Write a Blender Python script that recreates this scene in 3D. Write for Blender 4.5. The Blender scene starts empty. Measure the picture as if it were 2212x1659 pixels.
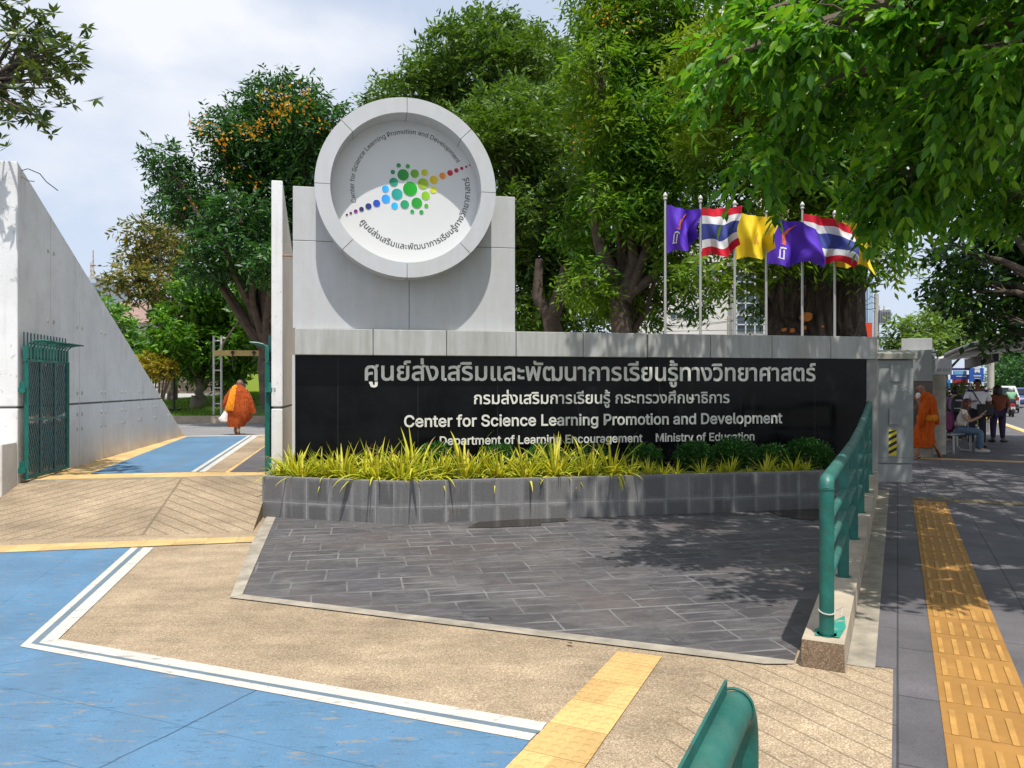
import bpy, bmesh, math, random, os
import numpy as np
from mathutils import Vector, Matrix

random.seed(7)
RNG = np.random.default_rng(11)
scene = bpy.context.scene
COL = scene.collection
R = math.radians

# ------------------------------------------------------------------ camera
EYE = 1.58                      # eye height over the pavement, metres
F = 1662.0                      # focal length in units of a 2212 wide picture
CX, HY = 1106.0, 835.0          # centre column and horizon row in those units
cam = bpy.data.cameras.new('camera')
cam.sensor_width = 36.0
cam.lens = 36.0 * F / 2212.0
cam.shift_y = (HY - 829.5) / 2212.0
cam.clip_start, cam.clip_end = 0.05, 3000.0
camo = bpy.data.objects.new('camera', cam)
COL.objects.link(camo)
camo.location = (0, 0, EYE)
camo.rotation_euler = (math.pi / 2, 0, 0)
scene.camera = camo

# ------------------------------------------------------------------ sky, sun, exposure
TH = math.atan(0.202)           # the sign stands 11.4 degrees off the picture plane
CT, ST = math.cos(TH), math.sin(TH)
SUN_EL = R(68.5)
SUN_AZ = math.atan2(ST, -CT)    # straight behind the viewer of the sign
world = bpy.data.worlds.new('World')
scene.world = world
world.use_nodes = True
wn, wl = world.node_tree.nodes, world.node_tree.links
bg = wn['Background']
sky = wn.new('ShaderNodeTexSky')
sky.sky_type = 'NISHITA'
sky.sun_disc = False
sky.sun_elevation = SUN_EL
sky.sun_rotation = SUN_AZ
sky.air_density, sky.dust_density, sky.ozone_density = 1.0, 2.0, 1.2
tc = wn.new('ShaderNodeTexCoord')
sep = wn.new('ShaderNodeSeparateXYZ'); wl.new(tc.outputs['Generated'], sep.inputs[0])
mp = wn.new('ShaderNodeMapping'); mp.inputs['Scale'].default_value = (1.0, 1.0, 1.7)
mp.inputs['Location'].default_value = (0.62, 0.1, 0.02)
wl.new(tc.outputs['Generated'], mp.inputs[0])
n1 = wn.new('ShaderNodeTexNoise'); n1.inputs['Scale'].default_value = 2.3
n1.inputs['Detail'].default_value = 9; n1.inputs['Roughness'].default_value = 0.5
wl.new(mp.outputs[0], n1.inputs['Vector'])
rp = wn.new('ShaderNodeValToRGB')
rp.color_ramp.elements[0].position, rp.color_ramp.elements[1].position = 0.46, 0.60
wl.new(n1.outputs['Fac'], rp.inputs[0])
# haze towards the horizon
hz = wn.new('ShaderNodeMapRange'); hz.inputs['From Min'].default_value = 0.0
hz.inputs['From Max'].default_value = 0.55; hz.inputs['To Min'].default_value = 0.85; hz.inputs['To Max'].default_value = 0.72
wl.new(sep.outputs['Z'], hz.inputs[0])
veil = wn.new('ShaderNodeMixRGB'); veil.inputs[2].default_value = (5.9, 6.7, 8.1, 1)
wl.new(hz.outputs[0], veil.inputs[0]); wl.new(sky.outputs[0], veil.inputs[1])
cl = wn.new('ShaderNodeMixRGB'); cl.inputs[2].default_value = (8.0, 8.1, 8.45, 1)
cm = wn.new('ShaderNodeMath'); cm.operation = 'MULTIPLY'; cm.inputs[1].default_value = 0.85
wl.new(rp.outputs[0], cm.inputs[0])
wl.new(cm.outputs[0], cl.inputs[0]); wl.new(veil.outputs[0], cl.inputs[1])
wl.new(cl.outputs[0], bg.inputs['Color'])
bg.inputs['Strength'].default_value = 0.1

sun = bpy.data.lights.new('sun', 'SUN')
sun.energy = 4.3
sun.angle = R(0.55)
sun.color = (1.0, 0.96, 0.89)
suno = bpy.data.objects.new('sun', sun)
COL.objects.link(suno)
sdir = Vector((ST * math.cos(SUN_EL), -CT * math.cos(SUN_EL), math.sin(SUN_EL)))
suno.rotation_euler = sdir.to_track_quat('Z', 'Y').to_euler()
suno.location = (0, -10, 30)

scene.view_settings.view_transform = 'Standard'
scene.view_settings.look = 'None'
scene.view_settings.exposure = 0.32
scene.view_settings.gamma = 1.0

# ------------------------------------------------------------------ where things stand
def at(px, py, d):
    """a sight line's point at depth d"""
    return Vector(((px - CX) / F * d, d, EYE + (HY - py) / F * d))
def onz(px, py, z=0.0):
    d = (EYE - z) * F / (py - HY)
    return Vector(((px - CX) / F * d, d, z))
E1 = Vector((CT, ST, 0)); E2 = Vector((-ST, CT, 0)); O = Vector((0, 10.46, 0))
def sg(s, t, z=0.0):
    return O + E1 * s + E2 * t + Vector((0, 0, z))
def sx(px, t=0.0):
    u = (px - CX) / F
    return (u * (10.46 + t * CT) + t * ST) / (CT - u * ST)
G1 = Vector((0.448, 0.894, 0)).normalized(); G2 = Vector((G1.y, -G1.x, 0)); K0 = Vector((1.80, 4.40, 0))
def st(a, b, z=0.0):
    """a metres along the street from the rail's first post, b metres towards the road"""
    return K0 + G1 * a + G2 * b + Vector((0, 0, z))

# ------------------------------------------------------------------ materials
def newmat(name):
    m = bpy.data.materials.new(name); m.use_nodes = True
    nt = m.node_tree
    return m, nt.nodes, nt.links, nt.nodes['Principled BSDF']
class NT:
    """few-letter wrappers round shader nodes"""
    def __init__(s, n, l): s.n, s.l = n, l
    def put(s, sock, v):
        if hasattr(v, 'is_linked') or hasattr(v, 'links'): s.l.new(v, sock)
        else: sock.default_value = v
    def math(s, op, a, b=0.0, c=None, clamp=False):
        k = s.n.new('ShaderNodeMath'); k.operation = op; k.use_clamp = clamp
        s.put(k.inputs[0], a); s.put(k.inputs[1], b)
        if c is not None: s.put(k.inputs[2], c)
        return k.outputs[0]
    def pos(s): return s.n.new('ShaderNodeNewGeometry').outputs['Position']
    def obj(s): return s.n.new('ShaderNodeTexCoord').outputs['Object']
    def dot(s, v, d):
        k = s.n.new('ShaderNodeVectorMath'); k.operation = 'DOT_PRODUCT'
        s.put(k.inputs[0], v); k.inputs[1].default_value = d; return k.outputs['Value']
    def xyz(s, x, y, z=0.0):
        k = s.n.new('ShaderNodeCombineXYZ')
        for i, v in enumerate((x, y, z)): s.put(k.inputs[i], v)
        return k.outputs[0]
    def vscale(s, v, sc):
        k = s.n.new('ShaderNodeMapping'); s.put(k.inputs[0], v); k.inputs['Scale'].default_value = sc; return k.outputs[0]
    def noise(s, v, scale, detail=4, rough=0.55, dist=0.0):
        k = s.n.new('ShaderNodeTexNoise'); s.put(k.inputs['Vector'], v); k.inputs['Scale'].default_value = scale
        k.inputs['Detail'].default_value = detail; k.inputs['Roughness'].default_value = rough
        k.inputs['Distortion'].default_value = dist; return k.outputs['Fac']
    def voro(s, v, scale, feat='F1', out='Distance'):
        k = s.n.new('ShaderNodeTexVoronoi'); k.feature = feat; s.put(k.inputs['Vector'], v)
        k.inputs['Scale'].default_value = scale; return k.outputs[out]
    def ramp(s, f, *st_):
        k = s.n.new('ShaderNodeValToRGB'); s.put(k.inputs[0], f); e = k.color_ramp.elements
        while len(e) < len(st_): e.new(0.5)
        for q, (p, c) in zip(e, st_):
            q.position = p; q.color = (c, c, c, 1) if isinstance(c, (int, float)) else (*c, 1)
        return k.outputs[0]
    def mix(s, f, a, b, mode='MIX'):
        k = s.n.new('ShaderNodeMixRGB'); k.blend_type = mode; s.put(k.inputs[0], f)
        for i, v in ((1, a), (2, b)):
            s.put(k.inputs[i], (*v, 1) if isinstance(v, tuple) and len(v) == 3 else v)
        return k.outputs[0]
    def bump(s, h, strength=0.3, dist=0.01, normal=None):
        k = s.n.new('ShaderNodeBump'); s.put(k.inputs['Height'], h); k.inputs['Strength'].default_value = strength
        k.inputs['Distance'].default_value = dist
        if normal is not None: s.l.new(normal, k.inputs['Normal'])
        return k.outputs[0]

def M(name, c, rough=0.6, var=0.12, scale=4.0, bump=0.0, bscale=60.0, metal=0.0, spec=0.5, tint=None, local=False):
    m, n, l, p = newmat(name); t = NT(n, l)
    v = t.obj() if local else t.pos()
    f = t.noise(v, scale, 6, 0.6)
    lo = tuple(x * (1 - var) for x in c); hi = tuple(min(1, x * (1 + var)) for x in c)
    if tint: hi = tint
    col = t.ramp(f, (0.3, lo), (0.7, hi))
    l.new(col, p.inputs['Base Color'])
    p.inputs['Roughness'].default_value = rough; p.inputs['Metallic'].default_value = metal
    p.inputs['Specular IOR Level'].default_value = spec
    if bump: l.new(t.bump(t.noise(v, bscale, 5), bump, 0.01), p.inputs['Normal'])
    return m

def leafmat(name, cols, rough=0.45, trans=0.35, patch=None, spec=0.35):
    """leaves: every leaf its own green, some of the light coming through"""
    m, n, l, p = newmat(name); t = NT(n, l)
    g = n.new('ShaderNodeNewGeometry')
    k = len(cols)
    col = t.ramp(g.outputs['Random Per Island'], *[((i + 0.5) / k, c) for i, c in enumerate(cols)])
    if patch:
        f = t.ramp(t.noise(g.outputs['Position'], patch[0], 2), (0.44, 0.0), (0.6, 1.0))
        col = t.mix(f, col, patch[1])
    l.new(col, p.inputs['Base Color']); p.inputs['Roughness'].default_value = rough
    p.inputs['Specular IOR Level'].default_value = spec
    tr = n.new('ShaderNodeBsdfTranslucent')
    l.new(t.mix(1.0, col, (1.0, 1.0, 0.45), 'MULTIPLY'), tr.inputs[0])
    mx = n.new('ShaderNodeMixShader'); mx.inputs[0].default_value = trans
    l.new(p.outputs[0], mx.inputs[1]); l.new(tr.outputs[0], mx.inputs[2])
    l.new(mx.outputs[0], n['Material Output'].inputs[0])
    return m

# ------------------------------------------------------------------ mesh helpers
def prop(o, label=None, cat=None, group=None, kind=None):
    if label: o['label'] = label
    if cat: o['category'] = cat
    if group: o['group'] = group
    if kind: o['kind'] = kind
    return o
def thing(name, label, cat, base, group=None):
    o = bpy.data.objects.new(name, None); COL.objects.link(o)
    o.location = base; o.empty_display_size = 0.2
    return prop(o, label, cat, group)
def wloc(o):
    v = Vector((0, 0, 0))
    while o: v = v + Vector(o.location); o = o.parent
    return v
def link(name, me, mats, parent=None, loc=None, smooth=False, local=False):
    """world coordinates in, one object out (its mesh kept relative to the parent)"""
    o = bpy.data.objects.new(name, me); COL.objects.link(o)
    for m in (mats if isinstance(mats, (list, tuple)) else [mats]): me.materials.append(m)
    off = Vector((0, 0, 0))
    if parent is not None:
        o.parent = parent; off = wloc(parent)
    if loc is not None:
        o.location = Vector(loc) - off; off = Vector(loc)
    if not local and off.length: me.transform(Matrix.Translation(-off))
    if smooth: me.polygons.foreach_set('use_smooth', [True] * len(me.polygons))
    me.update()
    return o

class MB:
    def __init__(s): s.v, s.f, s.m = [], [], []
    def add(s, vs, fs, m=0):
        b = len(s.v); s.v += [tuple(x) for x in vs]
        s.f += [tuple(b + i for i in f) for f in fs]; s.m += [m] * len(fs); return s
    def box(s, c, size, ax=None, m=0):
        """c the centre, size along the three axes ax"""
        ax = ax or (Vector((1, 0, 0)), Vector((0, 1, 0)), Vector((0, 0, 1)))
        c = Vector(c); h = [a * (z / 2) for a, z in zip(ax, size)]
        vs = [c + h[0] * i + h[1] * j + h[2] * k for k in (-1, 1) for j in (-1, 1) for i in (-1, 1)]
        return s.add(vs, [(0, 2, 3, 1), (4, 5, 7, 6), (0, 1, 5, 4), (2, 6, 7, 3), (0, 4, 6, 2), (1, 3, 7, 5)], m)
    def sbox(s, s0, s1, t0, t1, z0, z1, m=0):
        """a box in the sign's own frame"""
        return s.box(sg((s0 + s1) / 2, (t0 + t1) / 2, (z0 + z1) / 2), (s1 - s0, t1 - t0, z1 - z0), (E1, E2, Vector((0, 0, 1))), m)
    def gbox(s, a0, a1, b0, b1, z0, z1, m=0):
        return s.box(st((a0 + a1) / 2, (b0 + b1) / 2, (z0 + z1) / 2), (a1 - a0, b1 - b0, z1 - z0), (G1, G2, Vector((0, 0, 1))), m)
    def prism(s, poly, z0, z1, m=0):
        n = len(poly); ar = sum(poly[i][0] * poly[(i + 1) % n][1] - poly[(i + 1) % n][0] * poly[i][1] for i in range(n))
        if ar < 0: poly = poly[::-1]
        vs = [(p[0], p[1], z0) for p in poly] + [(p[0], p[1], z1) for p in poly]
        return s.add(vs, [tuple(range(n))[::-1], tuple(range(n, 2 * n))] + [(i, (i + 1) % n, n + (i + 1) % n, n + i) for i in range(n)], m)
    def extr(s, pts, d, m=0):
        """a planar outline pushed along d"""
        n = len(pts); d = Vector(d); a = [Vector(p) for p in pts]; b = [p + d for p in a]
        return s.add(a + b, [tuple(range(n)), tuple(range(n, 2 * n))[::-1]] + [(i, n + i, n + (i + 1) % n, (i + 1) % n) for i in range(n)], m)
    def sheet(s, poly, m=0):
        n = len(poly); ar = sum(poly[i][0] * poly[(i + 1) % n][1] - poly[(i + 1) % n][0] * poly[i][1] for i in range(n))
        if ar < 0: poly = poly[::-1]
        return s.add(poly, [tuple(range(n))], m)
    def tube(s, pts, r, n=8, m=0, cap=True):
        pts = [Vector(p) for p in pts]; k = len(pts)
        rs = list(r) if isinstance(r, (list, tuple)) else [r] * k
        u = None; vs = []
        for i in range(k):
            d = (pts[min(i + 1, k - 1)] - pts[max(i - 1, 0)]).normalized()
            if u is None:
                u = d.cross(Vector((0, 0, 1)))
                if u.length < 0.05: u = d.cross(Vector((1, 0, 0)))
            u = (u - d * u.dot(d)).normalized(); w = d.cross(u)
            vs += [pts[i] + (u * math.cos(2 * math.pi * j / n) + w * math.sin(2 * math.pi * j / n)) * rs[i] for j in range(n)]
        fs = [(i * n + j, i * n + (j + 1) % n, (i + 1) * n + (j + 1) % n, (i + 1) * n + j) for i in range(k - 1) for j in range(n)]
        if cap: fs += [tuple(range(n))[::-1], tuple(range((k - 1) * n, k * n))]
        return s.add(vs, fs, m)
    def loft(s, secs, n=20, m=0, cap=True):
        """secs: (centre, half-width vector, half-depth vector, fold depth, phase)"""
        vs = []
        for c, a, b, fo, ph in secs:
            for j in range(n):
                q = 2 * math.pi * j / n
                k = 1 + 1.7 * fo * (math.sin(5 * q + ph) * 0.55 + math.sin(9 * q - 1.7 * ph) * 0.3 + math.sin(14 * q + 2.3 * ph) * 0.25)
                vs.append(Vector(c) + Vector(a) * (math.cos(q) * k) + Vector(b) * (math.sin(q) * k))
        k = len(secs)
        fs = [(i * n + j, i * n + (j + 1) % n, (i + 1) * n + (j + 1) % n, (i + 1) * n + j) for i in range(k - 1) for j in range(n)]
        if cap: fs += [tuple(range(n))[::-1], tuple(range((k - 1) * n, k * n))]
        return s.add(vs, fs, m)
    def ball(s, c, r, n=10, m=0):
        c = Vector(c); r = Vector(r) if not isinstance(r, (int, float)) else Vector((r, r, r))
        vs = [c + Vector((0, 0, -r.z))]; k = n // 2
        for i in range(1, k):
            a = -math.pi / 2 + math.pi * i / k
            vs += [c + Vector((r.x * math.cos(a) * math.cos(2 * math.pi * j / n), r.y * math.cos(a) * math.sin(2 * math.pi * j / n), r.z * math.sin(a))) for j in range(n)]
        vs.append(c + Vector((0, 0, r.z))); e = len(vs) - 1
        fs = [(0, 1 + (j + 1) % n, 1 + j) for j in range(n)]
        for i in range(k - 2):
            fs += [(1 + i * n + j, 1 + i * n + (j + 1) % n, 1 + (i + 1) * n + (j + 1) % n, 1 + (i + 1) * n + j) for j in range(n)]
        fs += [(e, 1 + (k - 2) * n + j, 1 + (k - 2) * n + (j + 1) % n) for j in range(n)]
        return s.add(vs, fs, m)
    def disc(s, c, ux, uz, r, n=28, m=0):
        c = Vector(c)
        return s.add([c + ux * (r * math.cos(2 * math.pi * j / n)) + uz * (r * math.sin(2 * math.pi * j / n)) for j in range(n)], [tuple(range(n))], m)
    def mesh(s, name):
        me = bpy.data.meshes.new(name); me.from_pydata(s.v, [], s.f); 
        if any(s.m): me.polygons.foreach_set('material_index', s.m)
        me.update(); return me
    def build(s, name, mats, parent=None, loc=None, smooth=False, bevel=0.0, local=False, fix=False):
        me = s.mesh(name)
        if fix or bevel:
            bm = bmesh.new(); bm.from_mesh(me)
            bmesh.ops.recalc_face_normals(bm, faces=bm.faces[:])
            bm.to_mesh(me); bm.free()
        o = link(name, me, mats, parent, loc, smooth, local)
        if bevel:
            b = o.modifiers.new('bevel', 'BEVEL'); b.width = bevel; b.segments = 2; b.limit_method = 'ANGLE'; b.angle_limit = R(35)
        if smooth:
            try: me.set_sharp_from_angle(angle=R(40))
            except Exception: pass
        return o

# ------------------------------------------------------------------ lettering
try:
    SANS = bpy.data.fonts.load(os.path.join(bpy.utils.resource_path('LOCAL'), 'datafiles', 'fonts', 'Inter.woff2'))
except Exception:
    SANS = None
def outlines(text, bold, latin):
    """closed outlines of a line of text, overlapping strokes kept apart"""
    cu = bpy.data.curves.new('text', 'FONT'); cu.body = text
    if latin and SANS: cu.font = SANS
    o = bpy.data.objects.new('text', cu); COL.objects.link(o)
    bpy.context.view_layer.update()
    dg = bpy.context.evaluated_depsgraph_get()
    c2 = o.evaluated_get(dg).to_curve(dg)
    loops = []
    for sp in c2.splines:
        bp = sp.bezier_points; k = len(bp); pts = []
        for i in range(k):
            a, b = bp[i], bp[(i + 1) % k]
            if a.handle_right_type == 'VECTOR' and b.handle_left_type == 'VECTOR':
                pts.append(a.co.copy()); continue
            for q in range(4):
                u = q / 4; w = 1 - u
                pts.append(a.co * w ** 3 + a.handle_right * (3 * w * w * u) + b.handle_left * (3 * w * u * u) + b.co * u ** 3)
        P = []
        for p in pts:
            if not P or (Vector((p.x, p.y)) - P[-1]).length > 1e-4: P.append(Vector((p.x, p.y)))
        if len(P) > 2 and (P[0] - P[-1]).length < 1e-4: P.pop()
        if len(P) > 2: loops.append(P)
    o.to_curve_clear(); bpy.data.objects.remove(o); bpy.data.curves.remove(cu)
    return loops
def area(P):
    return 0.5 * sum(P[i].x * P[(i + 1) % len(P)].y - P[(i + 1) % len(P)].x * P[i].y for i in range(len(P)))
def inside(p, P):
    c = False; j = len(P) - 1
    for i in range(len(P)):
        if (P[i].y > p.y) != (P[j].y > p.y) and p.x < (P[j].x - P[i].x) * (p.y - P[i].y) / (P[j].y - P[i].y) + P[i].x: c = not c
        j = i
    return c
def lettering(text, bold=0.0, latin=False, depth=0.0):
    """a flat or raised mesh of the text in its own x, y (and z) at size 1"""
    loops = outlines(text, bold, latin)
    big = max(loops, key=lambda P: abs(area(P))); sgn = 1 if area(big) > 0 else -1
    outer = [P for P in loops if area(P) * sgn > 0]; holes = [P for P in loops if area(P) * sgn <= 0]
    V, Fc = [], []
    for i, P in enumerate(outer):
        hs = [h for h in holes if inside(h[0], P)]
        cu = bpy.data.curves.new('glyph', 'CURVE'); cu.dimensions = '2D'; cu.fill_mode = 'BOTH' if depth else 'FRONT'
        cu.extrude = depth; cu.offset = bold
        for L in [P] + hs:
            sp = cu.splines.new('POLY'); sp.points.add(len(L) - 1); sp.use_cyclic_u = True
            for q, p in zip(sp.points, L): q.co = (p.x, p.y, 0, 1)
        o = bpy.data.objects.new('glyph', cu); COL.objects.link(o)
        dg = bpy.context.evaluated_depsgraph_get()
        me = bpy.data.meshes.new_from_object(o.evaluated_get(dg))
        b = len(V); dz = 0.004 * (i % 3)
        V += [(v.co.x, v.co.y, v.co.z + dz) for v in me.vertices]
        Fc += [tuple(b + k for k in p.vertices) for p in me.polygons]
        bpy.data.objects.remove(o); bpy.data.curves.remove(cu); bpy.data.meshes.remove(me)
    return V, Fc
def flat_text(text, fn, name, mat, parent, bold=0.0, latin=False, depth=0.0):
    """fn maps the text's own coordinates (x from 0 to 1 over its width, y in the same unit, z) to the world"""
    V, Fc = lettering(text, bold, latin, depth)
    xs = [v[0] for v in V]; x0, w = min(xs), max(xs) - min(xs)
    me = bpy.data.meshes.new(name)
    me.from_pydata([tuple(fn((x - x0) / w, y / w, z / w)) for x, y, z in V], [], Fc)
    return link(name, me, mat, parent)

# ------------------------------------------------------------------ foliage
def quads(name, V, mats, parent, loc=None, idx=None, local=False):
    """V: (n, 4, 3) array of leaf faces"""
    n = len(V); me = bpy.data.meshes.new(name)
    me.vertices.add(4 * n); me.vertices.foreach_set('co', np.ascontiguousarray(V, dtype=np.float32).ravel())
    me.loops.add(4 * n); me.loops.foreach_set('vertex_index', np.arange(4 * n, dtype=np.int32))
    me.polygons.add(n); me.polygons.foreach_set('loop_start', np.arange(0, 4 * n, 4, dtype=np.int32))
    me.polygons.foreach_set('loop_total', np.full(n, 4, dtype=np.int32))
    if idx is not None: me.polygons.foreach_set('material_index', idx.astype(np.int32))
    me.update(calc_edges=True)
    return link(name, me, mats, parent, loc, local=local)
def unit(a): return a / (np.linalg.norm(a, axis=-1, keepdims=True) + 1e-9)
def leaf_faces(base, d, nrm, ln, wd, curl=0.0):
    """diamond leaves from base along d, lying across nrm"""
    side = unit(np.cross(d, nrm)); up = unit(np.cross(side, d))
    ln = ln[:, None]; wd = wd[:, None]
    mid = base + d * ln * 0.45
    return np.stack([base, mid + side * wd * 0.5 + up * wd * 0.12, base + d * ln - up * ln * curl, mid - side * wd * 0.5 + up * wd * 0.12], 1)
def in_ball(n, shell=0.5):
    p = unit(RNG.normal(size=(n, 3))); r = RNG.random(n) ** shell
    return p * r[:, None], p
def sprays(clusters, per, k, ln, wd, length, droop=0.35, shell=0.42, flat=0.0):
    """feathery sprays of k leaflets spread through ellipsoids (centre, radii)"""
    out = []
    for c, r in clusters:
        c = np.array(c); r = np.array(r)
        n = max(8, int(per * (r[0] * r[2] + r[0] * r[1] + r[1] * r[2]) / 3))
        p, dirn = in_ball(n, shell)
        # lumps inside the ellipsoid so the edge stays ragged
        lump = unit(RNG.normal(size=(14, 3))); near = np.max(p @ lump.T, axis=1)
        keep = RNG.random(n) < np.clip(0.42 + 0.75 * near, 0.15, 1)
        p, dirn = p[keep], dirn[keep]; n = len(p)
        pos = c + p * r * (1 + 0.12 * RNG.normal(size=(n, 1)))
        ax = unit(dirn * np.array([1, 1, 0.5]) + RNG.normal(size=(n, 3)) * 0.55 + np.array([0, 0, -droop]))
        sl = length * (0.6 + 0.7 * RNG.random(n))
        upv = unit(np.array([0, 0, 1.0]) + RNG.normal(size=(n, 3)) * 0.5)
        side = unit(np.cross(ax, upv))
        for j in range(k):
            f = (j // 2 + 0.6) / (k / 2 + 0.3); sgn = 1 if j % 2 else -1
            b = pos + ax * (sl * f)[:, None] + np.array([0, 0, -1]) * (0.25 * droop * sl * f * f)[:, None]
            d = unit(side * sgn + ax * 0.7 + RNG.normal(size=(n, 3)) * 0.22 + np.array([0, 0, -droop * 0.5]))
            sc = 0.7 + 0.6 * RNG.random(n)
            out.append(leaf_faces(b, d, unit(upv + RNG.normal(size=(n, 3)) * 0.35), ln * sc, wd * sc))
    return np.concatenate(out)
def wood(mb, base, clusters, r0, fork=0.45, twigs=6, lean=0.0, n=8):
    """trunk, a limb to every clump and twigs inside it"""
    base = Vector(base); cs = [Vector(c) for c, r in clusters]
    mean = sum(cs, Vector((0, 0, 0))) / len(cs); low = min(c.z for c in cs)
    top = Vector((base.x + (mean.x - base.x) * 0.35, base.y + (mean.y - base.y) * 0.35, base.z + max(0.8, (mean.z - base.z) * fork)))
    j = lambda a: Vector((random.uniform(-a, a), random.uniform(-a, a), random.uniform(-a, a)))
    m1 = base.lerp(top, 0.35) + j(r0 * 0.6); m2 = base.lerp(top, 0.7) + j(r0 * 0.6)
    mb.tube([base - Vector((0, 0, 0.2)), base + Vector((0, 0, 0.25)), m1, m2, top], [r0 * 1.5, r0 * 1.15, r0, r0 * 0.9, r0 * 0.75], 12)
    for c, (cc, rr) in zip(cs, clusters):
        s0 = m2.lerp(top, random.random()); h = c - s0
        a = s0 + h * 0.33 + j(h.length * 0.07) + Vector((0, 0, h.length * 0.05)); b = s0 + h * 0.68 + j(h.length * 0.06) + Vector((0, 0, h.length * 0.05))
        rb = r0 * random.uniform(0.32, 0.5)
        mb.tube([s0, a, b, c], [rb, rb * 0.75, rb * 0.5, rb * 0.22], n)
        for _ in range(twigs):
            q = Vector(unit(RNG.normal(size=3))) ; e = c + Vector((q.x * rr[0], q.y * rr[1], q.z * rr[2])) * random.uniform(0.55, 0.9)
            s1 = b.lerp(c, random.random())
            mb.tube([s1, s1.lerp(e, 0.5) + j(0.06 * (e - s1).length), e], [rb * 0.25, rb * 0.16, rb * 0.06], 5, cap=False)
def px_clusters(lst, d, k=0.9):
    """clumps seen at (column, row, half-width, half-height, metres behind d)"""
    out = []
    for q in lst:
        px, py, rx = q[:3]; ry = q[3] if len(q) > 3 and q[3] else rx; dd = q[4] if len(q) > 4 else RNG.uniform(-1, 1) * 0.08 * d
        D = d + dd; out.append((at(px, py, D), (rx / F * D, rx / F * D * k, ry / F * D)))
    return out
def tree(name, label, base, r0, clusters, leafmt, bark, per, k, ln, wd, length, cat='tree', group=None, extra=None, fork=0.45, twigs=6, droop=0.35, shell=0.42):
    t = thing(name, label, cat, base, group)
    w = MB(); wood(w, base, clusters, r0, fork, twigs); w.build('trunk', bark, t, smooth=True)
    V = sprays(clusters, per * 1.6, k, ln, wd, length, droop, shell)
    quads('crown', V, leafmt, t)
    return t


# ================================================================== ground
def aggregate(name, dark, light, grooves=None, chev=None, dirt=0.35):
    """washed pebbles set in cement, optionally grooved"""
    m, n, l, p = newmat(name); t = NT(n, l); P = t.pos()
    grain = t.voro(P, 150.0, 'F1', 'Color')
    g = t.math('MULTIPLY', t.noise(P, 260, 2, 0.6), 1.0)
    f = t.math('ADD', t.math('MULTIPLY', t.dot(grain, (0.33, 0.33, 0.33)), 0.75), t.math('MULTIPLY', g, 0.25))
    col = t.ramp(f, (0.22, tuple(x * 0.68 for x in dark)), (0.5, tuple(x * 1.08 for x in dark)), (0.78, tuple(x * .92 for x in light)))
    big = t.ramp(t.noise(P, 0.9, 7, 0.62), (0.3, 0.62), (0.7, 1.12))
    st2 = t.ramp(t.noise(t.vscale(P, (1.0, 2.6, 1.0)), 2.2, 6, 0.65), (0.35, 1 - dirt * 0.5), (0.65, 1.08))
    col = t.mix(1.0, col, big, 'MULTIPLY'); col = t.mix(1.0, col, st2, 'MULTIPLY')
    h = t.math('MULTIPLY', f, 0.4)
    gr = None
    if grooves:
        v = t.math('ADD', t.math('DIVIDE', t.dot(P, grooves[0]), grooves[1]), 100.0)
        v = t.math('ADD', v, t.math('MULTIPLY', t.noise(P, 3.0, 2), 0.10))
        fr = t.math('FRACT', v); gr = t.math('LESS_THAN', fr, 0.075)
    if chev:
        s0, sp, t0 = chev
        s = t.math('SUBTRACT', t.dot(P, tuple(E1)), s0 + O.dot(E1)); tt = t.dot(P, tuple(E2))
        a = t.math('ABSOLUTE', s)
        v = t.math('ADD', t.math('DIVIDE', t.math('ADD', tt, a), sp), 100.0)
        v = t.math('ADD', v, t.math('MULTIPLY', t.noise(P, 4.0, 2), 0.12))
        gr = t.math('LESS_THAN', t.math('FRACT', v), 0.12)
        mid = t.math('LESS_THAN', a, 0.014)
        gr = t.math('MAXIMUM', gr, mid)
    if gr is not None:
        col = t.mix(t.math('MULTIPLY', gr, 0.62), col, tuple(x * 0.34 for x in dark))
        h = t.math('SUBTRACT', h, t.math('MULTIPLY', gr, 2.0))
    l.new(col, p.inputs['Base Color']); p.inputs['Roughness'].default_value = 0.85
    p.inputs['Specular IOR Level'].default_value = 0.25
    l.new(t.bump(h, 0.5, 0.004), p.inputs['Normal'])
    return m

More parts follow.
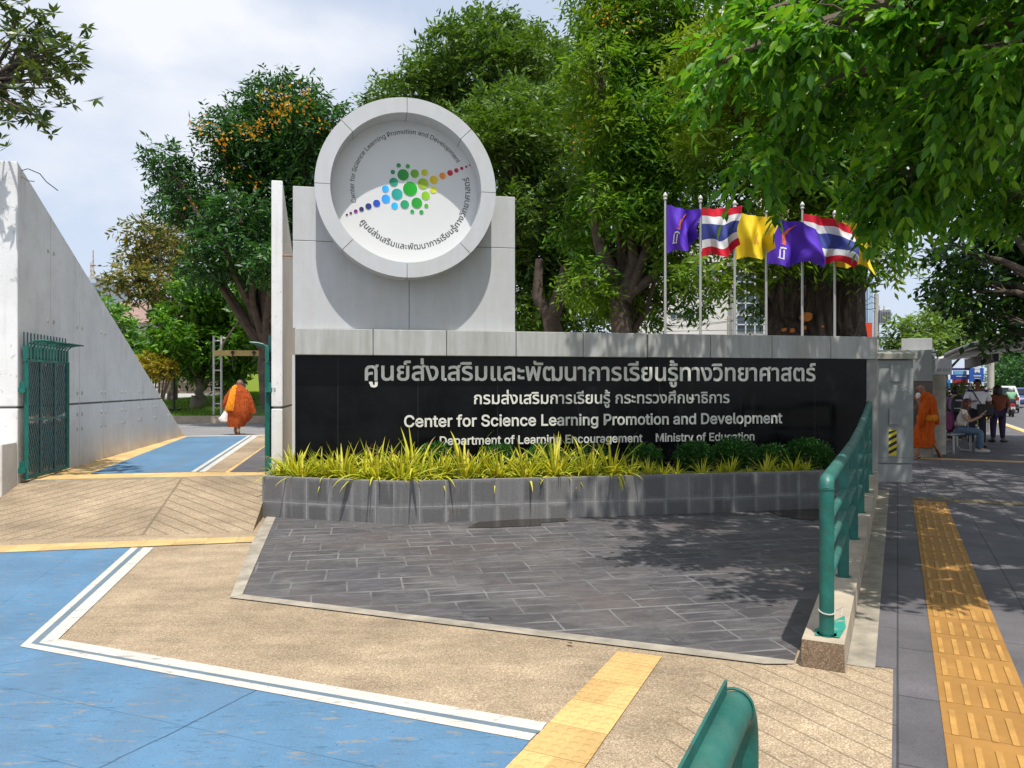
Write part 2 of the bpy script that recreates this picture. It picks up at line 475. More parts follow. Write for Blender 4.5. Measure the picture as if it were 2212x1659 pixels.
def paint(name, c, wear=0.5, base=(0.2, 0.15, 0.1), var=0.18, rough=0.7, lines=(), scores=None):
    """road paint with scuffs, hairline cracks and worn spots"""
    m, n, l, p = newmat(name); t = NT(n, l); P = t.pos()
    f = t.noise(P, 1.1, 8, 0.65)
    col = t.ramp(f, (0.3, tuple(x * (1 - var) for x in c)), (0.5, c), (0.72, tuple(min(1, x * (1 + var)) for x in c)))
    fine = t.ramp(t.noise(P, 120, 3), (0.3, 0.86), (0.7, 1.08)); col = t.mix(1.0, col, fine, 'MULTIPLY')
    w = t.math('MULTIPLY', t.ramp(t.noise(t.vscale(P, (1, 3, 1)), 5.0, 9, 0.72), (0.575, 0.0), (0.63, 1.0)), wear)
    col = t.mix(w, col, base)
    scr = t.math('MULTIPLY', t.ramp(t.noise(t.vscale(P, (2.5, 14, 1)), 2.2, 6, 0.75), (0.56, 0.0), (0.64, 1.0)), 0.65 * wear)
    spk = t.math('MULTIPLY', t.ramp(t.noise(P, 38, 3, .7), (0.655, 0.0), (0.68, 1.0)), 0.7 * wear); scr = t.math('MAXIMUM', scr, spk)
    grim = t.math('MULTIPLY', t.ramp(t.noise(P, 1.9, 8, .7), (.45, 0.0), (.75, .5)), wear); col = t.mix(grim, col, tuple(x * .62 + .02 for x in c))
    col = t.mix(scr, col, tuple(x * 0.35 for x in c))
    wob = t.math('MULTIPLY', t.math('SUBTRACT', t.noise(P, 5.0, 5, .6), 0.5), 0.035)
    for A, B, wd, k in lines:
        d = (B - A).normalized(); nn = Vector((-d.y, d.x, 0))
        q = t.math('ABSOLUTE', t.math('ADD', t.math('SUBTRACT', t.dot(P, tuple(nn)), A.dot(nn)), wob))
        col = t.mix(t.math('MULTIPLY', t.math('LESS_THAN', q, wd), k), col, tuple(x * 0.22 for x in c))
    if scores:
        (n1, n2, cn, sp) = scores
        a1 = t.math('SUBTRACT', t.dot(P, tuple(n1)), cn.dot(n1)); a2 = t.math('SUBTRACT', t.dot(P, tuple(n2)), cn.dot(n2))
        w2 = t.math('MULTIPLY', wob, 0.25)
        first = t.math('GREATER_THAN', a1, a2); av = t.math('ADD', t.math('MAXIMUM', a1, a2), w2)
        g = t.math('LESS_THAN', t.math('FRACT', t.math('ADD', t.math('DIVIDE', av, sp), 50.0)), 0.011)
        gm = t.ramp(t.noise(P, 1.7, 5), (.38, .1), (.6, .75)); col = t.mix(t.math('MULTIPLY', g, gm), col, tuple(x * 0.35 for x in c))
        tyre = t.ramp(t.noise(t.vscale(t.xyz(t.dot(P, tuple(E1)), t.dot(P, tuple(E2))), (2.2, .25, 1)), 1.4, 4), (.48, 0.0), (.70, .45)); col = t.mix(tyre, col, (.105, .15, .20))
    l.new(col, p.inputs['Base Color']); p.inputs['Roughness'].default_value = rough
    p.inputs['Specular IOR Level'].default_value = 0.3
    l.new(t.bump(t.noise(P, 180, 4), 0.25, 0.003), p.inputs['Normal'])
    return m

def tactile(name, c, u, v, size, dome=True, dirtc=(0.5, 0.25, 0.08)):
    """yellow tactile tiles: joints and raised domes along directions u, v"""
    m, n, l, p = newmat(name); t = NT(n, l); P = t.pos()
    a = t.math('ADD', t.math('DIVIDE', t.dot(P, tuple(u)), size), 200.0); b = t.math('ADD', t.math('DIVIDE', t.dot(P, tuple(v)), size), 200.0 + 0.35)
    ja = t.math('LESS_THAN', t.math('FRACT', a), 0.016)
    tilev = t.noise(t.xyz(t.math('FLOOR', a), t.math('FLOOR', b)), 3.1, 0)
    col = t.ramp(t.noise(P, 2.3, 7, 0.65), (0.32, tuple(x * 0.78 for x in c)), (0.6, c))
    col = t.mix(1.0, col, t.ramp(tilev, (0.3, 0.85), (0.7, 1.06)), 'MULTIPLY')
    dirt = t.ramp(t.noise(P, 5.0, 8, 0.7), (0.56, 0.0), (0.75, 0.55)); col = t.mix(dirt, col, dirtc)
    spk = t.ramp(t.noise(P, 60, 4, 0.7), (0.64, 0.0), (0.7, 0.5)); col = t.mix(spk, col, (0.12, 0.07, 0.03))
    col = t.mix(t.math('MULTIPLY', ja, 0.6), col, (0.1, 0.07, 0.04))
    h = t.math('MULTIPLY', ja, -0.6)
    if dome:
        fa = t.math('SUBTRACT', t.math('FRACT', t.math('MULTIPLY', a, 5.0)), 0.5); fb = t.math('SUBTRACT', t.math('FRACT', t.math('MULTIPLY', b, 5.0)), 0.5)
        r2 = t.math('SQRT', t.math('ADD', t.math('MULTIPLY', fa, fa), t.math('MULTIPLY', fb, fb)))
        k = t.ramp(r2, (0.2, 1.0), (0.36, 0.0)); h = t.math('ADD', h, k)
        edge = t.ramp(r2, (0.30, 0.0), (0.34, 0.55), (0.4, 0.0))
        wornmask = t.ramp(t.noise(P, 9, 3), (0.4, 0.1), (0.6, 0.9))
        col = t.mix(t.math('MULTIPLY', edge, wornmask), col, tuple(x * 0.55 for x in c))
    l.new(col, p.inputs['Base Color']); p.inputs['Roughness'].default_value = 0.7; p.inputs['Specular IOR Level'].default_value = 0.3
    l.new(t.bump(h, 0.7, 0.006), p.inputs['Normal'])
    return m

def slabs(name, c, u, v, sw, sh, mortar=0.008, var=0.25, joint=0.45, noise_s=1.2, rough=0.75, streak=False, jointcol=None):
    m, n, l, p = newmat(name); t = NT(n, l); P = t.pos()
    X, Y = t.dot(P, tuple(u)), t.dot(P, tuple(v))
    wob = t.math('MULTIPLY', t.math('SUBTRACT', t.noise(P, 3.0, 4), 0.5), 0.03 if streak else 0.004)
    vec = t.xyz(t.math('ADD', X, wob), t.math('ADD', Y, wob))
    b = n.new('ShaderNodeTexBrick'); l.new(vec, b.inputs['Vector'])
    b.inputs['Scale'].default_value = 1.0; b.inputs['Brick Width'].default_value = sw; b.inputs['Row Height'].default_value = sh
    b.inputs['Mortar Size'].default_value = mortar; b.inputs['Mortar Smooth'].default_value = 0.3; b.inputs['Bias'].default_value = 0.0
    b.inputs['Color1'].default_value = (*[x * (1 - var) for x in c], 1); b.inputs['Color2'].default_value = (*[x * (1 + var) for x in c], 1)
    jc = jointcol or tuple(x * joint for x in c)
    b.inputs['Mortar'].default_value = (*jc, 1)
    if streak: b.offset = 0.37; b.squash = 0.62; b.squash_frequency = 2
    col = b.outputs['Color']
    col = t.mix(1.0, col, t.ramp(t.noise(P, noise_s, 7, 0.65), (0.3, 0.68), (0.7, 1.3)), 'MULTIPLY')
    col = t.mix(1.0, col, t.ramp(t.noise(P, 140, 3), (0.3, 0.8), (0.7, 1.2)), 'MULTIPLY')
    h = t.math('MULTIPLY', b.outputs['Fac'], -0.8)
    if streak:
        sv = t.vscale(t.xyz(X, Y), (2.2, 7.5, 1))
        sn = t.noise(sv, 2.0, 8, 0.68, 1.2)
        pale = t.ramp(sn, (0.56, 0.0), (0.68, 0.55)); col = t.mix(pale, col, tuple(x * 2.6 for x in c))
        dk = t.ramp(sn, (0.28, 0.5), (0.42, 0.0)); col = t.mix(dk, col, tuple(x * 0.5 for x in c))
        brown = t.ramp(t.noise(P, 0.55, 4), (0.5, 0.0), (0.7, 0.5)); col = t.mix(brown, col, (c[0] * 1.75, c[1] * 1.35, c[2] * 1.05))
        h = t.math('ADD', h, t.math('MULTIPLY', sn, 1.6))
    else:
        spot = t.ramp(t.noise(P, 16, 5, 0.7), (0.66, 0.0), (0.74, 0.4)); col = t.mix(spot, col, tuple(x * 0.4 for x in c))
    l.new(col, p.inputs['Base Color']); p.inputs['Roughness'].default_value = rough; p.inputs['Specular IOR Level'].default_value = 0.4
    l.new(t.bump(h, 0.5, 0.006), p.inputs['Normal'])
    return m

TAN_D, TAN_L = (0.335, 0.25, 0.160), (0.60, 0.49, 0.355)
m_tan = aggregate('washed_pebbles', TAN_D, TAN_L)
m_tan_g = aggregate('grooved_pebbles', tuple(x * 1.05 for x in TAN_D), tuple(x * 1.08 for x in TAN_L), grooves=((0.889, 0.457, 0), 0.146))
m_ramp = aggregate('ramp_pebbles', tuple(x * 0.95 for x in TAN_D), tuple(x * 0.95 for x in TAN_L), chev=(-4.30, 0.21, 0))
_cn = onz(43, 1398); _f = (onz(1144, 1602) - _cn).normalized(); _l = (onz(283.6, 1184) - _cn).normalized()
m_blue = paint('blue_paint', (0.092, 0.195, 0.315), 0.8, (0.24, 0.22, 0.18), lines=[(onz(560, 1490), onz(220, 1659), .005, .8), (onz(0, 1440), onz(120, 1418), .004, .5)],
               scores=(Vector((_f.y, -_f.x, 0)), Vector((-_l.y, _l.x, 0)), _cn, .46))
m_bgrey = paint('grey_blue_paint', (0.13, 0.18, 0.22), 0.4)
m_white = paint('white_paint', (0.54, 0.52, 0.47), 0.75, (0.24, 0.21, 0.17), 0.12)
m_tac = tactile('yellow_tiles', (0.62, 0.40, 0.155), G1, G2, 0.30)
m_tac2 = tactile('pale_yellow_tiles', (0.62, 0.42, 0.18), E1, E2, 0.30)
m_guide = tactile('ochre_tiles', (0.37, 0.19, 0.048), G1, G2, 0.40, dome=False)
def ashlar(name, c):
    m, n, l, p = newmat(name); t = NT(n, l); P = t.pos()
    wx = t.math('MULTIPLY', t.math('SUBTRACT', t.noise(P, 2.2, 4), .5), .05)
    X = t.math('ADD', t.math('ADD', t.dot(P, tuple(E1)), 40), wx); Y = t.math('ADD', t.math('ADD', t.dot(P, tuple(E2)), 40), t.math('MULTIPLY', wx, .7))
    rh, cw = .40, .43
    yr = t.math('DIVIDE', Y, rh); row = t.math('FLOOR', yr); fy = t.math('FRACT', yr)
    xr = t.math('ADD', t.math('DIVIDE', X, cw), t.math('MULTIPLY', row, .41)); cell = t.math('FLOOR', xr); fx = t.math('FRACT', xr)
    wn_ = n.new('ShaderNodeTexWhiteNoise'); wn_.noise_dimensions = '2D'; l.new(t.xyz(cell, row), wn_.inputs['Vector']); rnd = wn_.outputs['Value']
    narrow = t.math('GREATER_THAN', rnd, .55)
    jx = t.math('MULTIPLY', t.math('MINIMUM', fx, t.math('SUBTRACT', 1.0, fx)), cw); jy = t.math('MULTIPLY', t.math('MINIMUM', fy, t.math('SUBTRACT', 1.0, fy)), rh)
    jm = t.math('MULTIPLY', t.math('ABSOLUTE', t.math('SUBTRACT', fy, .5)), rh); jm = t.math('ADD', jm, t.math('MULTIPLY', t.math('SUBTRACT', 1.0, narrow), 1.0))
    j = t.math('MINIMUM', jx, t.math('MULTIPLY', t.math('MINIMUM', jy, jm), .55))
    jw = t.math('ADD', .0035, t.math('MULTIPLY', t.noise(P, 7, 4, .7), .008))
    joint = t.math('LESS_THAN', j, jw)
    half = t.math('MULTIPLY', t.math('FLOOR', t.math('MULTIPLY', fy, 2)), narrow)
    w2 = n.new('ShaderNodeTexWhiteNoise'); w2.noise_dimensions = '3D'; l.new(t.xyz(cell, row, half), w2.inputs['Vector']); tone = w2.outputs['Value']
    sv = t.vscale(t.xyz(X, Y), (2.4, 8.0, 1)); shift = t.math('MULTIPLY', tone, 9.0)
    sn = t.noise(t.xyz(t.math('ADD', t.math('MULTIPLY', X, 2.4), shift), t.math('MULTIPLY', Y, 8.0), shift), 1.6, 8, .66, 1.0)
    col = t.ramp(tone, (0.0, tuple(x * .86 for x in c)), (1.0, tuple(x * 1.14 for x in c)))
    col = t.mix(t.ramp(sn, (.50, 0.0), (.64, .62)), col, tuple(x * 2.2 for x in c)); col = t.mix(t.ramp(sn, (.30, .5), (.44, 0.0)), col, tuple(x * .5 for x in c))
    col = t.mix(t.ramp(t.noise(P, .5, 5), (.46, 0.0), (.68, .55)), col, (c[0] * 1.85, c[1] * 1.5, c[2] * 1.2))
    dust = t.ramp(t.noise(P, 1.1, 7, .7), (.48, 0.0), (.72, .5)); col = t.mix(dust, col, (.19, .175, .16))
    jc = t.ramp(t.noise(P, 1.6, 5), (.30, (.035, .034, .033)), (.62, (.20, .195, .19))); col = t.mix(t.math('MULTIPLY', joint, .85), col, jc)
    col = t.mix(1.0, col, t.ramp(t.noise(P, 150, 3), (.3, .8), (.7, 1.2)), 'MULTIPLY')
    l.new(col, p.inputs['Base Color']); l.new(t.ramp(sn, (.3, .5), (.7, .72)), p.inputs['Roughness']); p.inputs['Specular IOR Level'].default_value = .4
    h = t.math('ADD', t.math('MULTIPLY', sn, 1.5), t.math('MULTIPLY', joint, -.9))
    l.new(t.bump(h, .5, .007), p.inputs['Normal'])
    return m
m_gbar = M('guide_bar', (.42, .225, .056), .7, .25, 6, .2, 120)
m_slate = ashlar('stamped_slate', (.066, .062, .066))
m_pave = slabs('pavement_slabs', (0.105, 0.098, 0.105), G1, G2, 0.80, 0.40, 0.006, 0.10)
m_conc = M('raw_concrete', (0.38, 0.32, 0.24), 0.85, 0.22, 3.0, 0.5, 70)
m_gutter = M('gutter_concrete', (0.30, 0.265, 0.21), 0.85, 0.35, 5.0, 0.4, 60)
m_asph = M('asphalt', (0.095, 0.093, 0.098), 0.85, 0.2, 1.0, 0.35, 150)
m_yard = M('yard_asphalt', (0.20, 0.195, 0.195), 0.85, 0.14, 0.7, 0.3, 120)
m_lawnb = M('lawn_soil', (0.075, 0.14, 0.018), 0.9, 0.4, 3.0, 0.6, 40)
m_earth = M('earth', (0.12, 0.11, 0.07), 0.9, 0.3, 0.3)

def struct(name, o):
    o['kind'] = 'structure'; return o
def sheet(name, poly, mat, z=None):
    b = MB(); b.sheet([Vector((p[0], p[1], p[2] if z is None else z)) for p in poly])
    o = b.build(name, mat); o['kind'] = 'structure'; return o

sheet('terrain', [(-1500, -600, 0), (1500, -600, 0), (1500, 1500, 0), (-1500, 1500, 0)], m_earth, -0.30)
# washed-pebble forecourt and everything painted or laid on it
sheet('forecourt', [(-16, -9), (st(-14, .30).x, -9), st(0.12, .34), st(9, .2), (4.5, 13), (-16, 9.6)], m_tan, 0.0)
Lx = -16
bl = onz(1095, 1659); yb = bl - G1 * 9
sheet('blue_driveway', [onz(283.6, 1184), onz(43, 1398), onz(1144, 1602), bl, yb, (Lx, yb.y, 0), (Lx, onz(0, 1193).y - (onz(0, 1193).x - Lx) * -(-ST / CT), 0)], m_blue, 0.004)
sheet('painted_line', [onz(332, 1184), onz(126, 1382), onz(1181, 1563.5), onz(1168.7, 1581), onz(84.5, 1390.5), onz(309.4, 1184)], m_white, 0.006)
sheet('painted_line', [onz(298, 1184), onz(66.5, 1392), onz(1158, 1588), onz(1144, 1602), onz(43, 1398), onz(283.6, 1184)], m_white, 0.006)
sheet('painted_gap', [onz(309.4, 1184), onz(84.5, 1390.5), onz(1168.7, 1581), onz(1158, 1588), onz(66.5, 1392), onz(298, 1184)], m_bgrey, 0.006)
r1 = onz(1265, 1659)
sheet('tactile_strip', [onz(1335, 1409), onz(1430, 1421), r1, r1 - G1 * 6, bl - G1 * 6, bl], m_tac, 0.008)
sheet('grooved_forecourt', [onz(1541, 1437), onz(1700, 1440), st(0.0, -.2), st(0.05, .34), st(-9, .34), onz(1400, 1659) - G1 * 6, onz(1400, 1659)], m_tan_g, 0.004)
# lower tactile row along the foot of the ramp
sheet('tactile_row', [onz(-900, 1224), onz(-900, 1240), onz(0, 1195), onz(547, 1172), onz(555, 1160), onz(0, 1180)], m_tac2, 0.008)
# ramp up to the gate and the level drive behind it
RZ = 0.385
SR = -3.18
b = MB()
b.add([sg(-12, -1.47, 0.002), sg(SR, -1.47, 0.002), sg(SR, .42, RZ), sg(-12, .42, RZ), sg(-12, -1.47, -.2), sg(SR, -1.47, -.2), sg(SR, .42, -.2), sg(-12, .42, -.2)],
      [(0, 1, 2, 3), (1, 5, 6, 2), (0, 4, 5, 1), (3, 2, 6, 7), (0, 3, 7, 4)])
struct('driveway_ramp', b.build('driveway_ramp', m_ramp))
b = MB(); b.sbox(-12, SR - .02, .42, .50, 0, RZ + .006)
struct('threshold_kerb', b.build('threshold_kerb', m_gutter))
b = MB(); b.sbox(-12, 2.5, .50, 9.6, 0, RZ)
b.add([sg(-12, 9.6, RZ), sg(2.5, 9.6, RZ), sg(2.5, 11.6, .2), sg(-12, 11.6, .2)], [(0, 1, 2, 3)])
struct('inner_drive', b.build('inner_drive', slabs('yellow_setts', (0.60, 0.40, 0.17), E1, E2, 0.3, 0.15, 0.006, 0.08, joint=0.6)))
z1 = RZ
sheet('inner_blue_drive', [onz(405, 943, z1), onz(536, 941.5, z1), onz(412.5, 1020, z1), onz(195, 1024, z1)], m_blue, z1 + .004)
sheet('inner_line', [onz(536, 941.5, z1), onz(541.5, 941.5, z1), onz(422.5, 1020, z1), onz(412.5, 1020, z1)], m_white, z1 + .006)
sheet('inner_gap', [onz(541.5, 941.5, z1), onz(546, 941.5, z1), onz(430, 1020, z1), onz(422.5, 1020, z1)], m_bgrey, z1 + .006)
sheet('inner_line', [onz(546, 941.5, z1), onz(558, 941.5, z1), onz(443, 1020, z1), onz(430, 1020, z1)], m_white, z1 + .006)
sheet('inner_footway', [onz(558, 941.5, z1), onz(600, 941.5, z1), onz(600, 944, z1), onz(484, 1020, z1), onz(443, 1020, z1)], m_tan, z1 + .004)
sheet('inner_paving', [onz(600, 945, z1), onz(700, 945, z1), onz(660, 1020, z1), onz(496, 1020, z1)], m_pave, z1 + .004)
sheet('threshold_tiles', [sg(-8, .52), sg(SR, .52), sg(SR, .66), sg(-8, .66)], m_tac2, z1 + .008)
# yard behind the sign
sheet('yard', [sg(-60, 11.0), sg(3.5, 11.0), sg(5.5, 2.0), sg(7.2, 2.0), st(16, -1.2), st(60, -3.0), (10, 75), (-60, 75)], m_yard, 0.2)
# dark stamped paving in front of the planter, with its pale cement edge
sheet('stamped_paving', [onz(523, 1289), onz(1716, 1430), st(.02, -.17), st(9, -.17), sg(6.0, .3), sg(-2.9, .3), sg(-3.17, -.6), onz(592, 1118)], m_slate, 0.006)
sheet('paving_edge', [onz(497, 1293), onz(523, 1286), onz(1716, 1430), onz(1716, 1437), onz(1650, 1437)], m_gutter, 0.009)
sheet('paving_edge', [onz(497, 1293), onz(523, 1288), onz(596, 1118), onz(576, 1118), onz(545, 1172)], m_gutter, 0.011)
# puddles left along the planter's foot
m_wet, n_, l_, p_ = newmat('wet_ground')
p_.inputs['Base Color'].default_value = (0.022, 0.017, 0.012, 1); p_.inputs['Roughness'].default_value = 0.12
def puddle(pts):
    return sheet('puddle', [onz(x, y) for x, y in pts], m_wet, 0.012)
puddle([(1010, 1141), (1035, 1129), (1120, 1124), (1218, 1121), (1228, 1127), (1195, 1130), (1170, 1131), (1168, 1138), (1105, 1140), (1060, 1142)])
puddle([(1655, 1106), (1690, 1100), (1778, 1097), (1784, 1120), (1755, 1126), (1715, 1122), (1690, 1118)])
# pavement, kerb line, road
b = MB(); b.sheet([st(-16, .34, .004), st(0.05, .34, .004), st(0.05, .12, .004), st(16, .0, .004), st(16, -2, .004), st(75, -2, .004), st(75, 4.2, .004), st(-16, 4.2, .004)])
struct('pavement', b.build('pavement', m_pave))
b = MB(); b.gbox(-16, 75, 4.2, 4.4, -.2, .02)
struct('road_kerb', b.build('road_kerb', M('kerb_yellow', (0.55, 0.40, 0.10), 0.7, 0.3, 6.0)))
b = MB(); b.gbox(-40, 260, 4.4, 18, -.3, -.13)
struct('road', b.build('road', m_asph))
b = MB()
for k in range(24): b.gbox(-6 + k * 9, -2 + k * 9, 9.2, 9.36, -.14, -.124)
b.gbox(-20, 200, 4.75, 4.87, -.14, -.125)
struct('lane_marking', b.build('lane_marking', m_white))
b = MB(); b.gbox(0, 8.2, .105, .25, -.1, .010)
struct('gutter_strip', b.build('gutter_strip', m_gutter))
# ochre guide tiles with raised bars, and two cross rows
b = MB(); b.sheet([st(-12, .55, .008), st(7.3, .55, .008), st(7.3, .95, .008), st(-12, .95, .008)])
for i in range(-30, 18):
    for j in range(5):
        b.gbox(i * .4 + .05, i * .4 + .35, .55 + .045 + j * .0775 - .013, .55 + .045 + j * .0775 + .013, .006, .0135, 1)
struct('guide_strip', b.build('guide_strip', [m_guide, m_gbar]))
b = MB(); b.sheet([st(7.35, .55, .008), st(7.7, .55, .008), st(7.7, 4.1, .008), st(7.35, 4.1, .008)])
for j in range(46): b.gbox(7.38, 7.67, .58 + j * .0775, .61 + j * .0775, .006, .0125)
struct('guide_cross_strip', b.build('guide_cross_strip', tactile('dull_tiles', (.17, .14, .085), G1, G2, .40, dome=False)))
b = MB(); b.sheet([st(14.2, .3, .008), st(14.6, .3, .008), st(14.6, 4.1, .008), st(14.2, 4.1, .008)])
struct('tactile_cross_strip', b.build('tactile_cross_strip', m_tac))

# ================================================================== the sign
m_panel = M('satin_panel', (0.50, 0.505, 0.51), 0.42, 0.07, 1.6, 0.0, spec=0.45)
def streaked(name, c, amount=0.3, rough=0.45, spec=0.4):
    m, n, l, p = newmat(name); t = NT(n, l); P = t.pos()
    f = t.noise(t.vscale(P, (3.0, 3.0, 0.35)), 2.5, 6, 0.65)
    col = t.ramp(f, (0.35, c), (0.72, tuple(x * (1 - amount) * y for x, y in zip(c, (1.0, 0.97, 0.9)))))
    blot = t.ramp(t.noise(P, 9, 6, 0.7), (0.35, 0.965), (0.65, 1.015)); col = t.mix(1.0, col, blot, 'MULTIPLY')
    l.new(col, p.inputs['Base Color']); p.inputs['Roughness'].default_value = rough; p.inputs['Specular IOR Level'].default_value = spec
    return m
m_panel = streaked('grey_cladding', (0.50, 0.512, 0.53), 0.08)
m_cope = streaked('coping_cladding', (0.46, 0.465, 0.455), 0.32)
m_ring = streaked('ring_cladding', (0.53, 0.545, 0.57), 0.06, 0.36)
m_disc = M('disc_vinyl', (0.66, 0.665, 0.66), 0.35, 0.03, 0.8, spec=0.4)
m_seam = M('dark_seam', (0.09, 0.085, 0.08), 0.8)
m_black, n_, l_, p_ = newmat('black_granite'); t_ = NT(n_, l_)
l_.new(t_.ramp(t_.noise(t_.pos(), 1.4, 7, 0.7), (0.35, (0.002, 0.0022, 0.0028)), (0.7, (0.008, 0.009, 0.0105))), p_.inputs['Base Color'])
l_.new(t_.ramp(t_.noise(t_.pos(), 2.0, 6, 0.6), (0.35, 0.10), (0.7, 0.3)), p_.inputs['Roughness']); p_.inputs['Specular IOR Level'].default_value = 0.16
m_letter = M('letter_steel', (0.70, 0.69, 0.62), 0.35, 0.08, 3.0, spec=0.5)
m_ink = M('black_ink', (0.012, 0.012, 0.014), 0.6, 0.0)
UP = Vector((0, 0, 1))

sign = thing('entrance_sign', 'long black granite entrance sign with silver letters and a round emblem tower', 'sign', sg(1, 0.2, 0))
S0, S1 = sx(638, 0), sx(1872, 0)
b = MB(); b.sbox(S0, S1, 0, .16, .1, 1.99); pan = b.build('granite_panel', m_black, sign)
m_gj = M('granite_joint', (0.028, 0.028, 0.028), 0.6)
for px_ in (730, 903, 1075, 1250, 1425, 1600, 1760):
    q = sx(px_); b = MB(); b.sbox(q - .002, q + .002, -.0015, .01, .2, 1.985); b.build('panel_joint', m_gj, pan)
b = MB(); b.sbox(sx(631, -.06), S0, -.06, .2, .1, 1.985); b.build('side_frame', m_panel, sign)
b = MB(); b.sbox(sx(1873, -.02), sx(1896, -.02), -.02, .34, 0, 1.99); b.build('end_pillar', M('grey_concrete', (0.27, 0.265, 0.25), 0.85, 0.2, 3, 0.3), sign, bevel=.01)
b = MB(); b.sbox(S0, S1, .165, .5, 0, 1.98); b.build('back_wall', m_conc, sign)
js = [636, 806, 965, 1115, 1260, 1398]
for a, c in zip(js, js[1:]):
    b = MB(); b.sbox(sx(a, -.16) + .004, sx(c, -.16) - .004, -.16, .4, 1.985, 2.318)
    b.build('coping_panel', m_cope, sign, bevel=.006)
js2 = [1400, 1535, 1668, 1795, 1896]
for a, c in zip(js2, js2[1:]):
    b = MB(); b.sbox(sx(a, -.04) + .004, sx(c, -.04) - .004, -.04, .42, 1.992, 2.325)
    b.build('coping_panel', m_cope, sign, bevel=.006)
b = MB(); b.sbox(sx(636, -.16) + .03, sx(1896, -.04) - .03, -.03, .39, 1.996, 2.305); b.build('coping_core', m_seam, sign)
# tower behind the emblem
T0, T1, TM, TZ = sx(632, -.05), sx(1113, -.05), sx(884, -.05), 3.452
PT = -.05
tower = None
for (a, c, z0, z1_) in ((T0, TM, 2.322, TZ), (TM, T1, 2.322, TZ), (T0, T1, TZ, 4.15)):
    b = MB(); b.sbox(a + .003, c - .003, PT, .34, z0 + .003, z1_ - .003); o = b.build('tower_panel', m_panel, sign, bevel=.005)
b = MB(); b.sbox(T0 + .02, T1 - .02, PT + .012, .33, 2.33, 4.13); b.build('tower_core', m_seam, sign)
# ring and disc
RT = -.385
RC = sg(sx(879.5, RT), 0, 4.115); RCs = sx(879.5, RT)
def ringpt(r, a, t): return sg(RCs + r * math.cos(a), t, 4.115 + r * math.sin(a))
RO, RI = 1.146, 0.955
ring = None
ja = [90, 135.5, 180, 225.5, 270, 315, 359.5, 404, 450]
for i in range(8):
    a0, a1 = R(ja[i]) + .0035, R(ja[i + 1]) - .0035
    b = MB(); n = 14
    for k in range(n):
        p, q = a0 + (a1 - a0) * k / n, a0 + (a1 - a0) * (k + 1) / n
        vs = [ringpt(r, a, t) for a in (p, q) for r, t in ((RI, RT), (RO, RT), (RO, PT + .1), (RI, PT + .02))]
        fs = [(0, 1, 5, 4), (1, 2, 6, 5), (3, 0, 4, 7)]
        if k == 0: fs.append((0, 3, 2, 1))
        if k == n - 1: fs.append((4, 5, 6, 7))
        b.add(vs, fs)
    b.build('ring_segment', m_ring, sign, fix=True)
b = MB(); n = 96
for k in range(n):
    p, q = 2 * math.pi * k / n, 2 * math.pi * (k + 1) / n
    vs = [ringpt(r, a, t) for a in (p, q) for r, t in ((RI + .008, RT + .012), (RO - .008, RT + .012), (RO - .008, PT + .12), (RI + .008, PT + .03))]
    b.add(vs, [(0, 4, 5, 1), (1, 5, 6, 2), (3, 7, 4, 0)])
b.build('ring_core', m_seam, sign)
b = MB(); b.add([ringpt(RI + .004, 2 * math.pi * k / 96, PT - .012) for k in range(96)] + [ringpt(RI + .004, 2 * math.pi * k / 96, PT + .05) for k in range(96)],
                [tuple(range(96))] + [(k, 96 + k, 96 + (k + 1) % 96, (k + 1) % 96) for k in range(96)])
disc = b.build('emblem_disc', m_disc, sign, fix=True)
# a strut of rusty pipe to the neighbouring wall
b = MB(); b.tube([at(608, 552, 10.2), at(634, 553, 9.95)], .014, 8); b.build('pipe_strut', M('rust', (0.30, 0.17, 0.10), 0.8, 0.4, 30), sign)

# emblem: rainbow dots. centre of the print and its scale, metres per unit
EC = (sx(886, PT - .015), EYE + (HY - 408.5) / F * (sg(sx(886, PT), PT).y)); ES = .000833
dots = [(1077, 585, 113, (.0, .36, .008)), (967, 371, 90, (.008, .25, .02)), (1148, 341, 68, (.13, .36, .01)), (1305, 315, 54, (.48, .50, .01)),
        (1280, 492, 87, (.30, .46, .01)), (1450, 424, 68, (.66, .48, .01)), (1444, 582, 54, (.66, .70, .01)), (1590, 352, 54, (.80, .24, .008)),
        (1710, 300, 47, (.48, .005, .02)), (1810, 255, 37, (.46, .006, .03)), (1897, 216, 28, (.44, .008, .05)), (1968, 187, 20, (.33, .008, .05)), (2029, 158, 16, (.12, .006, .02)),
        (897, 226, 36, (.008, .24, .06)), (1040, 232, 36, (.03, .33, .02)), (806, 335, 36, (.01, .22, .08)), (820, 491, 69, (.01, .30, .16)),
        (872, 678, 88, (.01, .35, .30)), (692, 603, 55, (.02, .42, .92)), (699, 760, 69, (.02, .36, .90)), (835, 864, 55, (.02, .46, .95)),
        (992, 835, 69, (.01, .34, .14)), (1182, 803, 86, (.01, .34, .02)), (1322, 678, 68, (.26, .56, .01)), (1332, 841, 34, (.09, .42, .01)),
        (1111, 942, 33, (.01, .36, .05)), (1255, 944, 35, (.01, .36, .06)), (556, 838, 57, (.01, .07, .48)), (430, 891, 49, (.015, .03, .20)),
        (323, 941, 38, (.025, .018, .10)), (235, 977, 31, (.18, .01, .22)), (159, 1009, 21, (.14, .008, .15)), (99, 1037, 17, (.02, .006, .02))]
m_halo = M('white_halo', (0.80, 0.80, 0.80), 0.5, 0.0)
hb = MB()
for x, y, r, c in dots:
    hb.disc(sg(EC[0] + (x - 1077) * ES, PT - .0145, EC[1] - (y - 585) * ES), E1, UP, (r + 9) * ES)
hb.build('dot_halo', m_halo, disc)
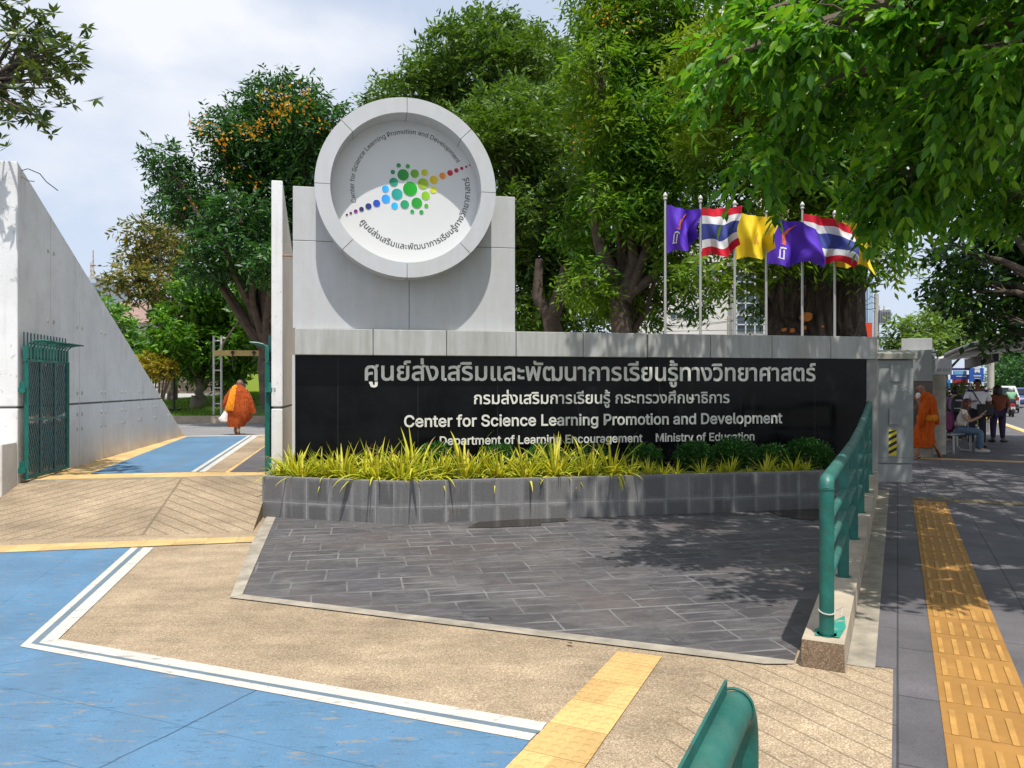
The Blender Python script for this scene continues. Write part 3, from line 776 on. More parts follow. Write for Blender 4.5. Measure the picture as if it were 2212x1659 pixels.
for x, y, r, c in dots:
    m, n, l, p = newmat('dot_ink'); t = NT(n, l)
    # the print itself shades from one hue to the next across each dot
    ctr = sg(EC[0] + (x - 1077) * ES, PT - .0175, EC[1] - (y - 585) * ES)
    k = t.math('ADD', t.math('DIVIDE', t.math('SUBTRACT', t.dot(t.pos(), tuple(E1)), ctr.dot(E1)), 2 * r * ES), 0.5)
    l.new(t.ramp(k, (0.0, tuple(min(1, v * .82) for v in c)), (1.0, tuple(min(1, v * 1.12 + .004) for v in c))), p.inputs['Base Color'])
    p.inputs['Roughness'].default_value = 0.45
    b = MB(); b.disc(ctr, E1, UP, r * ES); b.build('emblem_dot', m, disc)
def arc_text(text, name, r, a0, a1, up_out, latin, height, bold):
    """text bent round the disc from angle a0 to a1 (degrees)"""
    A0, A1 = R(a0), R(a1); w = abs(A1 - A0) * r
    def fn(x, y, z):
        a = A0 + (A1 - A0) * x; rr = r + (y * w * height if up_out else -y * w * height)
        return sg(EC[0] + rr * math.cos(a), PT - .0155 - z, EC[1] + rr * math.sin(a))
    flat_text(text, fn, name, m_ink, disc, bold, latin)
arc_text('Center for Science Learning Promotion and Development', 'lettering', .722, 196.5, 31.0, True, True, 1.02, 0.0)
arc_text('ศูนย์ส่งเสริมและพัฒนาการเรียนรู้ทางวิทยาศาสตร์', 'lettering', .797, 215.5, 374.0, False, False, .98, 0.0)
# raised letters on the granite
def sign_line(text, px0, px1, z, latin, bold, hs=1.0):
    a, c = sx(px0, -.02), sx(px1, -.02)
    flat_text(text, lambda x, y, zz: sg(a + x * (c - a), -.004 - .01 - zz * (c - a), z + y * (c - a) * hs), 'lettering', m_letter, sign, bold, latin, .012)
sign_line('ศูนย์ส่งเสริมและพัฒนาการเรียนรู้ทางวิทยาศาสตร์', 788, 1762, 1.664, False, .017, 1.0)
sign_line('กรมส่งเสริมการเรียนรู้ กระทรวงศึกษาธิการ', 1024, 1576, 1.346, False, .013)
sign_line('Center for Science Learning Promotion and Development', 873, 1690, 1.047, True, .014)
sign_line('Department of Learning Encouragement', 950, 1388, .802, True, .014)
sign_line('Ministry of Education', 1417, 1630, .802, True, .014)

# ================================================================== planter
def blocks(name, d, s0):
    m, n, l, p = newmat(name); t = NT(n, l); P = t.pos()
    X = t.math('SUBTRACT', t.dot(P, tuple(d)), s0); Z = t.math('SUBTRACT', t.dot(P, (0, 0, 1)), .195)
    b = n.new('ShaderNodeTexBrick'); l.new(t.xyz(X, Z), b.inputs['Vector']); b.offset = 0.0
    b.inputs['Scale'].default_value = 1; b.inputs['Brick Width'].default_value = .302; b.inputs['Row Height'].default_value = .302
    b.inputs['Mortar Size'].default_value = .005; b.inputs['Mortar Smooth'].default_value = .4
    b.inputs['Color1'].default_value = (.15, .148, .15, 1); b.inputs['Color2'].default_value = (.215, .21, .205, 1); b.inputs['Mortar'].default_value = (.27, .265, .255, 1)
    # tile edges bleached, hearts stained dark
    fx = t.math('ABSOLUTE', t.math('SUBTRACT', t.math('FRACT', t.math('DIVIDE', X, .302)), .5)); fz = t.math('ABSOLUTE', t.math('SUBTRACT', t.math('FRACT', t.math('DIVIDE', t.math('ADD', Z, 3.02), .302)), .5))
    e = t.math('ADD', t.math('MAXIMUM', fx, fz), t.math('MULTIPLY', t.math('SUBTRACT', t.noise(P, 9, 5), .5), .22))
    core = t.ramp(e, (.34, .50), (.46, 1.12))
    per = t.ramp(t.noise(t.xyz(t.math('FLOOR', t.math('DIVIDE', X, .302)), t.math('FLOOR', t.math('DIVIDE', Z, .302))), 2.7, 0), (.3, 0.1), (.7, 1.0))
    col = t.mix(per, b.outputs['Color'], t.mix(1.0, b.outputs['Color'], core, 'MULTIPLY'))
    run = t.ramp(t.noise(t.vscale(P, (5, 5, .35)), 2.4, 6, .7), (.50, 0.0), (.70, .5)); col = t.mix(run, col, (.08, .08, .09))
    pale = t.ramp(t.noise(t.vscale(P, (7, 7, .5)), 2.0, 5, .7), (.58, 0.0), (.72, .35)); col = t.mix(pale, col, (.30, .28, .25))
    col = t.mix(1.0, col, t.ramp(t.noise(P, 130, 3), (.3, .7), (.7, 1.3)), 'MULTIPLY')
    low = t.math('MULTIPLY', t.ramp(t.math('ADD', Z, t.math('MULTIPLY', t.noise(P, 9, 4), .12)), (-.13 + .0, 1.0), (-.06, 0.0)), .0)
    l.new(col, p.inputs['Base Color']); p.inputs['Roughness'].default_value = .75
    l.new(t.bump(t.math('ADD', t.math('MULTIPLY', b.outputs['Fac'], -.8), t.math('MULTIPLY', t.noise(P, 90, 3), .3)), .4, .005), p.inputs['Normal'])
    return m
PA, PB = Vector((-3.02, 9.30, 0)), Vector((-1.36, 8.81, 0))
dAB = (PB - PA).normalized()
tB = (PB - O).dot(E2); sB = (PB - O).dot(E1)
PCs = 4.06
PH = .492
pl = thing('planter', 'long low grey block planter bed in front of the black sign', 'planter', PB)
nAB = Vector((-dAB.y, dAB.x, 0))
mA, mC = blocks('planter_blocks_a', dAB, PA.dot(dAB)), blocks('planter_blocks', E1, sg(sB, tB).dot(E1))
b = MB(); q = [PA, PB, PB + nAB * .10 + dAB * .03, PA + nAB * .10]; b.prism([(p.x, p.y) for p in q], -.02, PH); b.build('front_wall', mA, pl)
b = MB(); q = [PB + nAB * .0, sg(PCs, tB), sg(PCs, tB + .1), PB + nAB * .10 + dAB * .03]; b.prism([(p.x, p.y) for p in q], -.02, PH); b.build('front_wall', mC, pl)
b = MB(); q = [PA, PA + nAB * .002, sg(SR - .01, .4), sg(SR + .1, .4), PA + nAB * .1 + dAB * .1, PA + dAB * .1]
b.prism([(p.x, p.y) for p in [PA - dAB * .0, sg(SR - .005, .35), sg(SR + .095, .35), PA + nAB * .101 + dAB * .09]], .0, PH - .002); b.build('end_wall', mA, pl)
b = MB(); q = [PA + dAB * .1 + nAB * .09, PB + nAB * .09, sg(PCs, tB + .09), sg(5.0, -.0), sg(SR + .09, -.0)]
b.prism([(p.x, p.y) for p in q], .1, .44); b.build('soil', M('soil', (0.055, 0.04, 0.025), 0.95, 0.4, 20, 0.6, 30), pl)

# variegated arching plants: shared clumps
m_dry = leafmat('dry_tip', [(.28, .19, .08), (.36, .27, .13)], .8, .2)
m_blade = [leafmat('blade_yellow', [(.74, .64, .06), (.80, .70, .11), (.64, .60, .05)], .5, .4), leafmat('blade_green', [(.27, .36, .02), (.36, .44, .03)], .5, .4)]
def clump(seed, n, L):
    rr = random.Random(seed); b = MB()
    for i in range(n):
        a = rr.uniform(0, 2 * math.pi); el = rr.uniform(.35, 1.38); ln = L * (rr.uniform(.5, 1.05) if i % 9 else rr.uniform(1.08, 1.25)); w = rr.uniform(.009, .020)
        d = Vector((math.cos(a) * math.cos(el), math.sin(a) * math.cos(el), math.sin(el))); p = Vector((math.cos(a), math.sin(a), 0)) * rr.uniform(0, .05)
        side = Vector((-math.sin(a), math.cos(a), 0)); rows = []; bend = rr.uniform(.14, .42) * (1.5 - el * .7)
        K = 7; brown = rr.random() < .16
        for k in range(K + 1):
            u = k / K; ww = w * (1 - u ** 2.2) * (.55 + .9 * min(1, u * 3)); up = side.cross(d).normalized()
            rows.append([p - side * ww + up * ww * .35, p - side * ww * .62, p + side * ww * .62, p + side * ww + up * ww * .35])
            p = p + d * (ln / K); d = (d - Vector((0, 0, bend * (.3 + u)))).normalized()
        for k in range(K):
            q = rows[k] + rows[k + 1]
            tip = 2 if (brown and k > K - 3) else None; b.add(q, [(0, 1, 5, 4), (2, 3, 7, 6)], 1 if tip is None else tip); b.add(q, [(1, 2, 6, 5)], 0 if tip is None else tip)
    return b
meshes = []
for i in range(11):
    me = clump(100 + i, (56, 38, 70, 48)[i % 4], .46 + .06 * (i % 3)).mesh('spider_plant')
    for m in m_blade + [m_dry]: me.materials.append(m)
    me.polygons.foreach_set('use_smooth', [True] * len(me.polygons)); meshes.append(me)
spots = []
for k in range(11): spots.append((PA + dAB * (.03 + k * .165 + .03 * math.sin(k * 5)) + nAB * (.33 + .10 * (k % 2)), .92 + .14 * ((k * 7) % 3)))
for k in range(6): spots.append((PA + dAB * (.1 + k * .30) + nAB * (.60 + .1 * (k % 2)), 1.05))
for k in range(15): spots.append((sg(sB + .12 + k * .185 + .04 * math.sin(k * 3.3), tB + .37 + .10 * (k % 2)), .92 + .16 * ((k * 5) % 3)))
for k in range(5): spots.append((sg(sB + .15 + k * .48, tB + .58 + .1 * (k % 2)), 1.02))
for s_, sc in ((2.98 - 1.66, .95), (3.22 - 1.66, .7), (3.42 - 1.66, .95), (3.6 - 1.66, .72), (3.95 - 1.66, .85), (4.2 - 1.66, .62), (4.35 - 1.66, .8), (4.62 - 1.66, .55), (4.85 - 1.66, .8), (5.05 - 1.66, .6), (5.25 - 1.66, .85), (5.42 - 1.66, .7)): spots.append((sg(s_, tB + .33), sc * .82))
for i, (p, sc) in enumerate(spots):
    o = bpy.data.objects.new('spider_plant', meshes[(i * 7) % 11]); COL.objects.link(o)
    o.location = (p.x, p.y, .42); o.rotation_euler = (0, 0, i * 2.4); sc *= random.uniform(.78, 1.0); o.scale = (sc, sc, sc * random.uniform(.85, 1.05))
    prop(o, 'arching yellow-striped grassy plant in the grey planter', 'plant', 'striped yellow plants in the planter')
# clipped round shrubs behind them
m_shrub = leafmat('shrub_leaf', [(.012, .055, .008), (.02, .09, .012), (.035, .13, .015), (.06, .17, .03)], .35, .25)
m_stem = M('stem', (0.10, 0.075, 0.05), 0.85, 0.3, 20)
def shrub(px, py, rpx, label, sparse=1.0):
    d = sg(sx(px, -.42), -.42).y; r = rpx / F * d; c = at(px, py, d); c.z -= r * .45
    base = Vector((c.x, c.y, .43)); t = thing('round_shrub', label, 'shrub', base, 'round shrubs before the sign')
    b = MB()
    for k in range(6):
        e = c + Vector((random.uniform(-.6, .6) * r, random.uniform(-.6, .6) * r, random.uniform(-.1, .5) * r)); b.tube([base, base.lerp(e, .5) + Vector((0, 0, .03)), e], [.012, .009, .005], 5)
    b.build('stem', m_stem, t)
    n = int(2600 * sparse * (r / .24) ** 2); p, dn = in_ball(n, .25)
    pos = np.array(c) + p * np.array([r, r * .9, r * .78]) * (1 + .06 * RNG.normal(size=(n, 1)))
    d2 = unit(dn + RNG.normal(size=(n, 3)) * .7 + np.array([0, 0, .4])); sc = .7 + .6 * RNG.random(n)
    quads('foliage', leaf_faces(pos, d2, unit(RNG.normal(size=(n, 3)) + np.array([0, 0, .6])), .036 * sc, .020 * sc), m_shrub, t)
shrub(938, 972, 44, 'round green shrub under the first letters of the department line')
shrub(1078, 972, 38, 'small dark green shrub second from the left before the sign', .8)
shrub(1176, 972, 42, 'round green shrub under the word Learning in the department line')
shrub(1275, 972, 40, 'thin yellowish green shrub under the word Encouragement', .35)
shrub(1393, 972, 38, 'round green shrub in the gap before the word Ministry')
shrub(1500, 968, 44, 'bushy green shrub hiding the bottom of the word Ministry')
shrub(1588, 962, 50, 'tall round shrub covering the middle of the word Education')
shrub(1668, 972, 36, 'small round shrub right of the word Education')
shrub(1745, 966, 55, 'widest round shrub next to the green handrail')

# ================================================================== concrete fins and gates
def fin_mat():
    m, n, l, p = newmat('white_painted_concrete'); t = NT(n, l); P = t.pos()
    f = t.noise(P, 1.3, 7, .65)
    col = t.ramp(f, (.3, (.66, .655, .645)), (.65, (.78, .775, .765)))
    Z = t.dot(P, (0, 0, 1))
    low = t.math('MULTIPLY', t.math('SUBTRACT', 1.25, Z), .9, clamp=True)
    low = t.math('MULTIPLY', low, t.ramp(t.noise(P, 2.0, 6, .65), (.3, .25), (.7, .9)))
    col = t.mix(low, col, (.46, .38, .29))                       # splash dirt along the foot
    peel = t.ramp(t.noise(P, 13, 7, .74), (.63, 0.0), (.65, .6)); col = t.mix(peel, col, (.36, .345, .32))
    dirtp = t.ramp(t.noise(P, 3.2, 8, .75), (.52, 0.0), (.72, .35)); col = t.mix(dirtp, col, (.44, .42, .38))
    run = t.ramp(t.noise(t.vscale(P, (3.5, 3.5, .3)), 2, 5, .65), (.54, 0.0), (.76, .34)); col = t.mix(run, col, (.40, .39, .37))
    l.new(col, p.inputs['Base Color']); p.inputs['Roughness'].default_value = .62; p.inputs['Specular IOR Level'].default_value = .4
    h = t.math('ADD', t.math('MULTIPLY', t.noise(P, 30, 5, .6), .5), t.math('MULTIPLY', t.ramp(t.noise(P, 13, 7, .74), (.62, 0.0), (.65, 1.0)), -1.0))
    l.new(t.bump(h, .55, .008), p.inputs['Normal'])
    return m
m_fin = fin_mat()
m_cgroove = M('joint_grey', (.16, .155, .145), .9)  # plain dark grey for the core set back in the lift joint
FT0, FT1 = .30, 9.75
def fin(name, label, s0, s1, ztop, zj):
    t = thing(name, label, 'wall', sg((s0 + s1) / 2, FT0, 0))
    def prof(t0, t1, z0, za, zb, a, c, m=m_fin, nm='slab', dy=0):
        pass
    # the slab in two lifts with a recessed joint between
    sl = (ztop - RZ) / (FT1 - FT0)
    top = lambda q: ztop - sl * (q - FT0)
    tj = FT0 + (ztop - zj) / sl
    b = MB()
    lower = [(FT0, 0), (FT1, 0), (FT1, RZ), (tj - .0, zj - .014), (FT0, zj - .014)]
    b.extr([sg(s0, q, z) for q, z in lower], E1 * (s1 - s0)); b.build('lower_lift', m_fin, t, bevel=.012, fix=True)
    upper = [(FT0, zj + .014), (tj - .04, zj + .014), (FT0 + .12, top(FT0 + .12)), (FT0, ztop)]
    b = MB(); b.extr([sg(s0, q, z) for q, z in upper], E1 * (s1 - s0)); b.build('upper_lift', m_fin, t, bevel=.012, fix=True)
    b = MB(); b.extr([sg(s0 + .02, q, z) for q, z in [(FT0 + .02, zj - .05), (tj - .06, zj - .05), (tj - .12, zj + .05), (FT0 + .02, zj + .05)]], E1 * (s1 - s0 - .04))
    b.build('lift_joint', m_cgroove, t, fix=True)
    return t, top
FLs = sx(38, FT0)
zj = 1.32
finL, topL = fin('fin_wall', 'tall white concrete wall left of the driveway with sloping top', FLs - .55, FLs, 4.37, zj)
finR, topR = fin('fin_wall', 'narrow white concrete wall edge standing between driveway and emblem tower', sx(586, FT0), sx(610.5, FT0), 4.30, 1.30)
# form-tie holes and shutter joints on the face of the left wall
b = MB(); hl = MB()
q = FT0 + 1.05
while q < FT1 - .6:
    zt = topL(q) - .02
    b.box(sg(FLs + .0005, q, (RZ + zt) / 2), (.004, .008, zt - RZ), (E1, E2, UP))
    for z in (RZ + .55, zj - .16, zj + .16, zj + 1.15, zj + 2.1):
        if z < zt - .12:
            for dq in (-.10, .10): hl.ball(sg(FLs + .0, q + dq, z), (.014, .022, .035), 8)
    q += 1.12
b.build('shutter_joint', M('filled_joint', (.50, .49, .47), .7), finL)
hl.build('tie_hole', M('tie_hole', (.40, .39, .37), .9), finL)
b = MB()
w0 = sg(FLs - .02, FT0 + .12, 4.28)
b.tube([w0, w0 + Vector((.10, 0, .03)), w0 + Vector((.22, .05, -.02)), w0 + Vector((.30, .05, -.12)), w0 + Vector((.42, .1, -.22))], .006, 5)
b.tube([w0 + Vector((0, 0, -.05)), w0 + Vector((.1, 0, -.12)), w0 + Vector((.18, 0, -.13))], .006, 5)
b.build('loose_wire', M('wire', (.08, .075, .07), .7), finL)
# low plinth in front of the left wall
b = MB(); b.sbox(FLs - 1.6, FLs - .004, FT0 - .42, FT0 - .004, -.1, .90); o = b.build('concrete_plinth', m_fin, bevel=.015)
prop(o, 'low white concrete block at the foot of the tall left wall', 'plinth')

m_green = M('green_paint', (.008, .13, .105), .38, .18, 6, .15, 90, spec=.5)
m_gate = M('gate_paint', (.005, .062, .068), .42, .3, 4, .1, 60)
def gate(name, label, hinge_s, side, t0, L, cat='gate'):
    """steel leaf folded back along a wall: side is +1 when its hinge wall is on the left"""
    s = hinge_s + side * .06
    th = thing(name, label, cat, sg(s, t0, RZ))
    P = lambda a, z, o=0.0: sg(s + o * side, t0 + a, RZ + .03 + z)
    H = 1.50
    b = MB()
    for a in (.03, L - .03): b.tube([P(a, 0), P(a, H)], .032, 4)
    b.tube([P(.0, .02), P(L, .02)], .025, 4); b.tube([P(0, H), P(L, H)], .025, 4); b.tube([P(.03, .74), P(L, .74)], .014, 6)
    b.build('frame', m_green, th)
    b = MB(); cols = [(.05, L * .33), (L * .33, L * .66), (L * .66, L - .05)]
    for i, (a0, a1) in enumerate(cols):
        if i: b.box(P(a0, H / 2), (.02, .07, H - .04), (E1, E2, UP))
        for z0, z1_, sgn in ((.74, H, 1), (.03, .74, -1)):
            sg_ = sgn * (1 if i % 2 == 0 else -1); k = 1.95; w = a1 - a0
            z = z0 - k * w
            while z < z1_ + k * w:
                pts = []
                for u in range(0, 13):
                    a = a0 + w * u / 12; zz = z + (k * (a - a0) if sg_ > 0 else k * (a1 - a))
                    if z0 < zz < z1_: pts.append((a, zz))
                if len(pts) > 1:
                    p, q = P(*pts[0]), P(*pts[-1]); d = (q - p)
                    b.box((p + q) / 2, (.008, .036, d.length), (E1, d.cross(E1).normalized(), d.normalized()))
                z += .135
    b.build('chevron_bars', m_gate, th)
    b = MB()
    b.box(P(L / 2, 1.60), (.012, L, .10), (E1, E2, UP)); b.box(P(.03, 1.60), (.05, .05, .16), (E1, E2, UP))
    n = 13
    for i in range(n + 1):
        a = .04 + (L - .08) * i / n
        b.box(P(a, 1.585), (.03, .05, .17), (E1, E2, UP))
        b.tube([P(a, 1.65), P(a, 1.69, .015), P(a, 1.725, .05), P(a, 1.745, .12), P(a, 1.75, .22)], .010, 6)
    b.build('curved_guard', m_green, th)
    b = MB()
    for i in range(n + 1):
        a = .02 + (L - .06) * i / n; b.box(P(a, 1.68, -.02), (.010, .022, .34), (E1, E2, UP))
    b.build('spikes', m_gate, th)
    for z in (1.12, .12):
        b = MB(); b.box(P(.0, z, -.05), (.13, .10, .06), (E1, E2, UP)); b.box(P(.02, z + .05, -.03), (.05, .05, .10), (E1, E2, UP)); b.build('hinge', m_green, th)
    return th
gate('gate_leaf', 'open green steel gate with herringbone bars beside the tall left wall', FLs, 1, FT0 + .06, 1.46)
gate('gate_leaf', 'green gate leaf seen edge-on against the narrow white wall', sx(586, FT0), -1, FT0 + .05, 1.5)

# ================================================================== rails
hr = thing('handrail', 'green pipe handrail on a concrete kerb between paving and pavement', 'handrail', K0)
pa = [0, 1.49, 2.98, 4.47, 5.96, 7.45]
kz = [.16, .165, .18, .205, .24, .31]
tz = [1.045, 1.05, 1.065, 1.125, 1.22, 1.335]
def grime(name):
    m, n, l, p = newmat(name); t = NT(n, l); P = t.pos()
    col = t.ramp(t.noise(P, 7, 7, .65), (.3, (.005, .085, .070)), (.55, (.007, .125, .100)), (.75, (.016, .17, .14)))
    chip = t.ramp(t.noise(P, 45, 4, .7), (.68, 0.0), (.71, .8)); col = t.mix(chip, col, (.10, .06, .04))
    up = n.new('ShaderNodeNewGeometry').outputs['Normal']
    dust = t.math('MULTIPLY', t.math('MULTIPLY', t.dot(up, (0, 0, 1)), 1.0, clamp=True), t.ramp(t.noise(P, 12, 5), (.35, .1), (.7, .5)))
    col = t.mix(dust, col, (.10, .17, .14))
    l.new(col, p.inputs['Base Color']); rs = t.ramp(t.noise(P, 22, 6, .7), (.60, 0.0), (.66, .75)); col2 = t.mix(rs, col, (.055, .075, .055)); l.new(col2, p.inputs['Base Color'])
    l.new(t.ramp(t.noise(P, 9, 5), (.3, .34), (.7, .62)), p.inputs['Roughness'])
    l.new(t.bump(t.noise(P, 45, 6, .65), .45, .006), p.inputs['Normal'])
    return m
m_rail = grime('green_rail_paint')
for a, z0, z1_ in zip(pa, kz, tz):
    b = MB(); b.tube([st(a, 0, z0 - .01), st(a, 0, z1_ - (.05 if a == 0 else .02))], .040, 16)
    b.tube([st(a, 0, z0 - .005), st(a, 0, z0 + .006)], .055, 16)
    b.tube([st(a, 0, z1_ - .052), st(a, 0, z1_ - .044)], .0435, 16)
    b.build('post', m_rail, hr, smooth=True)
b = MB()
path = [st(0, 0, tz[0] - .05), st(.006, 0, tz[0] - .022), st(.025, 0, tz[0] - .004), st(.06, 0, tz[0])]
for k in range(1, 31):
    a = k * 7.45 / 30; path.append(st(a, 0, float(np.interp(a, pa, tz))))
b.tube(path, .040, 16); b.build('top_rail', m_rail, hr, smooth=True)
for h in (.75, .595, .415):
    for i in range(5):
        b = MB(); zz = h + .02
        b.tube([st(pa[i] + .03, 0, zz + kz[i] - .13), st(pa[i + 1] - .03, 0, zz + kz[i + 1] - .14)], .027, 12)
        b.build('middle_bar', m_rail, hr, smooth=True)
b = MB(); b.tube([st(0, 0, .30) + Vector((math.cos(q) * .044, math.sin(q) * .044, .012 * math.sin(q))) for q in np.linspace(0, 6.3, 16)], .004, 5)
b.tube([st(0, 0, .30) + Vector((.044, -.01, 0)), st(0, 0, .31) + Vector((.085, -.03, .02)), st(0, 0, .285) + Vector((.06, -.05, -.0))], .003, 5)
b.build('wire_tie', M('pale_wire', (.5, .5, .46), .5), hr)
# kerb under the rail
b = MB(); n = 14
for i in range(n):
    a0, a1 = -.14 + 8.2 * i / n, -.14 + 8.2 * (i + 1) / n; z0, z1_ = float(np.interp(a0, pa, kz)), float(np.interp(a1, pa, kz))
    vs = []
    for a, z in ((a0, z0), (a1, z1_)):
        vs += [st(a, -.125, -.05), st(a, .105, -.05), st(a, .10, z), st(a, -.12, z)]
    fs = [(3, 2, 6, 7), (1, 5, 6, 2), (0, 3, 7, 4)]
    if i == n - 1: fs.append((4, 7, 6, 5))
    b.add(vs, fs)
    if i == 0: b.add(vs[:4], [(0, 1, 2, 3)], 1)
ko = b.build('rail_kerb', [m_conc, aggregate('broken_pebbles', (.20, .14, .09), (.42, .32, .22))], fix=True); ko['kind'] = 'structure'
# spilt green paint round the first post
b = MB(); b.sheet([st(-.05, -.06, .166), st(.06, -.07, .166), st(.30, .02, .166), (st(.42, .07, .167)), st(.18, .09, .166), st(-.04, .07, .166)]); o = b.build('paint_spill', paint('spilt_paint', (.03, .25, .19), .9, (.40, .36, .29))); o['kind'] = 'structure'

# the near rail end at the bottom edge of the picture
NE = Vector((.53, 1.78, .871))                 # where the bend would meet the post
dirN = Vector((-.433, -.90, 0)).normalized(); rN = .039
nr = thing('handrail', 'near end of a green pipe rail bent down with a flat fin on top', 'handrail', (NE.x, NE.y, 0))
b = MB(); zc = NE.z - .01; bend = .12
pts = [NE + dirN * 2.4, NE + dirN * 1.2, NE + dirN * .5, NE + dirN * .12]
for k in range(1, 8):
    a = k / 7 * math.pi / 2; c = NE + dirN * (.12 - bend); 
    pts.append(NE + dirN * (.12 - bend * math.sin(a)) - UP * (bend * (1 - math.cos(a))))
pts += [pts[-1] - UP * .25, pts[-1] - UP * .70]
pts[-1].z = 0.0
b.tube(pts, rN, 24); b.build('pipe', m_rail, nr, smooth=True)
b = MB(); sd = Vector((-dirN.y, dirN.x, 0))
sideN = sd if sd.x < 0 else -sd
o1 = NE + dirN * .12 + sideN * .012 + UP * (rN * .90)
b.extr([o1 - dirN * .005 - UP * .004, o1 - dirN * .012 + UP * .030, o1 + dirN * 2.2 + UP * .028, o1 + dirN * 2.2 - UP * .006], sideN * .006)
b.build('top_fin', m_rail, nr, fix=True)
b = MB(); b.tube([NE + dirN * .085 - UP * .0 + (sideN * math.cos(q) + UP * math.sin(q)) * (rN + .001) for q in np.linspace(-.6, math.pi + .6, 30)], .0035, 6); b.build('weld_bead', m_rail, nr)
for d_ in (2.3,):
    b = MB(); p = NE + dirN * d_; b.tube([p - UP * .03, Vector((p.x, p.y, 0))], rN, 16); b.build('post', m_rail, nr, smooth=True)

# ================================================================== utility cabinet and what stands behind it
m_cab = M('cabinet_paint', (.26, .28, .275), .5, .07, 2.0, .05, 60, spec=.4)
m_cab2 = M('cabinet_roof', (.30, .29, .245), .6, .12, 3.0)
CA = at(1934, 1040, 12.75); CA.z = 0
cu_, cv_ = Vector((G1.y, -G1.x, 0)), G1
rot = Matrix.Rotation(R(4), 3, 'Z'); cu_, cv_ = rot @ cu_, rot @ cv_
cu_ = Matrix.Rotation(R(13), 3, 'Z') @ cu_; cv_ = Matrix.Rotation(R(13), 3, 'Z') @ cv_
ca = thing('utility_cabinet', 'tall grey steel street cabinet at the right end of the sign', 'cabinet', CA)
def cbox(u0, u1, v0, v1, z0, z1_, name, mat, par, bevel=.006):
    b = MB(); b.box(CA + cu_ * ((u0 + u1) / 2) + cv_ * ((v0 + v1) / 2) + UP * ((z0 + z1_) / 2), (u1 - u0, v1 - v0, z1_ - z0), (cu_, cv_, UP)); return b.build(name, mat, par, bevel=bevel)
W = .265
cbox(-W, W, 0, .42, -.05, .30, 'base', M('cabinet_base', (.33, .34, .34), .6, .1, 5, .2, 60), ca, .012)
body = cbox(-W, W + .012, -.012, .44, .304, 2.02, 'body', m_cab, ca, .010)
cbox(-W, W + .012, -.014, -.002, .40, .404, 'door_gap', m_seam, body, 0)
cap = MB(); z0 = 2.03
lo = [CA + cu_ * x + cv_ * y + UP * z0 for x, y in ((-W - .05, -.07), (W + .06, -.07), (W + .06, .5), (-W - .05, .5))]
b = MB(); b.add(lo + [p + UP * .10 for p in lo] + [CA + cu_ * x + cv_ * .22 + UP * 2.20 for x in (-W, W)],
                [(3, 2, 1, 0), (0, 1, 5, 4), (1, 2, 6, 5), (2, 3, 7, 6), (3, 0, 4, 7), (4, 5, 9, 8), (5, 6, 9), (6, 7, 8, 9), (7, 4, 8)])
b.build('roof', m_cab2, ca, bevel=.008, fix=True)
cbox(-.085, .075, -.032, -.0125, 1.66, 1.94, 'blank_plate', m_cab, ca, .004)
cbox(-.105, .055, -.032, -.0125, .95, 1.21, 'blank_plate', m_cab, ca, .004)
# hazard sticker
hz_ = MB()
hz_.box(CA + cu_ * -.045 + cv_ * -.0135 + UP * .65, (.125, .002, .43), (cu_, cv_, UP)); stk = hz_.build('hazard_sticker', M('sticker_yellow', (.62, .52, .03), .5, .1), ca)
b = MB()
for k in range(4):
    z = .455 + k * .108
    b.add([CA + cu_ * x + cv_ * -.0155 + UP * zz for x, zz in ((-.107, z), (.017, z + .072), (.017, min(.865, z + .126)), (-.107, z + .054))], [(0, 1, 2, 3)])
b.build('black_stripe', m_ink, stk)
scr = MB()
for k in range(16):
    x, z = random.uniform(-.1, .24), random.uniform(1.40, 1.62); scr.add([CA + cu_ * (x + dx) + cv_ * -.0135 + UP * (z + dz) for dx, dz in ((0, 0), (.02, .006), (.024, .018), (.004, .014))], [(0, 1, 2, 3)])
scr.build('sticker_remains', M('paper_remains', (.55, .56, .55), .8), ca)

# second cabinet, concrete column and numbered box of the bus stop behind it
m_conc2 = M('column_concrete', (.34, .32, .26), .8, .3, 4.0, .3, 30)
p = at(1990, 880, 17.4); p.z = 0
c2 = thing('utility_cabinet', 'dull grey cabinet half hidden behind the tall street cabinet', 'cabinet', p)
def obox(c, size, ang, name, mat, par, bevel=.006):
    m3 = Matrix.Rotation(ang, 3, 'Z'); b = MB(); b.box(c, size, (m3 @ Vector((1, 0, 0)), m3 @ Vector((0, 1, 0)), UP)); return b.build(name, mat, par, bevel=bevel)
AG = math.atan2(G1.y, G1.x) - math.pi / 2
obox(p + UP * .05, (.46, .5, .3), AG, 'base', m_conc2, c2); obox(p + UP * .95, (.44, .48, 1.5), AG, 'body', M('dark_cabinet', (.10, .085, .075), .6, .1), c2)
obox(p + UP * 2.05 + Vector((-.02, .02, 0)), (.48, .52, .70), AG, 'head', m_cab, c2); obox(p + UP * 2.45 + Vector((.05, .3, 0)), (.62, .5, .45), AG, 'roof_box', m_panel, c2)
CL = at(2027, 965, 18.0); CL.z = 0
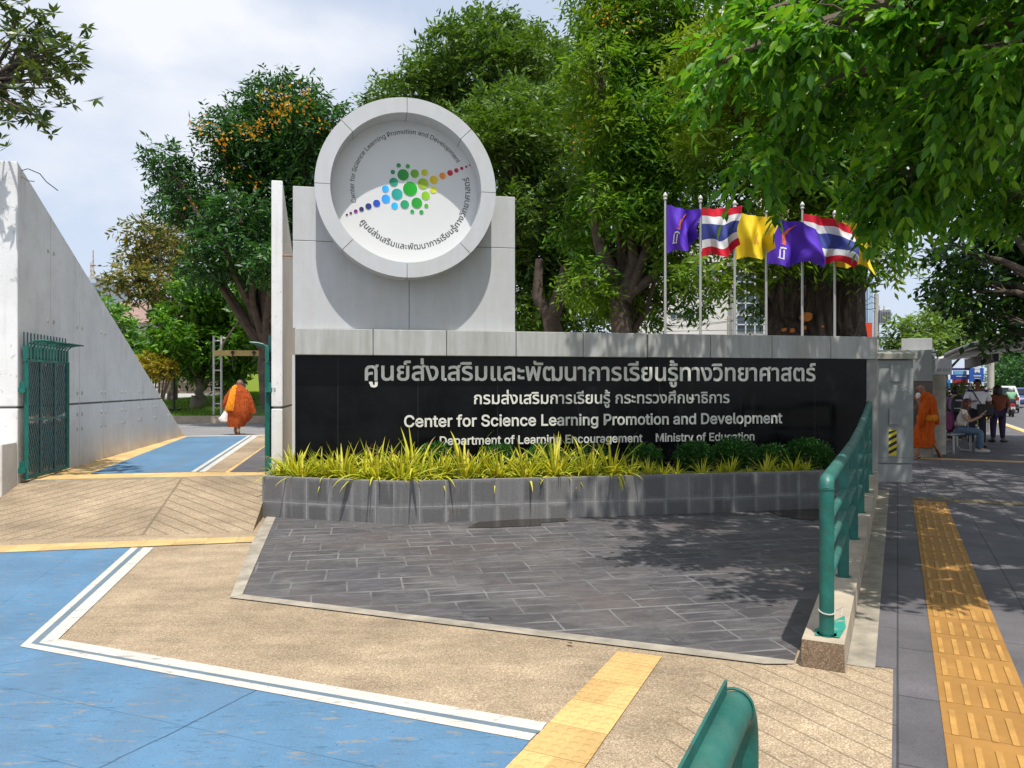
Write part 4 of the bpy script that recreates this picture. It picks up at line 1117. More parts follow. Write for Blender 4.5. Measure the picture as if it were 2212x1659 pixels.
# bus shelter: columns, arched roof, lamp box with number, beam, fascia
bs = thing('bus_shelter', 'bus shelter with arched ribbed roof on round concrete columns over the pavement', 'shelter', CL)
b = MB(); b.tube([CL, CL + UP * .06, CL + UP * 1.95], [.17, .155, .155], 24); b.build('column', m_conc2, bs, smooth=True)
c3 = CL + G1 * 7; b = MB(); b.tube([c3, c3 + UP * 2.2], .155, 20); b.build('column', m_conc2, bs, smooth=True)
bxp = CL + UP * 2.05 + G1 * .10
nb = thing
b = MB(); b.box(CL + UP * 2.04 + Vector((.02, -.0, 0)), (.36, .5, .37), (Matrix.Rotation(R(-8), 3, 'Z') @ Vector((1, 0, 0)), Matrix.Rotation(R(-8), 3, 'Z') @ Vector((0, 1, 0)), UP)); lamp = b.build('number_box', M('box_white', (.46, .48, .50), .5, .04), bs, bevel=.008)
o3 = CL + UP * 1.95 + Vector((.02, -.0, 0)); xx = Matrix.Rotation(R(-8), 3, 'Z') @ Vector((1, 0, 0)); yy = Matrix.Rotation(R(-8), 3, 'Z') @ Vector((0, 1, 0))
flat_text('S5 013', lambda x, y, z: o3 - yy * .253 + xx * (-.15 + .29 * x) + UP * (.29 * y - .02), 'lettering', M('navy_ink', (.008, .012, .03), .6, 0), lamp, 0.0, True)
b = MB(); b.box(CL + UP * 2.0 + Vector((-.32, .30, 0)), (.34, .6, .34), (xx, yy, UP)); b.build('side_box', m_cab, bs, bevel=.008)
# spotlights on the box
for k in range(3):
    b = MB(); q = CL + UP * (2.27 + .05 * k) + Vector((-.42 + .13 * k, -.05, 0)); b.box(q, (.10, .16, .12), (xx, (yy + UP * .5).normalized(), (UP - yy * .5).normalized())); b.box(q - yy * .06 - UP * .03, (.08, .05, .08), (xx, yy, UP), 1); b.build('spotlight', [M('lamp_case', (.08, .08, .08), .5), M('lamp_glass', (.5, .5, .5), .2)], bs)
# roof shell arching across the pavement
RL = 8.0; NR = 16; RW = 3.3
def roofpt(k, a, dz=0.0):
    x = k * RW; z = 2.28 + .45 * (1 - (1 - min(1, x / 1.65 * .92)) ** 2) if x < 1.8 else 2.73 - .10 * ((x - 1.8) / 1.5) ** 2
    return CL + G2 * (x + .12) + G1 * a + UP * (z + dz)
b = MB()
for i in range(NR):
    k0, k1 = i / NR, (i + 1) / NR
    vs = [roofpt(k, a, dz) for dz in (0, .045) for k, a in ((k0, -.2), (k1, -.2), (k1, RL), (k0, RL))]
    b.add(vs, [(3, 2, 1, 0), (4, 5, 6, 7), (0, 1, 5, 4), (2, 3, 7, 6)] + ([(3, 0, 4, 7)] if i == 0 else []) + ([(1, 2, 6, 5)] if i == NR - 1 else []))
b.build('roof', M('roof_sheet', (.34, .33, .31), .6, .15, 4), bs)
m_steel = M('painted_steel', (.50, .50, .48), .45, .08, 5)
for a in (-.22, 0.0):
    b = MB(); b.tube([roofpt(i / NR, a - .02, .05 - .10 * (a + .22) / .22) for i in range(NR + 1)], .026, 6); b.build('edge_tube', M('white_steel', (.66, .66, .64), .4, .05), bs, smooth=True)
for a in np.linspace(.5, RL - .3, 9):
    b = MB(); b.tube([roofpt(i / NR, a, -.03) for i in range(NR + 1)], .03, 6); b.build('rib', m_steel, bs)
for k in (.12, .32, .52, .72, .92):
    b = MB(); b.tube([roofpt(k, -.15, -.06), roofpt(k, RL - .1, -.06)], .022, 6); b.build('purlin', m_steel, bs)
b = MB(); b.tube([CL + UP * 2.22, roofpt(.1, .2, -.08)], .05, 6); b.tube([CL + UP * 2.2 + G1 * .1, roofpt(.32, 2.2, -.08)], .045, 6); b.tube([CL + UP * 2.2 + G1 * .1, roofpt(.75, .4, -.10)], .05, 6); b.build('brace', m_steel, bs)
b = MB(); f0 = CL + G2 * 1.25 + G1 * 1.5 + UP * 2.33; b.box(f0 + G1 * 4 + G2 * .0 , (9.0, .10, .30), (G1, G2, UP)); b.build('fascia', M('black_fascia', (.016, .016, .017), .6), bs)
b = MB(); b.box(f0 + G1 * 4 + UP * .18, (9.0, .12, .06), (G1, G2, UP)); b.build('fascia_beam', m_steel, bs)
for k in (.1, 2.4):
    b = MB(); q = f0 + G1 * (k - .3) - G2 * .07; b.extr([q + UP * .16, q + UP * .16 + G1 * .0 + Vector((.26, 0, 0)), q + Vector((.20, 0, -.10)), q + Vector((.10, 0, -.19)), q + Vector((.02, 0, -.1))], G1 * .12); b.build('bracket', M('cream_steel', (.62, .60, .54), .5), bs, fix=True)
# information board
ib = at(2113, 880, 26.5); ib.z = 0
sb = thing('information_board', 'tall bus stop board with blue head and cream timetable sheets', 'sign', ib)
def fb(x0, x1, y0, y1, d, name, col, par, th=.05, rough=.4, off=0):
    a, c = at(x0, y0, d), at(x1, y1, d); b = MB(); b.box(((a.x + c.x) / 2, d - off, (a.z + c.z) / 2), (abs(c.x - a.x), th, abs(c.z - a.z)), None)
    return b.build(name, col if hasattr(col, 'node_tree') else M('board_' + name, col, rough, .04), par)
hd = fb(2094, 2124, 795, 825, 26.5, 'head_panel', (.02, .09, .38), sb)
fb(2095, 2122, 826, 846, 26.5, 'timetable', (.55, .50, .40), sb); fb(2096, 2120, 847, 893, 26.5, 'route_map', (.42, .33, .32), sb)
b = MB(); 
for i in range(4):
    for j in range(3):
        q = at(2098 + i * 6, 829 + j * 5.5, 26.46); b.box(q, (.05, .004, .035), None)
b.build('timetable_print', m_ink, sb)
b = MB(); q = at(2111, 801, 26.46)
b.box(q + UP * .07, (.17, .006, .06), None); b.box(q + UP * .11, (.14, .006, .03), None)
b.box(q - UP * .01, (.19, .006, .075), None); b.box(q + Vector((-.06, 0, -.06)), (.035, .006, .04), None); b.box(q + Vector((.06, 0, -.06)), (.035, .006, .04), None)
b.box(at(2111, 812, 26.46), (.26, .006, .03), None); b.box(at(2111, 817, 26.46), (.20, .006, .015), None)
b.build('bus_pictogram', M('sign_white', (.62, .64, .68), .5), hd)
b = MB(); q = at(2140, 880, 27.2); q.z = 0; b.tube([q, q + UP * 3.1], .11, 12); o = b.build('street_post', M('cream_post', (.50, .47, .40), .6, .1), smooth=True); prop(o, 'cream round post right of the blue bus stop board', 'post')
ad = thing('advert_panel', 'lit advert panel with blue, red and dark bands left of the timetable board', 'sign', at(2077, 1000, 25.2).xy.to_3d())
for x0, x1, y0, y1, nm, c in ((2054, 2094, 795, 800, 'panel_band', (.05, .05, .20)), (2060, 2087, 801, 809, 'panel_band', (.16, .42, .75)), (2054, 2094, 809, 820, 'panel_band', (.02, .05, .33)), (2058, 2090, 820, 827, 'panel_band', (.40, .02, .04)), (2054, 2094, 827, 838, 'panel_band', (.012, .014, .035)), (2046, 2052, 820, 843, 'panel_band', (.03, .25, .70))):
    fb(x0, x1, y0, y1, 25.2, nm, c, ad, .06)
fb(2064, 2086, 812, 814, 25.2, 'panel_text', (.5, .6, .75), ad, .02, .4, .03); fb(2066, 2090, 832, 833.5, 25.2, 'panel_text', (.6, .6, .6), ad, .02, .4, .03); fb(2058, 2092, 838, 905, 25.2, 'stand', (.10, .10, .11), ad, .08)
# bench
BN = at(2068, 940, 18.6); BN.z = 0
bn = thing('bench', 'metal tube bench under the bus shelter with a seated woman', 'bench', BN)
m_met = M('brushed_metal', (.42, .42, .42), .35, .1, 10, metal=.7)
bx, by = G1, G2
bx, by = Vector((.80, .60, 0)).normalized(), Vector((.60, -.80, 0)).normalized()
b = MB()
for k in range(5): b.tube([BN + by * (-.16 + k * .08) - bx * .75 + UP * .44, BN + by * (-.16 + k * .08) + bx * .55 + UP * .44], .022, 8)
b.build('seat', m_met, bn, smooth=True)
for k in (-.55, .35):
    b = MB(); q = BN + bx * k; b.tube([q + by * .15 + UP * .42, q + by * .15], .025, 8); b.tube([q - by * .15 + UP * .42, q - by * .15 + UP * .12, q - by * .05 + UP * .03, q + by * .15 + UP * .03], .022, 8); b.build('leg', m_met, bn, smooth=True)

# ================================================================== flags
m_pole = M('pole_metal', (.46, .46, .45), .35, .08, 4, metal=.35)
FRED, FWHT, FBLU = M('flag_red', (.50, .012, .03), .75, .08), M('flag_white', (.62, .62, .63), .75, .05), M('flag_blue', (.045, .06, .24), .75, .08)
FPUR, FYEL = M('flag_purple', (.085, .03, .42), .7, .12), M('flag_yellow', (.68, .50, .02), .7, .08)
FORG, FEMB = M('flag_emblem_orange', (.50, .11, .02), .7, .1), M('flag_emblem_white', (.62, .62, .68), .7, .05)
FGOLD = M('flag_emblem_gold', (.62, .26, .02), .7, .1)
for m in (FRED, FWHT, FBLU, FPUR, FYEL):
    m.node_tree.nodes['Principled BSDF'].inputs['Specular IOR Level'].default_value = .2
def flag(i, px, ytop, kind, seed, L, Hh, sag, label, plabel, amp=.10, pinch=.1):
    d = sg(sx(px, 5.2), 5.2).y; top = at(px, ytop, d); base = Vector((top.x, top.y, .2))
    t = thing('flagpole', plabel, 'flagpole', base, 'row of flagpoles behind the sign')
    b = MB(); b.tube([base, base.lerp(top, .55), top], [.036, .029, .022], 12); b.build('pole', m_pole, t, smooth=True)
    b = MB(); b.loft([(top + UP * z, Vector((r, 0, 0)), Vector((0, r, 0)), 0, 0) for z, r in ((-.02, .024), (0, .042), (.015, .040), (.03, .028), (.05, .045), (.08, .050), (.11, .034), (.145, .010))], 14); b.build('finial', M('finial', (.5, .5, .48), .35, .05), t, smooth=True)
    rr = random.Random(seed); ph = rr.uniform(0, 6); NX, NZ = 44, 30
    def P(u, v, off=0.0):
        # u along the flag, v from 0 at the bottom to 1 at the top
        w = min(1, u * 2.2)
        x = u * L * (1 - .10 * w * math.sin(3.1 * u + ph) ** 2)
        gather = 1 - pinch * u ** 1.2
        z = -Hh * (.5 - (v - .5) * gather) - sag * u ** 1.4 * (1.0 + .5 * (1 - v)) + .055 * w * math.sin(6.5 * u + ph + 1.2 * v) + .05 * u * math.sin(4 * v + ph)
        y = amp * w * math.sin(8.0 * u + ph + 2.2 * v) + .05 * w * math.sin(15 * u - 5 * v + 2 * ph) + .04 * math.sin(6 * v + ph) * w + .025 * w * math.sin(23 * u + 9 * v)
        x += .06 * u * math.sin(5 * v + ph * 2)
        z += .11 * w * math.cos(8.0 * u + ph + 1.4 * v) * (v - .5) * .8
        return top + Vector((.035 + x * .96, y - x * .12 + off, z - .12))
    vs = [P(a / NX, c / NZ) for c in range(NZ + 1) for a in range(NX + 1)]
    fs = [(c * (NX + 1) + a, c * (NX + 1) + a + 1, (c + 1) * (NX + 1) + a + 1, (c + 1) * (NX + 1) + a) for c in range(NZ) for a in range(NX)]
    mats = {'thai': [FRED, FWHT, FBLU], 'purple': [FPUR], 'yellow': [FYEL]}[kind]
    b = MB(); b.v = [tuple(p) for p in vs]; b.f = fs
    if kind == 'thai': b.m = [(0, 1, 2, 2, 1, 0)[min(5, c * 6 // NZ)] for c in range(NZ) for a in range(NX)]
    else: b.m = [0] * len(fs)
    fl = thing('flag', label, 'flag', top, 'flags flying from the row of poles'); 
    cl = b.build('cloth', mats, fl, smooth=True)
    def print_(poly, mat, nm):
        for off in (-.006, .006):
            b = MB(); n = len(poly)
            c = sum((Vector(p) for p in poly), Vector((0, 0))) / n
            pts = []
            for k in range(n):
                p, q = Vector(poly[k]), Vector(poly[(k + 1) % n])
                for f in (0, .25, .5, .75): pts.append(p.lerp(q, f))
            m_ = len(pts); vs = [P(p.x, p.y, off) for p in pts] + [P(c.x + (p.x - c.x) * .5, c.y + (p.y - c.y) * .5, off) for p in pts] + [P(c.x, c.y, off)]
            b.add(vs, [(k, (k + 1) % m_, m_ + (k + 1) % m_, m_ + k) for k in range(m_)] + [(m_ + k, m_ + (k + 1) % m_, 2 * m_) for k in range(m_)])
            b.build(nm, mat, cl)
    if kind == 'purple':
        x = .26
        print_([(x - .02, .50), (x + .12, .48), (x + .16, .56), (x + .15, .66), (x + .20, .72), (x + .30, .86), (x + .34, .92), (x + .20, .80), (x + .10, .72), (x + .08, .62), (x + .01, .56)], FORG, 'flame_emblem')
        for a in (x - .06, x + .02): print_([(a - .012, .17), (a + .016, .17), (a + .036, .37), (a + .008, .37)], FEMB, 'torch_emblem')
        print_([(x - .03, .375), (x + .03, .40), (x + .10, .385), (x + .12, .42), (x + .03, .432), (x - .04, .415)], FEMB, 'torch_emblem')
        print_([(x - .09, .15), (x + .04, .15), (x + .04, .172), (x - .09, .172)], FEMB, 'torch_emblem')
    if kind == 'yellow':
        x = .52
        for dx, dz, w, h in ((0, .45, .06, .04), (.0, .50, .035, .05), (.02, .56, .05, .03), (.045, .61, .03, .045), (-.03, .40, .04, .03), (.05, .39, .03, .03)):
            print_([(x + dx - w, dz), (x + dx, dz - h), (x + dx + w, dz), (x + dx, dz + h)], FGOLD, 'cypher_emblem')
flag(0, 1437, 430, 'purple', 3, .74, 1.04, -.02, 'purple flag with orange flame on the pole nearest the emblem', 'pale metal flagpole nearest the round emblem, with purple flag', .15, .30)
flag(1, 1513, 436, 'thai', 8, .88, 1.06, -.04, 'striped red, white and blue flag fully in view, left of a yellow flag', 'flagpole second from the emblem, with striped flag', .10, .05)
flag(2, 1587, 447, 'yellow', 4, .92, 1.02, .02, 'yellow flag right behind the large striped flag', 'flagpole with yellow flag just right of the large striped flag', .16, .20)
flag(3, 1655, 458, 'purple', 17, 1.16, 1.02, .16, 'purple flag with orange flame left of the half hidden striped flag', 'flagpole with purple flag in the middle of the row', .15, .28)
flag(4, 1733, 450, 'thai', 12, 1.12, .98, .24, 'striped red, white and blue flag half hidden by hanging leaves', 'flagpole before the huge trunk, with striped flag', .13, .16)
flag(5, 1803, 468, 'yellow', 6, .95, 1.0, .14, 'yellow flag behind leaves at the right end of the row', 'flagpole with yellow flag at the end of the row', .14, .25)

# ================================================================== people
m_skinA = M('skin_brown', (.30, .145, .085), .55, .08, 20, spec=.4)
m_skinB = M('skin_light', (.46, .27, .17), .55, .06, 20, spec=.4)
m_skinD = M('skin_dark', (.20, .10, .06), .55, .06, 20, spec=.4)
def skin_mesh(name, verts, edges, root, mat, parent=None, loc=None, sub=2):
    """verts: (point, radius or (rx, ry)); grown with a Skin modifier"""
    bm = bmesh.new(); lay = bm.verts.layers.skin.verify(); vs = []
    off = Vector(loc) if loc is not None else (wloc(parent) if parent is not None else Vector((0, 0, 0)))
    for p, r in verts:
        v = bm.verts.new(Vector(p) - off); v[lay].radius = (r, r) if isinstance(r, (int, float)) else r; vs.append(v)
    for a, c in edges: bm.edges.new((vs[a], vs[c]))
    vs[root][lay].use_root = True
    me = bpy.data.meshes.new(name); bm.to_mesh(me); bm.free()
    o = bpy.data.objects.new(name, me); COL.objects.link(o); me.materials.append(mat)
    if parent is not None: o.parent = parent
    if loc is not None: o.location = loc
    k = o.modifiers.new('skin', 'SKIN'); k.use_smooth_shade = True
    k = o.modifiers.new('smooth', 'SUBSURF'); k.levels = k.render_levels = sub
    return o
class Body:
    """joints in the person's own frame (f forward, r right, up), scaled by height"""
    def __init__(s, base, fwd, J):
        f = Vector((fwd[0], fwd[1], 0)).normalized(); r = Vector((f.y, -f.x, 0))
        s.base, s.f, s.r = Vector(base), f, r
        s.J = {k: s.w(*v) for k, v in J.items()}
    def w(s, f, r, z): return s.base + s.f * f + s.r * r + UP * z
    def figure(s, label, mat, curl=.5):
        J = s.J; V, E = [], []
        def add(p, r, to=None):
            V.append((p, r)); 
            if to is not None: E.append((to, len(V) - 1))
            return len(V) - 1
        pel = add(J['pelvis'], .115); sp = add(J['pelvis'].lerp(J['chest'], .5), .105, pel); ch = add(J['chest'], .125, sp)
        nb = add(J['neck'], .062, ch); up = (J['head'] - J['neck']).normalized(); h = J['head']
        n2 = add(J['neck'].lerp(h, .42), .052, nb); jaw = add(h - up * .052 + s.hf(h) * .022, .062, n2); mid = add(h + up * .02, (.078, .092), jaw); add(h + up * .085, .058, mid)
        add(h - up * .012 + s.hf(h) * .112, .012, mid)
        for sd in ('L', 'R'):
            sh = add(J['sh' + sd], .052, ch); el = add(J['el' + sd], .038, sh); fm = add(J['el' + sd].lerp(J['wr' + sd], .35), .037, el); wr = add(J['wr' + sd], .025, fm)
            d = (J['wr' + sd] - J['el' + sd]).normalized(); J_d = J.get('hd' + sd); 
            if J_d is not None: d = (J_d - J['wr' + sd]).normalized()
            a = d.cross(UP); a = a.normalized() if a.length > .1 else s.r.copy(); c = a.cross(d).normalized()
            pm = add(J['wr' + sd] + d * .05, .030, wr)
            for i, (o, ln) in enumerate(((-.027, .068), (-.009, .078), (.009, .072), (.027, .056))):
                k = add(J['wr' + sd] + d * .088 + a * o, .010, pm); q = add(J['wr' + sd] + d * (.088 + ln * .55) + a * o * 1.1 - c * ln * .25 * curl, .009, k); add(J['wr' + sd] + d * (.088 + ln * (1 - .45 * curl)) + a * o * 1.1 - c * ln * .75 * curl, .008, q)
            k = add(J['wr' + sd] + d * .045 - a * .036 - c * .006, .011, pm); add(J['wr' + sd] + d * .085 - a * .052 - c * .022, .009, k)
            hp = add(J['hip' + sd], .085, pel); kn = add(J['kn' + sd], .055, hp); cf = add(J['kn' + sd].lerp(J['an' + sd], .35), .052, kn); an = add(J['an' + sd], .036, cf)
            tdir = (J['to' + sd] - J['an' + sd]); add(J['an' + sd] - UP * .035 - tdir.normalized() * .035, .030, an); bl = add(J['an' + sd].lerp(J['to' + sd], .6) - UP * .0, .036, an); add(J['to' + sd], .024, bl)
        o = skin_mesh('person', V, E, pel, mat, None, s.base); prop(o, label, 'person'); s.o = o; return o
    def hf(s, h): return getattr(s, 'look', s.f)
    def face(s, hair=None, hairmat=None):
        J = s.J; h = J['head']; f = s.hf(h); r = Vector((f.y, -f.x, 0)).normalized()
        for q in (-1, 1):
            b = MB(); b.ball(h + f * .082 + r * q * .033 + UP * .012, (.013, .013, .009), 8); b.build('eye', M('eye', (.03, .02, .015), .3, 0), s.o, smooth=True)
            b = MB(); b.ball(h + r * q * .083 - f * .008 - UP * .0, (.014, .022, .034), 8); b.build('ear', s.o.data.materials[0], s.o, smooth=True)
        b = MB(); b.ball(h + f * .087 - UP * .055, (.022, .016, .007), 8); b.build('mouth', M('lips', (.22, .06, .05), .5, 0), s.o, smooth=True)
    def garment(s, name, segs, mat, sub=2):
        """segs: chains of (joint or point, radius); chains starting at an earlier point share it"""
        V, E, ix = [], [], {}
        for chain in segs:
            prev = None
            for key, r in chain:
                p = s.J[key] if isinstance(key, str) else key
                kk = tuple(round(x, 4) for x in p)
                if kk not in ix: ix[kk] = len(V); V.append((p, r))
                if prev is not None and prev != ix[kk]: E.append((prev, ix[kk]))
                prev = ix[kk]
        return skin_mesh(name, V, E, 0, mat, s.o, None, sub)

def robe_mat(name, c, c2):
    m, n, l, p = newmat(name); t = NT(n, l); P = t.obj()
    f = t.noise(t.vscale(P, (6, 6, 1.4)), 2.2, 5, .6)
    l.new(t.ramp(f, (.3, c), (.7, c2)), p.inputs['Base Color']); p.inputs['Roughness'].default_value = .8; p.inputs['Specular IOR Level'].default_value = .2
    l.new(t.bump(t.noise(t.vscale(P, (9, 9, 2.2)), 2.5, 4, .6), 1.0, .09), p.inputs['Normal'])
    return m
m_robe = robe_mat('orange_robe', (.50, .068, .006), (.68, .125, .010)); m_robe2 = robe_mat('rust_robe', (.30, .055, .012), (.42, .085, .018)); m_sash = robe_mat('saffron_sash', (.70, .22, .01), (.80, .30, .02))

# the monk walking past the cabinet, in profile, towards the sign
mb = at(2003, 990, 16.9); mb.z = 0
mk = Body(mb, (-1, .10), dict(pelvis=(0, 0, .90), chest=(.03, 0, 1.22), neck=(.05, 0, 1.40), head=(.12, 0, 1.545),
    shL=(.03, -.17, 1.36), elL=(.14, -.19, 1.10), wrL=(.24, -.10, 1.27), hdL=(.28, -.05, 1.40), shR=(.03, .17, 1.36), elR=(-.02, .22, 1.10), wrR=(.06, .20, .92),
    hipL=(.02, -.09, .86), knL=(.19, -.09, .48), anL=(.24, -.09, .09), toL=(.40, -.09, .03), hipR=(-.02, .09, .86), knR=(-.06, .10, .46), anR=(-.27, .10, .17), toR=(-.33, .10, .03)))
mk.figure('monk in orange robes walking left beside the tall grey cabinet, white cloth at his mouth', m_skinA, .8); mk.face()
def robe(bd, name, secs, mat, n=36):
    b = MB(); b.loft([(bd.w(f, r, z), bd.f * a, bd.r * c, fo, ph) for f, r, z, a, c, fo, ph in secs], n); return b.build(name, mat, bd.o, smooth=True)
robe(mk, 'skirt', [(.11, 0, .25, .20, .17, .07, .2), (.10, 0, .33, .205, .175, .06, .3), (.09, 0, .5, .20, .18, .06, .5), (.05, 0, .7, .19, .185, .05, .8), (.01, 0, .88, .165, .18, .03, 1.0), (.0, 0, 1.0, .15, .17, .02, 1.1)], m_robe)
b = MB(); b.loft([(mk.w(-.05, .10, .95), mk.f * .12, mk.r * .09, .04, .2), (mk.w(-.07, .10, .62), mk.f * .11, mk.r * .09, .05, .4), (mk.w(-.11, .10, .42), mk.f * .085, mk.r * .08, .06, .7), (mk.w(-.15, .10, .33), mk.f * .075, mk.r * .075, .06, .9)], 24); b.build('skirt_back_leg', m_robe, mk.o, smooth=True)
robe(mk, 'upper_robe', [(.0, 0, .82, .19, .19, .05, 2), (.0, 0, .95, .175, .19, .05, 2.2), (.0, 0, 1.1, .175, .20, .06, 2.5), (.0, 0, 1.25, .165, .215, .05, 2.8), (.01, 0, 1.36, .135, .20, .04, 3.0), (.03, 0, 1.43, .09, .12, .03, 3.1), (.045, 0, 1.46, .068, .072, .0, 3.1)], m_robe)
b = MB(); b.loft([(mk.w(.03, -.16, 1.37), mk.f * .085, mk.r * .06, .03, 0), (mk.w(.10, -.20, 1.22), mk.f * .105, mk.r * .075, .05, .4), (mk.w(.15, -.19, 1.05), mk.f * .10, mk.r * .07, .08, .8), (mk.w(.20, -.17, .88), mk.f * .08, mk.r * .06, .10, 1.2), (mk.w(.22, -.16, .74), mk.f * .055, mk.r * .05, .12, 1.5)], 24); b.build('sleeve', m_robe, mk.o, smooth=True)
b = MB(); b.loft([(mk.w(-.10, .08, 1.40), mk.f * .06, mk.r * .09, .05, 0), (mk.w(-.16, .08, 1.2), mk.f * .06, mk.r * .10, .08, .5), (mk.w(-.18, .08, 1.0), mk.f * .06, mk.r * .10, .1, 1), (mk.w(-.21, .08, .86), mk.f * .055, mk.r * .09, .12, 1.6), (mk.w(-.23, .08, .74), mk.f * .05, mk.r * .07, .12, 2)], 24); b.build('back_fold', m_robe, mk.o, smooth=True)
robe(mk, 'sash', [(.0, 0, .84, .17, .20, .02, 0), (.0, 0, .87, .20, .22, .03, .3), (.0, 0, .93, .20, .22, .03, .5), (.0, 0, .965, .17, .20, .02, .8)], m_sash)
for q, an in (('L', 0), ('R', 0)):
    b = MB(); a = mk.J['an' + q]; to = mk.J['to' + q]; dd = (to - a); ce = a.lerp(to, .45) - UP * (.055 if q == 'L' else .02)
    dn = dd.normalized(); sd_ = dn.cross(UP).normalized(); nn = sd_.cross(dn)
    b.box(ce - nn * .02, (.26, .09, .018), (dn, sd_, nn)); b.build('sandal', M('sandal', (.10, .035, .02), .7, .1), mk.o, bevel=.008)
cl_ = MB(); hc = mk.J['wrL'] + Vector((-.02, -.03, .10)); cl_.loft([(hc + Vector((x, 0, z)), Vector((a, 0, 0)), Vector((0, c, 0)), .12, z * 9) for x, z, a, c in ((0, -.055, .012, .012), (.01, -.02, .045, .03), (.018, .03, .052, .034), (.012, .075, .03, .02))], 14)
o = cl_.build('face_cloth', M('white_cloth', (.70, .67, .64), .8, .04), smooth=True); prop(o, 'crumpled white cloth held to the mouth by the walking monk', 'cloth')

# the monk walking away through the gate, seen from behind
mb2 = at(514, 941, 21.8); mb2.z = .2
m2 = Body(mb2, (-.05, 1), dict(pelvis=(0, 0, .88), chest=(.07, 0, 1.18), neck=(.13, -.01, 1.35), head=(.25, -.02, 1.455),
    shL=(.05, -.19, 1.32), elL=(.02, -.33, 1.07), wrL=(.02, -.36, .84), hdL=(.02, -.37, .72), shR=(.05, .19, 1.32), elR=(.0, .30, 1.05), wrR=(.05, .37, .82),
    hipL=(0, -.09, .84), knL=(.10, -.08, .46), anL=(-.02, -.07, .10), toL=(.14, -.08, .03), hipR=(0, .09, .84), knR=(.04, .06, .45), anR=(-.12, .04, .10), toR=(.04, .04, .03)))
m2.figure('monk in rust orange robes seen from behind, walking in through the gate', m_skinA, .9)
for q in (-1, 1):
    b = MB(); b.ball(m2.J['head'] + m2.r * q * .083, (.014, .022, .034), 8); b.build('ear', m_skinA, m2.o, smooth=True)
b = MB(); b.ball(m2.J['head'] + UP * .022 - m2.f * .008, (.085, .098, .098), 16); b.build('hair', M('shaved_hair', (.17, .10, .075), .7, .1, 60), m2.o, smooth=True)
robe(m2, 'skirt', [(.0, -.06, .24, .17, .22, .08, .2), (.0, -.04, .34, .19, .255, .08, .6), (.0, 0, .55, .20, .29, .05, .9), (.0, .01, .8, .20, .28, .04, 1.2), (.0, 0, 1.0, .18, .24, .03, 1.4)], m_robe2)
robe(m2, 'upper_robe', [(.0, .16, .38, .12, .13, .10, 1.0), (.0, .07, .52, .21, .29, .08, 1.6), (.0, .03, .75, .22, .34, .05, 2), (.02, .02, 1.0, .21, .32, .05, 2.4), (.03, .0, 1.2, .19, .27, .04, 2.6), (.05, 0, 1.33, .15, .21, .03, 2.8), (.08, 0, 1.41, .09, .10, .02, 3), (.10, 0, 1.44, .062, .066, 0, 3)], m_robe2)
for q, s_, e_ in (('L', -1, (-.37, .82)), ('R', 1, (.43, .62))):
    b = MB(); b.loft([(m2.w(.05, s_ * .16, 1.30), m2.f * .10, m2.r * .09, .03, 0), (m2.w(.02, s_ * .26, 1.10), m2.f * .11, m2.r * .11, .06, .6), (m2.w(.01, s_ * .33, .92), m2.f * .10, m2.r * .10, .08, 1.2), (m2.w(.01, e_[0], e_[1]), m2.f * .07, m2.r * .07, .14, 1.9)], 24); b.build('sleeve', m_robe2, m2.o, smooth=True)
b = MB()
ps = [(.06, -.06, 1.43), (-.05, -.08, 1.38), (-.155, -.10, 1.22), (-.205, -.12, 1.0), (-.235, -.15, .80), (-.22, -.18, .70)]
b.loft([(m2.w(*p), m2.r * w, m2.f * .022, .05, i) for i, (p, w) in enumerate(zip(ps, (.05, .065, .085, .10, .12, .12)))], 20); b.build('sash', m_sash, m2.o, smooth=True)
bagc = m2.J['wrL'] + Vector((-.02, -.01, -.12))
b = MB(); b.loft([(bagc + Vector((.02 * math.sin(z * 20), 0, -z)), Vector((a, 0, 0)), Vector((0, a * .7, 0)), .12, z * 8) for z, a in ((0, .02), (.07, .045), (.15, .09), (.25, .135), (.32, .13), (.35, .08))], 22)
o = b.build('carrier_bag', M('white_plastic', (.66, .62, .62), .45, .06, 12), smooth=True); prop(o, 'white plastic carrier bag in the left hand of the monk seen from behind', 'bag')

# man in white shirt with a black shoulder bag
m_trou = M('dark_trousers', (.012, .012, .022), .8, .2, 8); m_wshirt = M('white_shirt', (.72, .73, .76), .8, .05, 8, .3, 12); m_hair = M('black_hair', (.010, .008, .008), .5, .2, 30)
m_shoe = M('black_shoe', (.012, .011, .011), .5, .1)
b0 = at(2111, 967, 19.9); b0.z = 0
wm = Body(b0, (-.35, -.94), dict(pelvis=(0, 0, .94), chest=(0, 0, 1.28), neck=(.01, 0, 1.47), head=(.04, 0, 1.645), shL=(0, -.21, 1.41), elL=(.0, -.30, 1.13), wrL=(.10, -.26, .90), shR=(0, .21, 1.41), elR=(.06, .28, 1.15), wrR=(.25, .16, 1.20),
    hipL=(0, -.10, .90), knL=(.02, -.12, .49), anL=(-.02, -.13, .10), toL=(.14, -.16, .04), hipR=(0, .10, .90), knR=(.02, .13, .49), anR=(-.02, .15, .10), toR=(.14, .19, .04)))
wm.figure('man in white shirt with black shoulder bag standing by the timetable board', m_skinD); wm.face()
wm.garment('shirt', [[('pelvis', .155), (wm.J['pelvis'].lerp(wm.J['chest'], .5), .15), ('chest', .165), (wm.J['neck'] - UP * .04, .09)], [('chest', .165), ('shL', .085), (wm.J['shL'].lerp(wm.J['elL'], .8), .075)], [('chest', .165), ('shR', .085), (wm.J['shR'].lerp(wm.J['elR'], .8), .075)]], m_wshirt)
wm.garment('trousers', [[('pelvis', .145), ('hipL', .115), ('knL', .085), (wm.J['anL'] + UP * .0, .07)], [('pelvis', .145), ('hipR', .115), ('knR', .085), (wm.J['anR'] + UP * .0, .07)]], m_trou)
